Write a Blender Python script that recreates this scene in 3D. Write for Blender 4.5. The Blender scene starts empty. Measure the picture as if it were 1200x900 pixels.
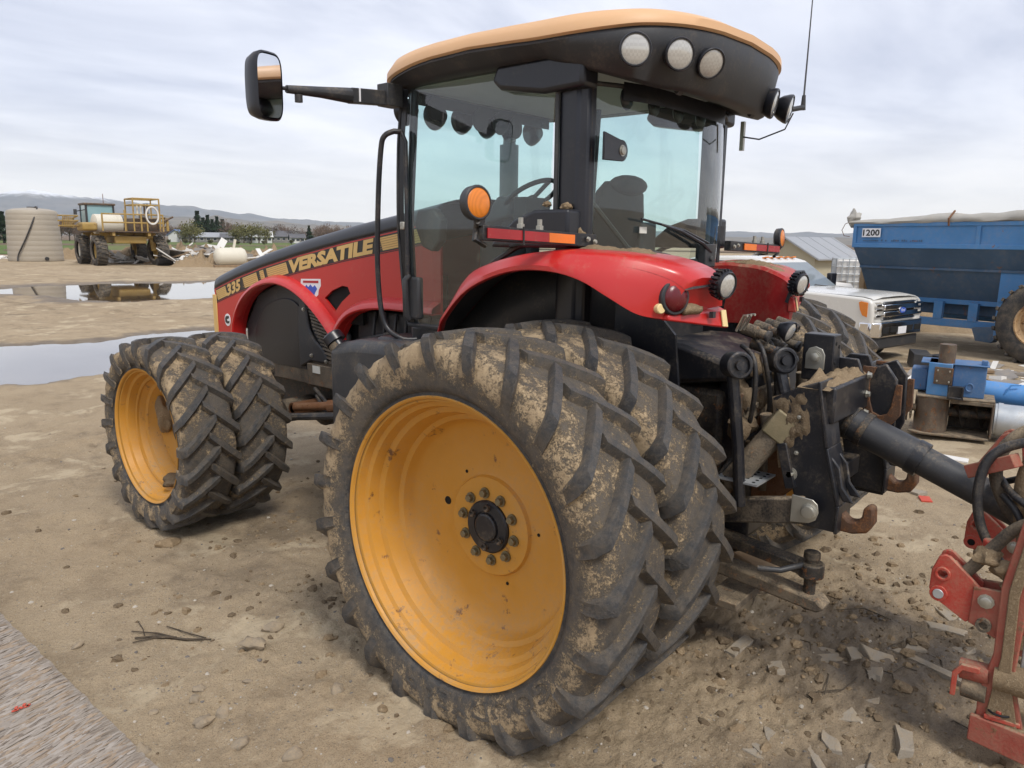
import bpy, bmesh, math, random
import numpy as np
from mathutils import Vector, Matrix, noise as mnoise
from mathutils.geometry import tessellate_polygon
S = bpy.context.scene
COL = S.collection
PI = math.pi
rad = math.radians
rnd = random.Random(7)

# ------------------------------------------------------------------ camera
YAW, PIT, ROLL = 0.866, 0.188, 0.0125
d = Vector((math.sin(YAW)*math.cos(PIT), math.cos(YAW)*math.cos(PIT), -math.sin(PIT)))
r = d.cross(Vector((0, 0, 1))).normalized(); u = r.cross(d)
r, u = math.cos(ROLL)*r + math.sin(ROLL)*u, -math.sin(ROLL)*r + math.cos(ROLL)*u
cd = bpy.data.cameras.new('camera'); cam = bpy.data.objects.new('camera', cd); COL.objects.link(cam)
cam.matrix_world = Matrix(((r.x, u.x, -d.x, -4.13), (r.y, u.y, -d.y, -2.28), (r.z, u.z, -d.z, 2.21), (0, 0, 0, 1)))
cd.sensor_fit = 'HORIZONTAL'; cd.sensor_width = 36; cd.lens = 36*887/1200
cd.clip_start = 0.05; cd.clip_end = 30000
S.camera = cam

# ------------------------------------------------------------------ sky, sun, exposure
SUN_EL, SUN_AZ = rad(52), rad(200)          # azimuth clockwise from +y
w = bpy.data.worlds.new('World'); S.world = w; w.use_nodes = True
nt = w.node_tree; N = nt.nodes; Lk = nt.links; N.clear()
out = N.new('ShaderNodeOutputWorld'); bg = N.new('ShaderNodeBackground'); bg.inputs[1].default_value = 0.1
sky = N.new('ShaderNodeTexSky'); sky.sky_type = 'NISHITA'; sky.sun_disc = False
sky.sun_elevation = SUN_EL; sky.sun_rotation = SUN_AZ
tc = N.new('ShaderNodeTexCoord'); sx = N.new('ShaderNodeSeparateXYZ'); Lk.new(tc.outputs['Generated'], sx.inputs[0])
def wmath(op, a, b=None, c=None):
    m = N.new('ShaderNodeMath'); m.operation = op
    for i, v in enumerate((a, b, c)):
        if v is None: continue
        if isinstance(v, (int, float)): m.inputs[i].default_value = v
        else: Lk.new(v, m.inputs[i])
    return m.outputs[0]
zc = wmath('ADD', wmath('MAXIMUM', sx.outputs[2], 0.0), 0.10)
cx = wmath('DIVIDE', sx.outputs[0], zc); cy = wmath('DIVIDE', sx.outputs[1], zc)
cmb = N.new('ShaderNodeCombineXYZ'); Lk.new(cx, cmb.inputs[0]); Lk.new(cy, cmb.inputs[1])
rot = N.new('ShaderNodeMapping'); rot.inputs['Rotation'].default_value = (0, 0, rad(52)); rot.inputs['Scale'].default_value = (0.7, 1.15, 1)
Lk.new(cmb.outputs[0], rot.inputs[0])
n1 = N.new('ShaderNodeTexNoise'); n1.inputs['Scale'].default_value = 0.85; n1.inputs['Detail'].default_value = 6; n1.inputs['Roughness'].default_value = 0.56; n1.inputs['Distortion'].default_value = 0.35
Lk.new(rot.outputs[0], n1.inputs['Vector'])
cr = N.new('ShaderNodeValToRGB'); e = cr.color_ramp.elements
e[0].position = 0.34; e[0].color = (3.25, 3.5, 4.35, 1); e[1].position = 0.64; e[1].color = (5.75, 5.85, 6.35, 1)
m = e.new(0.5); m.color = (4.65, 4.85, 5.55, 1)
Lk.new(n1.outputs['Fac'], cr.inputs[0])
hz = N.new('ShaderNodeMapRange'); hz.interpolation_type = 'SMOOTHSTEP'
hz.inputs['From Min'].default_value = -0.02; hz.inputs['From Max'].default_value = 0.17; hz.inputs['To Min'].default_value = 0.85; hz.inputs['To Max'].default_value = 0
Lk.new(sx.outputs[2], hz.inputs[0])
mh = N.new('ShaderNodeMix'); mh.data_type = 'RGBA'; mh.inputs['B'].default_value = (6.4, 6.1, 5.6, 1)
Lk.new(hz.outputs[0], mh.inputs['Factor']); Lk.new(cr.outputs[0], mh.inputs['A'])
ms = N.new('ShaderNodeMix'); ms.data_type = 'RGBA'; ms.inputs['Factor'].default_value = 0.93
Lk.new(sky.outputs[0], ms.inputs['A']); Lk.new(mh.outputs['Result'], ms.inputs['B'])
Lk.new(ms.outputs['Result'], bg.inputs[0]); Lk.new(bg.outputs[0], out.inputs[0])
sl = bpy.data.lights.new('sun', 'SUN'); sl.energy = 1.5; sl.angle = rad(15); sl.color = (1, 0.955, 0.89)
so = bpy.data.objects.new('sun', sl); COL.objects.link(so)
sdir = Vector((math.sin(SUN_AZ)*math.cos(SUN_EL), math.cos(SUN_AZ)*math.cos(SUN_EL), math.sin(SUN_EL)))
so.rotation_euler = sdir.to_track_quat('Z', 'Y').to_euler(); so.location = (0, 0, 30)
S.cycles.volume_bounces = 2
S.view_settings.view_transform = 'Standard'; S.view_settings.look = 'None'
S.view_settings.exposure = 0.88; S.view_settings.gamma = 1.0

# ------------------------------------------------------------------ numpy noise
def _hash(i, j, s):
    h = (i.astype(np.int64)*374761393 + j.astype(np.int64)*668265263 + s*982451653) & 0xffffffff
    h = ((h ^ (h >> 13))*1274126177) & 0xffffffff
    return ((h ^ (h >> 16)) & 0xffff)/65535.0
def vnoise(x, y, s=0):
    xi = np.floor(x); yi = np.floor(y); fx = x-xi; fy = y-yi
    fx = fx*fx*(3-2*fx); fy = fy*fy*(3-2*fy)
    a = _hash(xi, yi, s); b = _hash(xi+1, yi, s); c = _hash(xi, yi+1, s); dd = _hash(xi+1, yi+1, s)
    return (a*(1-fx)+b*fx)*(1-fy)+(c*(1-fx)+dd*fx)*fy - 0.5
def fbm(x, y, s=0, o=4, g=0.5):
    t = 0; a = 1
    for k in range(o):
        t = t + a*vnoise(x*2**k+k*17.3, y*2**k-k*9.1, s+k); a *= g
    return t

# ------------------------------------------------------------------ materials
class NT:
    """small helper for writing node trees"""
    def __init__(s, m):
        m.use_nodes = True; s.t = m.node_tree; s.t.nodes.clear()
        s.out = s.n('ShaderNodeOutputMaterial'); s.p = s.n('ShaderNodeBsdfPrincipled')
        s.t.links.new(s.p.outputs[0], s.out.inputs[0])
        s.tc = s.n('ShaderNodeTexCoord'); s.ob = s.tc.outputs['Object']
    def n(s, ty): return s.t.nodes.new(ty)
    def l(s, a, b): s.t.links.new(a, b)
    def set(s, sock, v):
        if hasattr(v, 'is_output'): s.l(v, sock)
        elif isinstance(v, (tuple, list)) and len(v) == 3 and sock.type == 'RGBA': sock.default_value = (*v, 1)
        else: sock.default_value = v
    def noise(s, scale, det=4, rough=.55, dist=0, vec=None, out='Fac'):
        k = s.n('ShaderNodeTexNoise'); k.inputs['Scale'].default_value = scale; k.inputs['Detail'].default_value = det
        k.inputs['Roughness'].default_value = rough; k.inputs['Distortion'].default_value = dist
        s.l(vec or s.ob, k.inputs['Vector']); return k.outputs[out]
    def voro(s, scale, feat='F1', out='Distance', vec=None, rnd=1):
        k = s.n('ShaderNodeTexVoronoi'); k.feature = feat; k.inputs['Scale'].default_value = scale
        k.inputs['Randomness'].default_value = rnd
        s.l(vec or s.ob, k.inputs['Vector']); return k.outputs[out]
    def map(s, scale=(1, 1, 1), rot=(0, 0, 0), vec=None):
        k = s.n('ShaderNodeMapping'); k.inputs['Scale'].default_value = scale; k.inputs['Rotation'].default_value = rot
        s.l(vec or s.ob, k.inputs[0]); return k.outputs[0]
    def math(s, op, a, b=None, c=None, clamp=False):
        k = s.n('ShaderNodeMath'); k.operation = op; k.use_clamp = clamp
        for i, v in enumerate((a, b, c)):
            if v is not None: s.set(k.inputs[i], v)
        return k.outputs[0]
    def step(s, v, lo, hi, a=0, b=1):
        k = s.n('ShaderNodeMapRange'); k.interpolation_type = 'SMOOTHSTEP'
        for nm, x in (('Value', v), ('From Min', lo), ('From Max', hi), ('To Min', a), ('To Max', b)): s.set(k.inputs[nm], x)
        return k.outputs[0]
    def mix(s, f, a, b):
        k = s.n('ShaderNodeMix'); k.data_type = 'RGBA'
        s.set(k.inputs['Factor'], f); s.set(k.inputs['A'], a); s.set(k.inputs['B'], b); return k.outputs['Result']
    def ramp(s, v, stops):
        k = s.n('ShaderNodeValToRGB'); e = k.color_ramp.elements
        while len(e) < len(stops): e.new(0.5)
        for i, (p, c) in enumerate(stops): e[i].position = p; e[i].color = (*c, 1)
        s.l(v, k.inputs[0]); return k.outputs[0]
    def up(s):
        g = s.n('ShaderNodeNewGeometry'); x = s.n('ShaderNodeSeparateXYZ'); s.l(g.outputs['Normal'], x.inputs[0]); return x.outputs[2]
    def attr(s, nm):
        a = s.n('ShaderNodeAttribute'); a.attribute_name = nm; return a.outputs['Fac']
    def bump(s, h, st=.4, dist=.02):
        b = s.n('ShaderNodeBump'); b.inputs['Strength'].default_value = st; b.inputs['Distance'].default_value = dist
        s.l(h, b.inputs['Height']); s.l(b.outputs[0], s.p.inputs['Normal'])
    def fin(s, col, rough, metal=0, spec=.5, **kw):
        s.set(s.p.inputs['Base Color'], col); s.set(s.p.inputs['Roughness'], rough); s.set(s.p.inputs['Metallic'], metal)
        s.set(s.p.inputs['Specular IOR Level'], spec)
        for k, v in kw.items(): s.set(s.p.inputs[k.replace('_', ' ')], v)

M = {}
DUST = (.33, .255, .165)
def paint(name, col, rough=.4, metal=0, dust=.3, scale=6, var=.12, bump=0, coat=0, rust=0, dustcol=DUST, spec=.5):
    """painted or plastic surface with uneven colour, settled dust, scratches, rust"""
    m = bpy.data.materials.new(name); t = NT(m)
    nz = t.noise(scale, 5); fine = t.noise(scale*9, 3, .7)
    c = t.mix(nz, tuple(x*(1-var) for x in col), tuple(min(1, x*(1+var)) for x in col))
    if rust > 0:
        rm = t.step(t.math('ADD', t.noise(scale*1.7, 6, .68), t.math('MULTIPLY', fine, .25)), .78-.28*rust, .86-.2*rust)
        c = t.mix(rm, c, t.ramp(fine, [(.3, (.07, .028, .012)), (.7, (.22, .09, .03))]))
    upm = t.step(t.up(), -.2, 1, .35, 1)
    dm = t.math('MULTIPLY', t.step(t.math('ADD', t.math('MULTIPLY', nz, .6), t.math('MULTIPLY', fine, .5)), .62-.3*dust, .95-.25*dust), upm)
    dm = t.math('MULTIPLY', dm, min(1, .35+dust), clamp=True)
    c = t.mix(dm, c, dustcol)
    rr = t.math('ADD', t.math('MULTIPLY', dm, .5), t.math('ADD', rough-.06, t.math('MULTIPLY', nz, .14)), clamp=True)
    t.fin(c, rr, metal, spec)
    if coat: t.p.inputs['Coat Weight'].default_value = coat; t.p.inputs['Coat Roughness'].default_value = .12
    if bump: t.bump(t.math('ADD', fine, t.math('MULTIPLY', dm, .6)), bump, .004)
    M[name] = m; return m

paint('red', (.50, .018, .016), .34, dust=.22, coat=.25, scale=3, var=.07)
paint('red_dusty', (.40, .018, .018), .42, dust=.6, scale=5, var=.12)
paint('implement_red', (.46, .035, .022), .5, dust=.85, scale=9, var=.16, bump=.25, rust=.25)
paint('black_paint', (.011, .012, .016), .38, dust=.34, scale=7, var=.3, bump=.12)
paint('black_clean', (.012, .013, .018), .33, dust=.1, scale=5, var=.25)
paint('black_plastic', (.03, .031, .034), .5, dust=.3, scale=7, var=.2, bump=.1)
paint('dark_metal', (.035, .032, .03), .55, metal=.3, dust=.6, scale=10, var=.4, bump=.5, rust=.35)
paint('muddy_metal', (.07, .058, .045), .7, dust=.95, scale=11, var=.4, bump=.9, rust=.4)
paint('rusty', (.16, .075, .035), .75, metal=.1, dust=.3, scale=14, var=.4, bump=.6, rust=.8)
paint('zinc', (.44, .43, .38), .38, metal=.75, dust=.3, scale=16, var=.2, bump=.15)
paint('galvanised', (.5, .53, .55), .42, metal=.6, dust=.35, scale=7, var=.3, bump=.2)
paint('wheel_yellow', (.55, .262, .034), .48, dust=.52, scale=5, var=.14, rust=.2, bump=.1)
paint('wheel_yellow_dirty', (.53, .25, .032), .5, dust=.55, scale=5, var=.14, rust=.16, bump=.1)
paint('tan_roof', (.66, .40, .21), .5, dust=.12, scale=3, var=.06, dustcol=(.6, .45, .3))
paint('gold', (.66, .43, .15), .42, dust=.06, scale=30, var=.05)
paint('gold_line', (.36, .2, .06), .42, dust=.06, scale=30, var=.05)
paint('stripe_black', (.012, .012, .014), .35, dust=.08)
paint('stripe_red', (.4, .014, .02), .35, dust=.08)
paint('white_print', (.75, .75, .76), .4, dust=.08)
paint('blue_print', (.03, .09, .45), .4, dust=.05)
paint('louvre_black', (.04, .04, .04), .5, dust=.95, scale=12)
paint('label_white', (.68, .67, .6), .5, dust=.25)
paint('label_yellow', (.78, .6, .3), .5, dust=.15)
paint('grey_plastic', (.1, .105, .11), .55, dust=.15)
paint('liner_grey', (.55, .56, .56), .7, dust=.1)
paint('seat_fabric', (.035, .037, .04), .85, dust=.2, bump=.2)
paint('hose_rubber', (.018, .018, .02), .5, dust=.4, scale=12, bump=.2)
paint('hose_muddy', (.05, .042, .034), .7, dust=.9, scale=12, bump=.6)
paint('truck_white', (.62, .6, .55), .25, dust=.14, coat=.6, scale=2, var=.03)
paint('truck_trim', (.3, .28, .25), .4, dust=.3)
paint('chrome', (.72, .72, .72), .12, metal=1, dust=.1, var=.04)
paint('cart_blue', (.06, .20, .42), .58, dust=.45, scale=1.3, var=.3, rust=.05, bump=.1)
paint('cart_blue_dark', (.05, .10, .17), .6, dust=.42, scale=1.1, var=.4, rust=.1, bump=.1)
paint('implement_dusty', (.34, .06, .04), .6, dust=1.0, scale=9, var=.25, bump=.4, rust=.25, dustcol=(.27, .2, .13))
paint('auger_blue', (.05, .135, .29), .5, dust=.4, scale=5, var=.25, rust=.12, bump=.15)
paint('pipe_blue', (.075, .24, .52), .45, dust=.2, scale=3, var=.1)
paint('brown_steel', (.1, .075, .055), .62, metal=.2, dust=.5, scale=7, var=.5, rust=.5, bump=.3)
paint('tarp', (.37, .355, .32), .85, dust=.3, scale=4, var=.2, bump=.4)
paint('sprayer_yellow', (.36, .235, .06), .65, dust=.65, scale=1.5, var=.3, rust=.25)
paint('tank_poly', (.36, .315, .25), .6, dust=.2, scale=.6, var=.15)
paint('poly_white', (.62, .58, .48), .6, dust=.3, scale=1, var=.1)
paint('debris_white', (.66, .64, .6), .7, dust=.3, scale=2, var=.15)
paint('debris_grey', (.24, .22, .2), .8, dust=.4, scale=2, var=.3)
paint('debris_wood', (.25, .17, .1), .85, dust=.5, scale=3, var=.35)
paint('metal_roof', (.35, .36, .37), .45, metal=.35, dust=.2, scale=.5, var=.15)
paint('wall_cream', (.42, .38, .27), .8, dust=.3, scale=.8, var=.15)
paint('wall_white', (.6, .6, .58), .7, dust=.2, scale=.6, var=.1)
paint('wall_grey', (.2, .19, .18), .8, dust=.3, scale=.6, var=.2)
paint('roof_dark', (.1, .1, .11), .8, dust=.2, scale=.6, var=.2)
paint('roof_blue', (.12, .2, .4), .7, dust=.2, scale=.6, var=.2)
paint('window_dark', (.03, .035, .045), .15, dust=.05)
paint('bark', (.1, .075, .05), .9, dust=.1, scale=3, var=.3, bump=.5)
paint('rubber_plain', (.03, .03, .031), .75, dust=.65, scale=8, var=.3, bump=.5)
paint('shard', (.30, .265, .215), .8, dust=.8, scale=13, var=.35, bump=.8)
paint('stone', (.25, .205, .15), .85, dust=.85, scale=14, var=.4, bump=.6)
paint('stick_bark', (.06, .045, .03), .9, dust=.35, scale=30, bump=.5)
paint('plastic_red', (.5, .06, .03), .6, dust=.3)

def simple(name, col, rough=.4, metal=0, **kw):
    m = bpy.data.materials.new(name); t = NT(m); nz = t.noise(12, 3)
    t.fin(t.mix(nz, tuple(x*.93 for x in col), tuple(min(1, x*1.06) for x in col)), rough, metal, **kw); M[name] = m; return m
simple('mirror', (.85, .86, .88), .03, 1)
simple('hole_black', (.004, .004, .004), .9)  # near-black that puts the dark inside holes and recesses into the colour
def reflector(name, col, em=0):
    m = bpy.data.materials.new(name); t = NT(m)
    v = t.voro(260, rnd=0); c = t.mix(t.step(v, .1, .6), tuple(min(1, x*1.15) for x in col), tuple(x*.8 for x in col))
    c = t.mix(t.step(t.noise(22, 5, .7), .58, .75, 0, .35), c, DUST)
    t.fin(c, .25, 0, .6); t.bump(v, .2, .002); M[name] = m
reflector('reflect_orange', (.85, .2, .015)); reflector('reflect_red', (.38, .014, .02)); reflector('lens_red', (.12, .003, .008)); reflector('lens_amber', (.75, .22, .02))
def lens():
    m = bpy.data.materials.new('lens_clear'); t = NT(m)
    g = t.map((70, 70, 70)); k = t.n('ShaderNodeTexChecker'); k.inputs['Scale'].default_value = 1; t.l(g, k.inputs[0])
    c = t.mix(k.outputs[1], (.47, .46, .43), (.53, .52, .485))
    t.fin(c, .12, .25, .7); t.p.inputs['Coat Weight'].default_value = .8; M['lens_clear'] = m
lens()
def glass(name, tint, dirt=.06, refl=1.0, teal=None):
    m = bpy.data.materials.new(name); t = NT(m); t.t.nodes.remove(t.p)
    tr = t.n('ShaderNodeBsdfTransparent'); tr.inputs[0].default_value = (*tint, 1)
    gl = t.n('ShaderNodeBsdfGlossy'); gl.inputs[0].default_value = (refl, refl, refl, 1); gl.inputs['Roughness'].default_value = .02
    ge = t.n('ShaderNodeNewGeometry'); dp = t.n('ShaderNodeVectorMath'); dp.operation = 'DOT_PRODUCT'; t.l(ge.outputs['Incoming'], dp.inputs[0]); t.l(ge.outputs['Normal'], dp.inputs[1])
    gr = t.math('POWER', t.math('SUBTRACT', 1, t.math('ABSOLUTE', dp.outputs['Value']), clamp=True), 4.0); frv = t.math('ADD', .07, t.math('MULTIPLY', gr, .93))
    mx = t.n('ShaderNodeMixShader'); t.l(frv, mx.inputs[0]); t.l(tr.outputs[0], mx.inputs[1]); t.l(gl.outputs[0], mx.inputs[2])
    df = t.n('ShaderNodeBsdfDiffuse'); df.inputs[0].default_value = (.40, .42, .42, 1)
    m2 = t.n('ShaderNodeMixShader')
    sp = t.step(t.noise(38, 5, .75), .64, .8, 0, .35); f = t.math('ADD', t.math('MULTIPLY', t.noise(1, 5, .65, .4, t.map((2.2, 2.2, .7))), dirt), t.math('MULTIPLY', sp, dirt*3), clamp=True)
    t.l(f, m2.inputs[0]); t.l(mx.outputs[0], m2.inputs[1]); t.l(df.outputs[0], m2.inputs[2]); t.l(m2.outputs[0], t.out.inputs[0])
    M[name] = m
simple('pane_teal', (.25, .4, .42), .12)
glass('cab_glass', (.78, .93, .91), .085)
simple('windscreen_sky_grey', (.2, .23, .25), .06); paint('hook_rust', (.09, .045, .024), .75, metal=.1, dust=.3, scale=14, var=.4, bump=.6, rust=.7); glass('car_glass', (.35, .42, .42), .06)  # windscreen colour lightened, sky reflection put into its base grey

def tyre_mat():
    m = bpy.data.materials.new('tyre_rubber'); t = NT(m)
    mud = t.attr('mud')
    big = t.noise(7, 6, .62); med = t.noise(24, 6, .7); fib = t.noise(90, 5, .75, 1.2)
    base = t.mix(t.noise(13, 5, .65), (.022, .023, .025), (.06, .062, .066))
    base = t.mix(t.step(fib, .48, .72, 0, .5), base, (.15, .145, .135))
    mask = t.step(t.math('ADD', t.math('ADD', mud, t.math('MULTIPLY', t.math('SUBTRACT', big, .5), 1.1)), t.math('ADD', t.math('MULTIPLY', t.math('SUBTRACT', med, .5), 1.1), t.math('MULTIPLY', t.math('SUBTRACT', fib, .5), 1.5))), .40, .66)
    mc = t.mix(t.noise(9, 5, .6), (.26, .19, .115), (.50, .375, .23))
    mc = t.mix(t.step(fib, .48, .66, 0, .75), mc, (.46, .35, .215))
    mc = t.mix(t.step(t.noise(38, 5, .75), .54, .66, 0, .7), mc, (.085, .062, .04))
    film = t.math('MULTIPLY', t.step(t.math('ADD', med, t.math('MULTIPLY', mud, .6)), .38, .85), .6)
    base = t.mix(film, base, (.17, .135, .095))
    t.fin(t.mix(mask, base, mc), t.math('ADD', .55, t.math('MULTIPLY', mask, .35)), 0, .35)
    t.bump(t.math('ADD', t.math('MULTIPLY', mask, .7), t.math('ADD', t.math('MULTIPLY', fib, .9), t.math('MULTIPLY', med, .5))), .75, .010)
    M['tyre_rubber'] = m
tyre_mat()
def mudmat(name, a, b, c):
    m = bpy.data.materials.new(name); t = NT(m)
    fib = t.noise(70, 5, .75, 1.0); n = t.noise(12, 5, .6)
    col = t.mix(n, a, b); col = t.mix(t.step(fib, .5, .7, 0, .8), col, c)
    t.fin(col, .95, 0, .15); t.bump(t.math('ADD', fib, n), .8, .012); M[name] = m
mudmat('mud', (.17, .125, .078), (.33, .24, .145), (.42, .33, .21)); mudmat('mud_dark', (.1, .073, .046), (.21, .155, .1), (.28, .22, .14))

# ------------------------------------------------------------------ mesh builder
class MB:
    def __init__(s): s.v = []; s.f = []; s.m = []
    def add(s, v, f, mi=0):
        o = len(s.v); s.v += [tuple(p) for p in v]; s.f += [tuple(i+o for i in q) for q in f]; s.m += [mi]*len(f); return s
    def box(s, c, sz, R=None, mi=0):
        h = [x/2 for x in sz]; vs = []
        for sxx in (-1, 1):
            for sy in (-1, 1):
                for sz_ in (-1, 1):
                    p = Vector((sxx*h[0], sy*h[1], sz_*h[2])); p = R @ p if R else p; vs.append(p+Vector(c))
        return s.add(vs, [(0, 1, 3, 2), (4, 6, 7, 5), (0, 4, 5, 1), (2, 3, 7, 6), (0, 2, 6, 4), (1, 5, 7, 3)], mi)
    def span(s, a, b, mi=0):
        return s.box([(x+y)/2 for x, y in zip(a, b)], [abs(y-x) for x, y in zip(a, b)], None, mi)
    def beam(s, p0, p1, w, h, up=(0, 0, 1), mi=0):
        p0 = Vector(p0); p1 = Vector(p1); z = p1-p0; L = z.length; z.normalize(); x = Vector(up).cross(z)
        if x.length < 1e-4: x = Vector((1, 0, 0))
        x.normalize(); y = z.cross(x); R = Matrix((x, y, z)).transposed()
        return s.box((p0+p1)/2, (w, h, L), R, mi)
    def tube(s, pts, r, n=8, cap=True, mi=0):
        P = [Vector(p) for p in pts]; k = len(P); rr = r if isinstance(r, (list, tuple)) else [r]*k
        T = [(P[min(i+1, k-1)]-P[max(i-1, 0)]).normalized() for i in range(k)]
        a = T[0].orthogonal().normalized(); vs = []; fs = []
        for i in range(k):
            a = (a-T[i]*a.dot(T[i]));
            if a.length < 1e-6: a = T[i].orthogonal()
            a.normalize(); b = T[i].cross(a)
            for j in range(n):
                q = 2*PI*j/n; vs.append(P[i]+(a*math.cos(q)+b*math.sin(q))*rr[i])
        for i in range(k-1):
            for j in range(n): fs.append((i*n+j, i*n+(j+1) % n, (i+1)*n+(j+1) % n, (i+1)*n+j))
        if cap: fs += [tuple(range(n-1, -1, -1)), tuple(range((k-1)*n, k*n))]
        return s.add(vs, fs, mi)
    def cyl(s, p0, p1, r, n=16, r1=None, mi=0): return s.tube([p0, p1], [r, r if r1 is None else r1], n, True, mi)
    def lathe(s, prof, o, ax, n=32, cap=False, mi=0, a0=0):
        """prof: (distance along ax, radius)"""
        ax = Vector(ax).normalized(); o = Vector(o); a = ax.orthogonal().normalized(); b = ax.cross(a); vs = []; fs = []; k = len(prof)
        for t, q in prof:
            for j in range(n):
                g = a0+2*PI*j/n; vs.append(o+ax*t+(a*math.cos(g)+b*math.sin(g))*q)
        for i in range(k-1):
            for j in range(n): fs.append((i*n+j, i*n+(j+1) % n, (i+1)*n+(j+1) % n, (i+1)*n+j))
        if cap: fs += [tuple(range(n-1, -1, -1)), tuple(range((k-1)*n, k*n))]
        return s.add(vs, fs, mi)
    def prism(s, poly, lo, hi, f3, holes=(), mi=0):
        """poly in 2D with optional holes, f3(a, b, t) -> 3D, extruded from t=lo to t=hi"""
        loops = [list(poly)]+[list(h) for h in holes]; flat = [p for L in loops for p in L]; n = len(flat)
        tris = tessellate_polygon([[Vector((p[0], p[1], 0)) for p in L] for L in loops])
        vs = [f3(p[0], p[1], lo) for p in flat]+[f3(p[0], p[1], hi) for p in flat]; fs = []
        if not holes:
            fs = [tuple(range(n)), tuple(range(2*n-1, n-1, -1))]
        else:
            for t in tris: fs += [tuple(t), tuple(i+n for i in reversed(t))]
        o = 0
        for L in loops:
            k = len(L)
            for i in range(k): a = o+i; b = o+(i+1) % k; fs.append((a, b, b+n, a+n))
            o += k
        return s.add(vs, fs, mi)
    def px(s, poly, x0, x1, holes=(), mi=0): return s.prism(poly, x0, x1, lambda a, b, t: (t, a, b), holes, mi)   # poly (y,z)
    def py(s, poly, y0, y1, holes=(), mi=0): return s.prism(poly, y0, y1, lambda a, b, t: (a, t, b), holes, mi)   # poly (x,z)
    def pz(s, poly, z0, z1, holes=(), mi=0): return s.prism(poly, z0, z1, lambda a, b, t: (a, b, t), holes, mi)   # poly (x,y)
    def grid(s, rows, closeu=False, closev=False, mi=0):
        k = len(rows); n = len(rows[0]); vs = [p for R in rows for p in R]; fs = []
        for i in range(k if closev else k-1):
            for j in range(n if closeu else n-1):
                i2 = (i+1) % k; j2 = (j+1) % n; fs.append((i*n+j, i*n+j2, i2*n+j2, i2*n+j))
        return s.add(vs, fs, mi)
    def sphere(s, c, r, n=10, k=7, mi=0, sc=(1, 1, 1), jit=0, seed=0):
        vs = []; fs = []; c = Vector(c)
        for i in range(k+1):
            th = PI*i/k
            for j in range(n):
                ph = 2*PI*j/n; p = Vector((math.sin(th)*math.cos(ph)*sc[0], math.sin(th)*math.sin(ph)*sc[1], math.cos(th)*sc[2]))*r
                if jit: p *= 1+jit*mnoise.noise(p*(1.7/r)+Vector((seed*3.1, seed*1.7, seed)))
                vs.append(c+p)
        for i in range(k):
            for j in range(n): fs.append((i*n+j, (i+1)*n+j, (i+1)*n+(j+1) % n, i*n+(j+1) % n))
        return s.add(vs, fs, mi)
    def mesh(s, name, mats, smooth=30, fix=True):
        me = bpy.data.meshes.new(name); me.from_pydata(s.v, [], s.f)
        mats = mats if isinstance(mats, (list, tuple)) else [mats]
        for q in mats: me.materials.append(M[q] if isinstance(q, str) else q)
        if len(mats) > 1: me.polygons.foreach_set('material_index', s.m)
        if fix:
            bm = bmesh.new(); bm.from_mesh(me); bmesh.ops.remove_doubles(bm, verts=bm.verts, dist=1e-5); bmesh.ops.recalc_face_normals(bm, faces=bm.faces); bm.to_mesh(me); bm.free()
        if smooth:
            me.polygons.foreach_set('use_smooth', [True]*len(me.polygons)); me.set_sharp_from_angle(angle=rad(smooth))
        me.update(); return me
    def build(s, name, mats, parent=None, smooth=30, bevel=0, thick=0, seg=2, fix=True, off=-1):
        o = bpy.data.objects.new(name, s.mesh(name, mats, smooth, fix)); COL.objects.link(o)
        if parent: o.parent = parent
        if thick: q = o.modifiers.new('solid', 'SOLIDIFY'); q.thickness = thick; q.offset = off
        if bevel: q = o.modifiers.new('bevel', 'BEVEL'); q.width = bevel; q.segments = seg; q.limit_method = 'ANGLE'; q.angle_limit = rad(35); q.harden_normals = False
        return o
def thing(name, label, cat, loc=(0, 0, 0), rz=0, group=None):
    o = bpy.data.objects.new(name, None); COL.objects.link(o); o.location = loc; o.rotation_euler = (0, 0, rz)
    o.empty_display_size = .2; return tag(o, label, cat, group)
def tag(o, label=None, cat=None, group=None, kind=None):
    if label: o['label'] = label
    if cat: o['category'] = cat
    if group: o['group'] = group
    if kind: o['kind'] = kind
    return o
def dup(root, loc=None, rz=None, label=None):
    def cp(o, par):
        c = o.copy(); COL.objects.link(c)
        if par: c.parent = par
        for ch in o.children: cp(ch, c)
        return c
    c = cp(root, None)
    if loc is not None: c.location = loc
    if rz is not None: c.rotation_euler = (0, 0, rz)
    if label: c['label'] = label
    return c
def hexbolt(mb, p, ax, r, h, n=6, mi=0):
    p = Vector(p); ax = Vector(ax).normalized(); return mb.lathe([(0, 0), (0, r*1.35), (h*.25, r*1.35), (h*.25, r), (h*.9, r), (h, r*.8), (h, 0)], p, ax, n, mi=mi)
def arc(c, r, a0, a1, n): return [(c[0]+r*math.cos(a0+(a1-a0)*i/n), c[1]+r*math.sin(a0+(a1-a0)*i/n)) for i in range(n+1)]
def cat(pts, n=6):
    """Catmull-Rom through 2D or 3D points"""
    P = [Vector(p) for p in pts]; o = []
    for i in range(len(P)-1):
        a = P[max(i-1, 0)]; b = P[i]; c = P[i+1]; e = P[min(i+2, len(P)-1)]
        for k in range(n):
            t = k/n; o.append(.5*((2*b)+(c-a)*t+(2*a-5*b+4*c-e)*t*t+(3*b-a-3*c+e)*t**3))
    return o+[P[-1]]
def interp(x, xs, ys): return float(np.interp(x, xs, ys))
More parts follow.
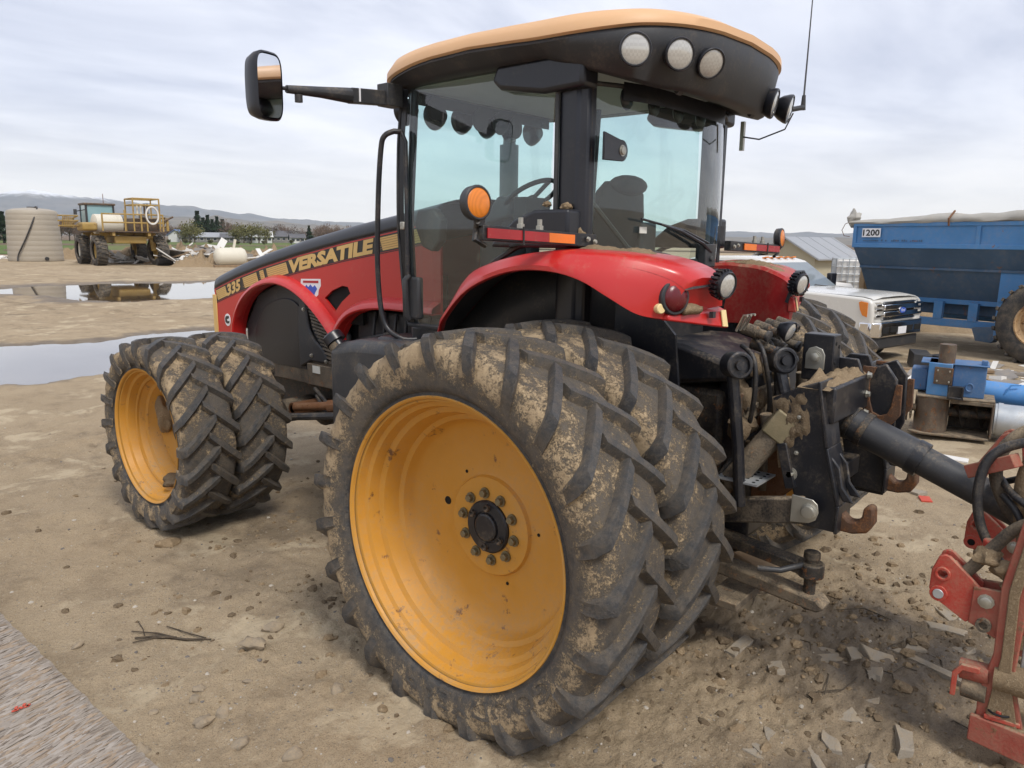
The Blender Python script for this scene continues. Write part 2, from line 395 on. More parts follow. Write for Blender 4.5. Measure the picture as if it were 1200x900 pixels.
def text_tris(txt, shear=0.0, bold=0.0, depth=0.0):
    """letters as 2D meshes: returns list of (verts2d, faces) for the whole word, cap height 1, starting at 0"""
    cu = bpy.data.curves.new('t', 'FONT'); cu.body = txt; cu.size = 1.0; cu.shear = shear; cu.offset = bold; cu.resolution_u = 2; cu.fill_mode = 'FRONT'
    o = bpy.data.objects.new('t', cu); COL.objects.link(o); dg = bpy.context.evaluated_depsgraph_get()
    me = bpy.data.meshes.new_from_object(o.evaluated_get(dg)); v = [tuple(q.co) for q in me.vertices]; f = [tuple(p.vertices) for p in me.polygons]
    bpy.data.objects.remove(o); bpy.data.curves.remove(cu); bpy.data.meshes.remove(me)
    x0 = min(q[0] for q in v); h = max(q[1] for q in v); b0 = min(q[1] for q in v); h -= b0
    return [((q[0]-x0)/h, (q[1]-b0)/h) for q in v], f
# ================================================================== SETTING
CX, CY = -4.13, -2.28
def pol(az, dist, z=0.0): return (CX+dist*math.sin(rad(az)), CY+dist*math.cos(rad(az)), z)
def seg_sdf(x, y, poly):
    """signed distance to polygon (negative inside), numpy"""
    dmin = np.full(x.shape, 1e9); ins = np.zeros(x.shape, bool); n = len(poly)
    for i in range(n):
        ax, ay = poly[i]; bx, by = poly[(i+1) % n]; ex, ey = bx-ax, by-ay
        t = np.clip(((x-ax)*ex+(y-ay)*ey)/(ex*ex+ey*ey), 0, 1)
        dmin = np.minimum(dmin, np.hypot(x-ax-t*ex, y-ay-t*ey))
        c = ((ay > y) != (by > y)); xx = ex*(y-ay)/(ey if abs(ey) > 1e-9 else 1e-9)+ax
        ins ^= c & (x < xx)
    return np.where(ins, -dmin, dmin)
PUD = [[(-1.6, 13.6), (.71, 15.6), (1.63, 15.0), (2.91, 14.9), (4.9, 15.3), (5.6, 14.6), (4.6, 13.5), (2.75, 12.3), (1.12, 11.43), (.73, 11.2), (.11, 11.25), (-.6, 11.45), (-1.9, 12.2)],
       [(2.2, 35.0), (4.26, 34.4), (5.99, 34.6), (8.51, 36.2), (11.6, 35.6), (15.4, 34.4), (18.5, 31.5), (16.5, 28), (12.6, 25.2), (9.9, 24.2), (7.56, 25.2), (6.3, 27.6), (4.84, 30.1), (3.3, 31.5)]]
TRACKS = [(-2.6, 7.0, 7.5, 9.6, .22, .035), (-2.9, 5.6, 8.0, 8.2, .22, .03), (-1.65, -.9, -1.3, -6, .2, .05), (1.65, -.9, 1.9, -7, .2, .045), (1.12, -.9, 1.35, -7, .2, .045), (-2.5, 4.6, -1.2, -.2, .16, .022), (2.2, 3.4, 9.5, -.6, .2, .03), (3.6, 4.5, 9.5, .9, .2, .03), (0, 9.5, 14, 6.2, .22, .03), (-3, 16.5, 12, 22, .3, .05), (-2, 18.3, 13, 23.8, .3, .05), (4, 40, 30, 46, .35, .06), (4, 44, 30, 50, .35, .06)]
def ground_fields(x, y):
    rr = np.hypot(x-CX, y-CY)
    near = np.exp(-(rr/14)**2); mid = np.exp(-(rr/60)**2)
    z = .09*fbm(x*.16, y*.16, 1, 3)*mid
    ca, sa = math.cos(rad(52)), math.sin(rad(52))
    a = x*sa+y*ca; b = x*ca-y*sa                       # along / across the view
    z = z+.05*fbm(b*.10, a*.55, 5, 4)*mid               # driven lanes
    rough = np.clip(.35+1.6*fbm(x*.45, y*.45, 9, 3), 0.05, 1.2)
    # churned soil behind and below the tractor
    churn = np.exp(-(((x-.2)/1.7)**2+((y+1.6)/1.5)**2))+.8*np.exp(-(((x+.9)/1.2)**2+((y-1.3)/1.3)**2))
    rough = rough+1.1*churn
    z = z+near*rough*(.042*fbm(x*2.6, y*2.6, 21, 5, .55)+.040*np.maximum(0, fbm(x*7.5, y*7.5, 31, 4)-.06)+.016*fbm(x*25, y*25, 41, 3, .6))
    for (x0, y0, x1, y1, hw, dp) in TRACKS:
        L = math.hypot(x1-x0, y1-y0); ux, uy = (x1-x0)/L, (y1-y0)/L; uu = (x-x0)*ux+(y-y0)*uy; vv = -(x-x0)*uy+(y-y0)*ux+.25*np.sin(uu*.35+x0)
        m_ = np.clip((hw-np.abs(vv))/.06, 0, 1)*np.clip(uu/.4, 0, 1)*np.clip((L-uu)/.6, 0, 1); tread = np.clip(np.sin(2*PI*(uu/.21+np.abs(vv)*2.4*np.sign(ux+uy)+.5*(vv > 0)))*1.6, -1, 1)
        wear = np.clip(.75+1.6*fbm(x*.7, y*.7, 91, 3), 0, 1); z = z-m_*wear*(dp*(.55+.45*tread)); z = z+.6*dp*wear*np.exp(-((np.abs(vv)-hw-.05)/.05)**2)*np.clip(uu/.4, 0, 1)*np.clip((L-uu)/.6, 0, 1)
    z = z+mid*(1-near)*(.045*fbm(x*.9, y*.9, 71, 4)+.03*np.maximum(0, fbm(b*.5, a*2.2, 75, 3)))
    wet = np.zeros(x.shape)
    for k, P in enumerate(PUD):
        sd = seg_sdf(x, y, P)+(.9 if k == 0 else 2.2)*fbm(x*(.8 if k == 0 else .35), y*(.8 if k == 0 else .35), 50+k, 5, .6)
        q = .55 if k == 0 else 1.2
        z = np.where(sd < q*1.5, z*np.clip((sd+q)/(2.5*q), .12, 1), z)
        z = z-.13*(1-np.clip((sd+q)/(2*q), 0, 1)**2*(3-2*np.clip((sd+q)/(2*q), 0, 1)))
        z = np.where((sd > q*.8) & (sd < 9), np.maximum(z, -.05+.03*np.clip((sd-q)/q, 0, 1)), z)
        wet = np.maximum(wet, 1-np.clip((sd)/(1.0 if k == 0 else 2.2), 0, 1))
    damp = np.clip(.9*np.exp(-(((x+.35)/1.3)**2+((y+1.3)/.85)**2))+.7*np.exp(-(((x-.2)/1.3)**2+((y-1.5)/2.6)**2))+.5*np.exp(-(((x+1.6)/.6)**2+((y-2.3)/1.0)**2)), 0, 1)
    damp = np.clip(damp*(.75+1.3*fbm(x*1.3, y*1.3, 61, 4)), 0, 1)
    z = z*np.where(rr < 14, 1, 1)-.012
    return z, np.maximum(wet, .8*damp)
def build_ground():
    az = np.concatenate([np.linspace(-12, 112, 640), np.linspace(112, 348, 110)[1:-1]]); az = np.radians(az)
    rr = np.concatenate([[.02], np.geomspace(.5, 1.6, 30), np.geomspace(1.6, 12, 290)[1:], np.geomspace(12, 80, 190)[1:], np.geomspace(80, 9000, 60)[1:]])
    A, R = np.meshgrid(az, rr); x = CX+R*np.sin(A); y = CY+R*np.cos(A); z, wet = ground_fields(x, y)
    n, m = A.shape; idx = np.arange(n*m).reshape(n, m); nx = np.roll(idx, -1, 1)
    q = np.stack([idx[:-1], idx[1:], nx[1:], nx[:-1]], -1).reshape(-1, 4)
    me = bpy.data.meshes.new('ground'); me.vertices.add(n*m); me.vertices.foreach_set('co', np.stack([x, y, z], -1).ravel())
    me.loops.add(q.size); me.loops.foreach_set('vertex_index', q.ravel()); me.polygons.add(len(q)); me.polygons.foreach_set('loop_start', np.arange(len(q))*4)
    me.polygons.foreach_set('use_smooth', np.ones(len(q), bool)); me.update(calc_edges=True)
    a = me.attributes.new('wet', 'FLOAT', 'POINT'); a.data.foreach_set('value', wet.ravel().astype(np.float32))
    me.validate(); me.materials.append(M['ground']); o = bpy.data.objects.new('ground', me); COL.objects.link(o); tag(o, kind='structure')
    if me.polygons[5].normal.z < 0: me.flip_normals()
def ground_z(x, y):
    z, _ = ground_fields(np.array([float(x)]), np.array([float(y)])); return float(z[0])
def ground_mat():
    m = bpy.data.materials.new('ground'); t = NT(m)
    wet = t.attr('wet')
    lane = t.noise(1, 5, .6, .3, t.map((.5, .09, .5), (0, 0, rad(-40))))
    big = t.noise(.33, 5, .6); mid = t.noise(2.3, 6, .65); fine = t.noise(34, 6, .72); grit = t.noise(150, 4, .75)
    c = t.mix(t.step(big, .35, .65), (.34, .262, .172), (.44, .345, .23))
    c = t.mix(t.step(lane, .4, .62, 0, .55), c, (.40, .305, .195))
    c = t.mix(t.step(mid, .45, .7, 0, .6), c, (.215, .16, .104))
    lane2 = t.noise(1, 6, .65, .5, t.map((.9, .16, .9), (0, 0, rad(-46))))
    c = t.mix(t.step(lane2, .52, .66, 0, .55), c, (.19, .14, .09))
    c = t.mix(t.step(fine, .42, .7, 0, .5), c, (.43, .34, .225))
    c = t.mix(t.step(grit, .50, .64, 0, .7), c, (.125, .098, .068))
    pale = t.noise(1.15, 6, .68, .4); c = t.mix(t.step(pale, .53, .63, 0, .7), c, (.53, .435, .30)); dk = t.noise(.8, 6, .68, .3, t.map((1, 1, 1), (0, 0, 1.1))); c = t.mix(t.step(dk, .56, .66, 0, .6), c, (.17, .13, .088)); c = t.mix(t.step(t.noise(75, 3, .6), .62, .7, 0, .8), c, (.5, .43, .33))
    vo = t.n('ShaderNodeTexVoronoi'); vo.inputs['Scale'].default_value = 46; t.l(t.ob, vo.inputs['Vector'])
    pm = t.math('MULTIPLY', t.step(vo.outputs['Distance'], .2, .27, 1, 0), t.step(t.noise(5, 4), .46, .6))
    sep = t.n('ShaderNodeSeparateColor'); t.l(vo.outputs['Color'], sep.inputs[0])
    pm = t.math('MULTIPLY', pm, t.step(sep.outputs[0], .66, .7))
    c = t.mix(pm, c, t.ramp(sep.outputs[1], [(.2, (.2, .185, .165)), (.6, (.36, .32, .26)), (.95, (.55, .5, .43))]))
    wm = t.step(t.math('ADD', wet, t.math('MULTIPLY', t.math('SUBTRACT', mid, .5), .9)), .15, .85)
    c = t.mix(t.math('MULTIPLY', wm, .72), c, (.085, .062, .040))
    sh = t.step(wet, .85, 1.0)
    t.fin(c, t.math('SUBTRACT', .95, t.math('MULTIPLY', wm, .42)), 0, t.math('ADD', .1, t.math('MULTIPLY', wm, .35)))
    h = t.math('ADD', t.math('MULTIPLY', fine, 1.0), t.math('ADD', t.math('MULTIPLY', grit, .35), t.math('MULTIPLY', pm, .5)))
    t.bump(h, .9, .022); M['ground'] = m
ground_mat(); build_ground()
def water_mat():
    m = bpy.data.materials.new('puddle_water'); t = NT(m)
    t.fin((.12, .09, .058), .03, 0, .5, IOR=1.33); t.p.inputs['Coat Weight'].default_value = .6; t.p.inputs['Coat Roughness'].default_value = .02; t.p.inputs['Coat IOR'].default_value = 1.9
    t.bump(t.noise(2.2, 3), .05, .01); M['puddle_water'] = m
water_mat()
for P in PUD:
    c = np.mean(P, axis=0); Q = [tuple(c+(np.array(p)-c)*1.5) for p in P]
    b = MB(); b.add([(p[0], p[1], -.062) for p in Q], [tuple(range(len(Q)))]); tag(b.build('puddle', 'puddle_water', smooth=0), kind='structure')

# far green field, lane of dry scrub
def field_mat(name, a, b, c):
    m = bpy.data.materials.new(name); t = NT(m); n = t.noise(.05, 5, .6, .5); f = t.noise(.7, 5, .7)
    col = t.mix(t.step(n, .42, .58), a, b); col = t.mix(t.step(f, .5, .66, 0, .7), col, c); t.fin(col, .9, 0, .1); t.bump(f, .6, .3); M[name] = m
field_mat('grass_field', (.085, .14, .035), (.14, .155, .06), (.16, .135, .075))
field_mat('scrub', (.14, .1, .07), (.19, .14, .1), (.1, .09, .04))
def strip(name, az0, az1, d0, d1, z, mat, s, jit=.04):
    n = 60; lo = []; hi = []
    for i in range(n+1):
        a = az0+(az1-az0)*i/n
        lo.append(pol(a, d0*(1+jit*mnoise.noise((i*.3, s, 0))), z)); hi.append(pol(a, d1*(1+jit*mnoise.noise((i*.3, s, 5))), z))
    return tag(MB().grid([lo, hi]).build(name, mat, smooth=0), kind='structure')
strip('field', 4, 46, 100, 330, .06, 'grass_field', 2)
strip('scrub_land', 4, 110, 180, 205, .10, 'scrub', 3, .1)
strip('scrub_land', 16, 40, 118, 127, .09, 'scrub', 6, .1)
strip('far_plain', -5, 118, 330, 2500, .12, 'scrub', 4)

# hills
def hill_mat(name, a, b, snow=None):
    m = bpy.data.materials.new(name); t = NT(m); n = t.noise(.004, 7, .65); f = t.noise(.02, 5, .6)
    c = t.mix(t.step(n, .4, .62), a, b); c = t.mix(t.step(f, .45, .7, 0, .5), c, tuple(x*.6 for x in a))
    if snow:
        sx = t.n('ShaderNodeSeparateXYZ'); t.l(t.ob, sx.inputs[0])
        h = t.math('ADD', sx.outputs[2], t.math('MULTIPLY', t.math('SUBTRACT', t.noise(.011, 6, .7), .5), 110))
        c = t.mix(t.step(h, snow-18, snow+22, 0, .9), c, (.75, .77, .8))
    t.fin(c, .95, 0, .1); M[name] = m
hill_mat('hill_far_hazy', (.10, .11, .125), (.15, .145, .14), 225); hill_mat('hill_near', (.12, .11, .09), (.18, .15, .115))  # far hills' base tint leans blue, distance haze put into the colour
def ridge(name, dist, prof, az0, az1, depth, mat, seed, rough):
    rows = []; na = int((az1-az0)/.22); nr = 15
    for i in range(na+1):
        a = az0+(az1-az0)*i/na; h0 = interp(a, [p[0] for p in prof], [p[1] for p in prof]); row = []
        for j in range(nr):
            u_ = j/(nr-1); dd = dist-depth*.7+depth*1.2*u_
            f = math.sin(min(1, u_/.62)*PI/2)**1.3 if u_ < .62 else math.cos((u_-.62)/.38*PI/2)
            p = pol(a, dd); q = Vector((p[0], p[1], 0))*(1/(dist*.035))
            g = mnoise.fractal(q+Vector((seed, 0, 0)), .9, 2.1, 6)
            row.append((p[0], p[1], -6+(h0+6)*f*(1+rough*g*(.4+.6*(1-abs(u_-.6))))))
        rows.append(row)
    return tag(MB().grid(rows).build(name, mat, smooth=60), kind='structure')
def hpx(px, dist): return px*dist/1043
ridge('hill', 5600, [(4, 220), (13, 235), (16, 238), (17.7, 275), (19.5, 245), (22, 222), (25, 205), (28, 180), (32, 135), (40, 95), (60, 75), (110, 70)], 2, 112, 1700, 'hill_far_hazy', 3, .13)
ridge('hill', 3300, [(4, 62), (14, 60), (20, 66), (24, 78), (28, 72), (31, 66), (34, 56), (37, 50), (41, 40), (50, 30), (66, 24), (74, 26), (82, 24), (112, 20)], 2, 112, 1100, 'hill_near', 9, .22)

# ------------------------------------------------------------------ trees
def leaf_mat(name, a, b):
    m = bpy.data.materials.new(name); t = NT(m); o = t.n('ShaderNodeObjectInfo'); n = t.noise(1.1, 3)
    c = t.mix(n, a, b); c = t.mix(t.math('MULTIPLY', o.outputs['Random'], .35), c, tuple(x*.7 for x in a)); t.fin(c, .8, 0, .15)
    M[name] = m
leaf_mat('conifer_leaf', (.018, .035, .018), (.035, .06, .028)); leaf_mat('willow_leaf', (.13, .125, .045), (.19, .175, .075)); leaf_mat('bare_twig', (.13, .085, .065), (.19, .135, .105)); leaf_mat('bush_leaf', (.09, .085, .045), (.14, .125, .07))
def tree_meshes(kind, seed):
    rr = random.Random(seed); tb = MB(); cb = MB()
    if kind == 'conifer':
        H = 10; tb.tube([(0, 0, 0), (.1, 0, 4), (0, 0, 9.4)], [.28, .2, .05], 6)
        for k in range(900):
            z = 1.0+9*rr.random()**.85; R = (10.1-z)/9.1*3.1*(.72+.28*math.sin(z*3.1+seed)); a = rr.random()*2*PI; q = R*math.sqrt(rr.uniform(.2, 1))
            c = Vector((q*math.cos(a), q*math.sin(a), z-.22*q)); s_ = rr.uniform(.28, .55)
            dv = Vector((math.cos(a), math.sin(a), -.45))*s_; e = Vector((-math.sin(a), math.cos(a), rr.uniform(-.4, .4)))*s_*.6
            cb.add([c-dv-e, c+dv, c-dv*.4+e, c-dv-e*.2+Vector((0, 0, .2))], [(0, 1, 2), (0, 1, 3)])
    else:
        H = 8 if kind != 'bush' else 3; nb = 9; tips = []
        tb.tube([(0, 0, 0), (.1, .05, H*.22), (.05, .1, H*.4)], [.26, .2, .14], 6)
        for k in range(nb):
            a = 2*PI*k/nb+rr.uniform(-.3, .3); L = H*rr.uniform(.34, .58); el = rr.uniform(.5, 1.35)
            p0 = Vector((.05, .06, H*rr.uniform(.15, .4))); p2 = p0+Vector((math.cos(a)*math.cos(el), math.sin(a)*math.cos(el), math.sin(el)))*L
            p1 = (p0+p2)/2+Vector((rr.uniform(-.3, .3), rr.uniform(-.3, .3), .2)); tb.tube([p0, p1, p2], [.1, .06, .02], 5); tips += [p1, p2, (p1+p2)/2]
        nl = 900 if kind == 'willow' else 800
        for k in range(nl):
            b = rr.choice(tips); c = b+Vector((rr.gauss(0, 1), rr.gauss(0, 1), rr.gauss(0, .8)))*H*.1
            if kind == 'bare':
                dv = Vector((rr.gauss(0, .5), rr.gauss(0, .5), rr.uniform(.3, 1.2))).normalized()*rr.uniform(.5, 1.2); e = dv.orthogonal().normalized()*.09
                cb.add([c-e, c+e, c+dv], [(0, 1, 2)])
            else:
                s_ = rr.uniform(.14, .34); n_ = Vector((rr.gauss(0, 1), rr.gauss(0, 1), rr.gauss(0, 1))).normalized(); e = n_.orthogonal().normalized()*s_; f = n_.cross(e)
                cb.add([c-e, c+f*.7, c+e, c-f*.7], [(0, 1, 2, 3)])
    lm = {'conifer': 'conifer_leaf', 'willow': 'willow_leaf', 'bare': 'bare_twig', 'bush': 'bush_leaf'}[kind]
    return tb.mesh('trunk', 'bark', 40), cb.mesh('crown', lm, 0, fix=False)
TM = {}
def tree(kind, az, dist, sc, label, group):
    key = (kind, rnd.randrange(3))
    if key not in TM: TM[key] = tree_meshes(kind, len(kind)*3+key[1]*5)
    nm = {'conifer': 'pine_tree', 'willow': 'willow_tree', 'bare': 'bare_tree', 'bush': 'bush'}[kind]
    r_ = thing(nm, label, 'bush' if kind == 'bush' else 'tree', pol(az, dist), rnd.uniform(0, 6), group); wd = 1.5 if kind == 'conifer' else 1; r_.scale = (wd*sc*rnd.uniform(.9, 1.15), wd*sc*rnd.uniform(.9, 1.15), sc)
    for n_, me in zip(('trunk', 'crown'), TM[key]):
        o = bpy.data.objects.new(n_, me); COL.objects.link(o); o.parent = r_
G_CON = 'dark conifers in the clump beyond the field'
for az, dist, sc, lab in ((27.35, 312, 1.0, 'tallest dark pine, at the left end of the pine clump'), (27.7, 318, .8, 'second dark pine from the left in the clump'), (28.0, 313, .88, 'dark pine in the left middle of the clump'), (28.3, 309, .74, 'lower dark pine in the middle of the clump'), (28.6, 312, .84, 'dark pine right of the clump middle'), (28.95, 316, .76, 'second dark pine from the right end of the clump'), (29.3, 312, .62, 'shortest dark pine, at the right end of the clump')):
    tree('conifer', az, dist, sc*1.12, lab, G_CON)
tree('conifer', 34.75, 310, .66, 'lone small dark pine just above the tractor bonnet', None)
tree('conifer', 16.1, 210, .7, 'dark pine at the left picture edge behind the round tank', None)
tree('conifer', 16.7, 216, .62, 'slightly lower dark pine between the picture edge and the round tank', None)
for az, sc in ((26.5, .8), (26.8, .95), (27.1, .85), (29.8, .8), (30.3, .95), (30.8, .98), (31.3, .9), (31.8, .75)):
    tree('willow', az, 275+rnd.uniform(-12, 12), sc, 'yellow-green spring tree just left of the dark pine clump' if az < 28 else 'yellow-green spring tree right of the dark pine clump', 'yellow-green trees beyond the field')
for az in [18.9+.36*i for i in range(20)]+[26.2, 29.5, 30.05, 30.6, 32.3, 32.8, 33.3, 33.9, 34.4, 35.1, 35.5, 35.9, 36.3, 36.7, 37.1, 37.5, 38.0]:
    tree('bare', az+rnd.uniform(-.15, .15), 320+rnd.uniform(-25, 25), rnd.uniform(.7, 1.05), 'leafless reddish-brown tree in the far line behind the field sprayer' if az < 26.4 else 'leafless reddish-brown tree among the green trees beyond the field' if az < 31.5 else 'leafless reddish-brown tree in the far line above the bonnet', 'bare trees beyond the field')
for i in range(26):
    ba = 17+rnd.uniform(0, 22); tree('bush', ba, rnd.uniform(180, 280), rnd.uniform(.3, .55), 'low olive bush on the far field behind the tank and sprayer' if ba < 25 else 'low olive bush on the far field in front of the low houses' if ba < 32 else 'low olive bush on the far field above the bonnet', 'bushes along the far field')

# ------------------------------------------------------------------ far houses
def house(name, label, az, dist, L, W, H, roofh, rz, wall, roof, nwin, group=None, catg='house', lean=None):
    r_ = thing(name, label, catg, pol(az, dist), rz, group)
    MB().box((0, 0, H/2), (L, W, H)).build('wall', wall, r_, 0)
    g = MB().py([(-W/2+.02, H), (W/2-.02, H), (0, H+roofh-.12)], 0, .12); g.v = [(y_*0+(-L/2+y_), x_, z_) for x_, y_, z_ in g.v]; g.build('gable', wall, r_, 0)
    g2 = MB().py([(-W/2+.02, H), (W/2-.02, H), (0, H+roofh-.12)], 0, .12); g2.v = [(L/2-y_, x_, z_) for x_, y_, z_ in g2.v]; g2.build('gable', wall, r_, 0)
    b = MB(); e = .5
    for s_ in (-1, 1):
        b.prism([(-L/2-e, 0), (L/2+e, 0), (L/2+e, 1), (-L/2-e, 1)], 0, .14, lambda a, t, k, s_=s_: (a, s_*(W/2+e)*(1-t), H-.15*(1-t)*2+roofh*t+k))
    b.build('roof', roof, r_, 0)
    for i in range(nwin):
        x_ = -L/2+L*(i+.5)/nwin
        for s_ in (-1, 1):
            wf = MB().box((x_, s_*(W/2+.02), H*.58), (1.3, .05, 1.05)).build('window', 'debris_white', r_, 0)
            MB().box((x_, s_*(W/2+.055), H*.58), (1.1, .03, .85)).build('pane', 'window_dark', wf, 0)
    dr = MB().box((L*.21, -W/2-.03, 1.0), (.95, .05, 2.0)).build('door', 'debris_grey', r_, 0)
    return r_
Q = rad(-28)
house('farmhouse', 'white house with pale roof and windows beyond the field, above the bonnet', 31.45, 290, 7, 7, 2.4, 1.6, Q, 'wall_white', 'wall_white', 4)
house('low_house', 'long low grey house right below the dark pine clump', 28.2, 296, 13, 8, 2.1, 1.3, Q, 'wall_grey', 'metal_roof', 6)
house('low_house', 'low dark grey-roofed house between the pine clump and the white house', 29.9, 292, 11, 8, 2.0, 1.2, Q, 'wall_grey', 'roof_dark', 5)
house('low_house', 'small brownish low house left of the pine clump', 26.9, 296, 8, 7, 2.0, 1.2, Q, 'wall_grey', 'roof_dark', 3)
house('blue_roofed_house', 'pale house with bright blue roof left of the pine clump', 26.05, 300, 4, 5, 2.6, 1.7, rad(40), 'wall_white', 'roof_blue', 2)
house('low_house', 'dark roofed house right behind the white house', 32.75, 320, 8, 8, 2.6, 2.0, Q, 'wall_grey', 'roof_dark', 4)
house('farmhouse', 'small white house far right, partly hidden by the bonnet', 33.9, 300, 5, 6, 2.2, 1.2, Q, 'wall_white', 'roof_dark', 3)
house('low_house', 'pale roofed house peeking above the long grey house', 29.4, 335, 7, 7, 3.4, 1.6, Q, 'wall_white', 'metal_roof', 3)
# ================================================================== TRACTOR (x right, y forward, rear axle at y = 0)
T = thing('tractor', 'large red tractor on dual yellow-rimmed wheels with tan cab roof', 'tractor')
ZR, ZF, LF = .875, .725, 3.39

def tyre_mesh(name, Rc, w, rb, lug, nlug, zc, seed, letters=False):
    """axis along x through the origin; the tread flattened where it meets the soil"""
    h = w/2; D = Rc-rb
    prof = [(-h*.80, rb-.004), (-h*.86, rb+.012), (-h*.84, rb+.03), (-h*.93, rb+.05), (-h*.99, rb+D*.45), (-h*1.0, rb+D*.62), (-h*.97, rb+D*.8), (-h*.88, rb+D*.93), (-h*.7, rb+D*.985), (-h*.35, Rc-.002), (0, Rc)]
    prof = prof+[(-a, b) for a, b in reversed(prof[:-1])]
    prof = [tuple(p) for p in cat(prof, 3)]
    nth = 264; rows = []; mud = []
    for i in range(nth):
        th = 2*PI*i/nth; row = []
        for (x, q) in prof:
            f = (q-rb)/D
            mm = interp(f, [0, .18, .3, .45, .7, .9, 1], [.04, .16, .34, .48, .62, .64, .52])
            if letters and .2 < f < .62 and x < 0: mm -= .02
            p = Vector((x, q*math.cos(th), q*math.sin(th)))
            cl = mnoise.fractal(p*9+Vector((seed*7.7, 0, 0)), .8, 2.0, 4); big = mnoise.noise(p*3.3+Vector((seed*3.3, 5, 1)))
            mv = mm*(1 if x < -.04 else .82)*(1 if f < .75 else .82+.28*math.sin(th+.5))+.24*big
            dq = max(0, min(1, (mv-.38)*2.4))*max(0, cl+.35)*.019
            if f > .3: q = q+dq*(1 if abs(x) < h*.93 else .5); x = x+(dq*.6 if x > 0 else -dq*.6)*(1 if f < .97 else 0)
            row.append((x, q*math.cos(th), q*math.sin(th))); mud.append(mv)
        rows.append(row)
    b = MB(); b.grid(rows, closev=True)
    # bars
    k = h/.222; u_ = lug/.05
    st = [(.045, Rc-.03, .040, Rc+lug*.98, 0), (-.02, Rc-.03, -.02, Rc+lug, .25), (-.085, Rc-.03, -.09, Rc+lug*.99, .5), (-.145, Rc-.035, -.16, Rc+lug*.93, .72), (-.195, Rc-.07, -.224, Rc+lug*.72, .9), (-.207, Rc-.105, -.240, Rc-.022, .97), (-.212, Rc-.14, -.232, Rc-.085, 1.02), (-.21, Rc-.16, -.216, Rc-.14, 1.05)]
    dphi = .2*k/(Rc)*1.12
    for side in (1, -1):
        for i in range(nlug):
            base = 2*PI*(i+(.5 if side < 0 else 0))/nlug; vs = []; fs = []
            wb0 = mnoise.noise((i*1.7, side*3, seed))
            for (xb, rbq, xt, rt, t) in st:
                # rotation sense: apex leads (forward roll goes back -> up -> front)
                ph = base-dphi*t*1.15 if True else 0
                curve = .028*math.sin(t*PI)*.6
                ph += curve
                wt = (.027+.011*(1-abs(t-.6)))*(.9+.1*wb0)*.8/Rc*(Rc/.9); wbs = wt*1.55
                sk = lug*.1
                for (xx, qq, dp) in ((xb, rbq, -wbs), (xt, rt-.012, -wt), (xt, rt, -wt*.72), (xt, rt, wt*.72), (xt, rt-.012, wt), (xb, rbq, wbs)):
                    a = PI-(ph+dp/Rc*1.1)           # angle measured back(180) -> top(90) -> front(0)
                    qn = qq+.004*mnoise.noise((a*14, xx*20, seed))+.0025*mnoise.noise((a*40, xx*55, seed)); vs.append((side*xx*k, qn*math.cos(a), qn*math.sin(a)))
            n = len(st)
            for s_ in range(n-1):
                for c in range(5): fs.append((s_*6+c, s_*6+c+1, (s_+1)*6+c+1, (s_+1)*6+c))
            fs += [tuple(range(6)), tuple(range(6*n-1, 6*n-7, -1))]
            o = len(b.v); b.add(vs, fs)
            for s_ in range(n):
                z_ = .1*wb0+(.14 if s_ > 5 else 0); z_ -= .10 if side > 0 else 0; mud += [.56+z_, .28+z_, .18+z_, .18+z_, .28+z_, .56+z_]
    if letters:
        tv, tf = text_tris('GOODYEAR', 0, .01); hgt = .085; rt = rb+.045
        for layer, off in ((0, 0.0), (1, .007)):
            pass
        vs = []; L = max(p[0] for p in tv); kx = .95/L*1.05
        for (a_, c_) in tv:
            q = rt+hgt*c_; ang = math.radians(-33)-(a_*kx-.0)/(rt+hgt*.5)          # clockwise as seen from the left side
            f = (q-rb)/D; xx = interp(q, [p[1] for p in prof[:16]], [p[0] for p in prof[:16]])
            # seen from -x: front is to the left; image angle -> (y, z)
            vs.append((xx-.004, -q*math.cos(ang), q*math.sin(ang)))
        n0 = len(vs); vs2 = [(v[0]+.02, v[1], v[2]) for v in vs]
        o = len(b.v); b.add(vs+vs2, tf); mud += [.27]*(2*n0)
        ed = {}
        for f_ in tf:
            for i in range(len(f_)):
                e_ = (f_[i], f_[(i+1) % len(f_)])
                if (e_[1], e_[0]) in ed: del ed[(e_[1], e_[0])]
                else: ed[e_] = 1
        b.f += [(o+i, o+j, o+j+n0, o+i+n0) for i, j in ed]; b.m += [0]*len(ed)
    # flatten at the soil
    for i, (x, y, z) in enumerate(b.v):
        if z < -zc+.02:
            dz = (-zc+.02)-z; b.v[i] = (x*(1+.25*dz), y*(1+.05*dz), -zc+.02-dz*.35)
    me = b.mesh(name, 'tyre_rubber', 38, fix=False)
    bm = bmesh.new(); bm.from_mesh(me); bmesh.ops.recalc_face_normals(bm, faces=bm.faces); bm.to_mesh(me); bm.free()
    me.polygons.foreach_set('use_smooth', [True]*len(me.polygons)); me.set_sharp_from_angle(angle=rad(38))
    a = me.attributes.new('mud', 'FLOAT', 'POINT'); a.data.foreach_set('value', mud[:len(me.vertices)])
    return me
def rim_mesh(name, R, deep, mat, dish, far):
    s = R/.668
    pr = [(.012, R-.012), (.0, R-.006), (-.006, R+.004), (.004, R+.008), (.018, R-.008), (.022, R-.022), (.062, R-.030), (.072, R-.050), (.125, R-.062), (.137, R-.088), (deep*.72, R-.112), (deep*.76, R-.135), (deep*.9, R-.150), (deep*.96, R-.165)]
    pr += dish
    b = MB(); b.lathe(pr, (0, 0, 0), (1, 0, 0), 96)
    b.lathe([(deep*.5, R-.09), (far-.14, R-.09), (far-.05, R-.03), (far-.01, R-.012), (far, R+.004)], (0, 0, 0), (1, 0, 0), 64)
    return b.mesh(name, mat, 24)
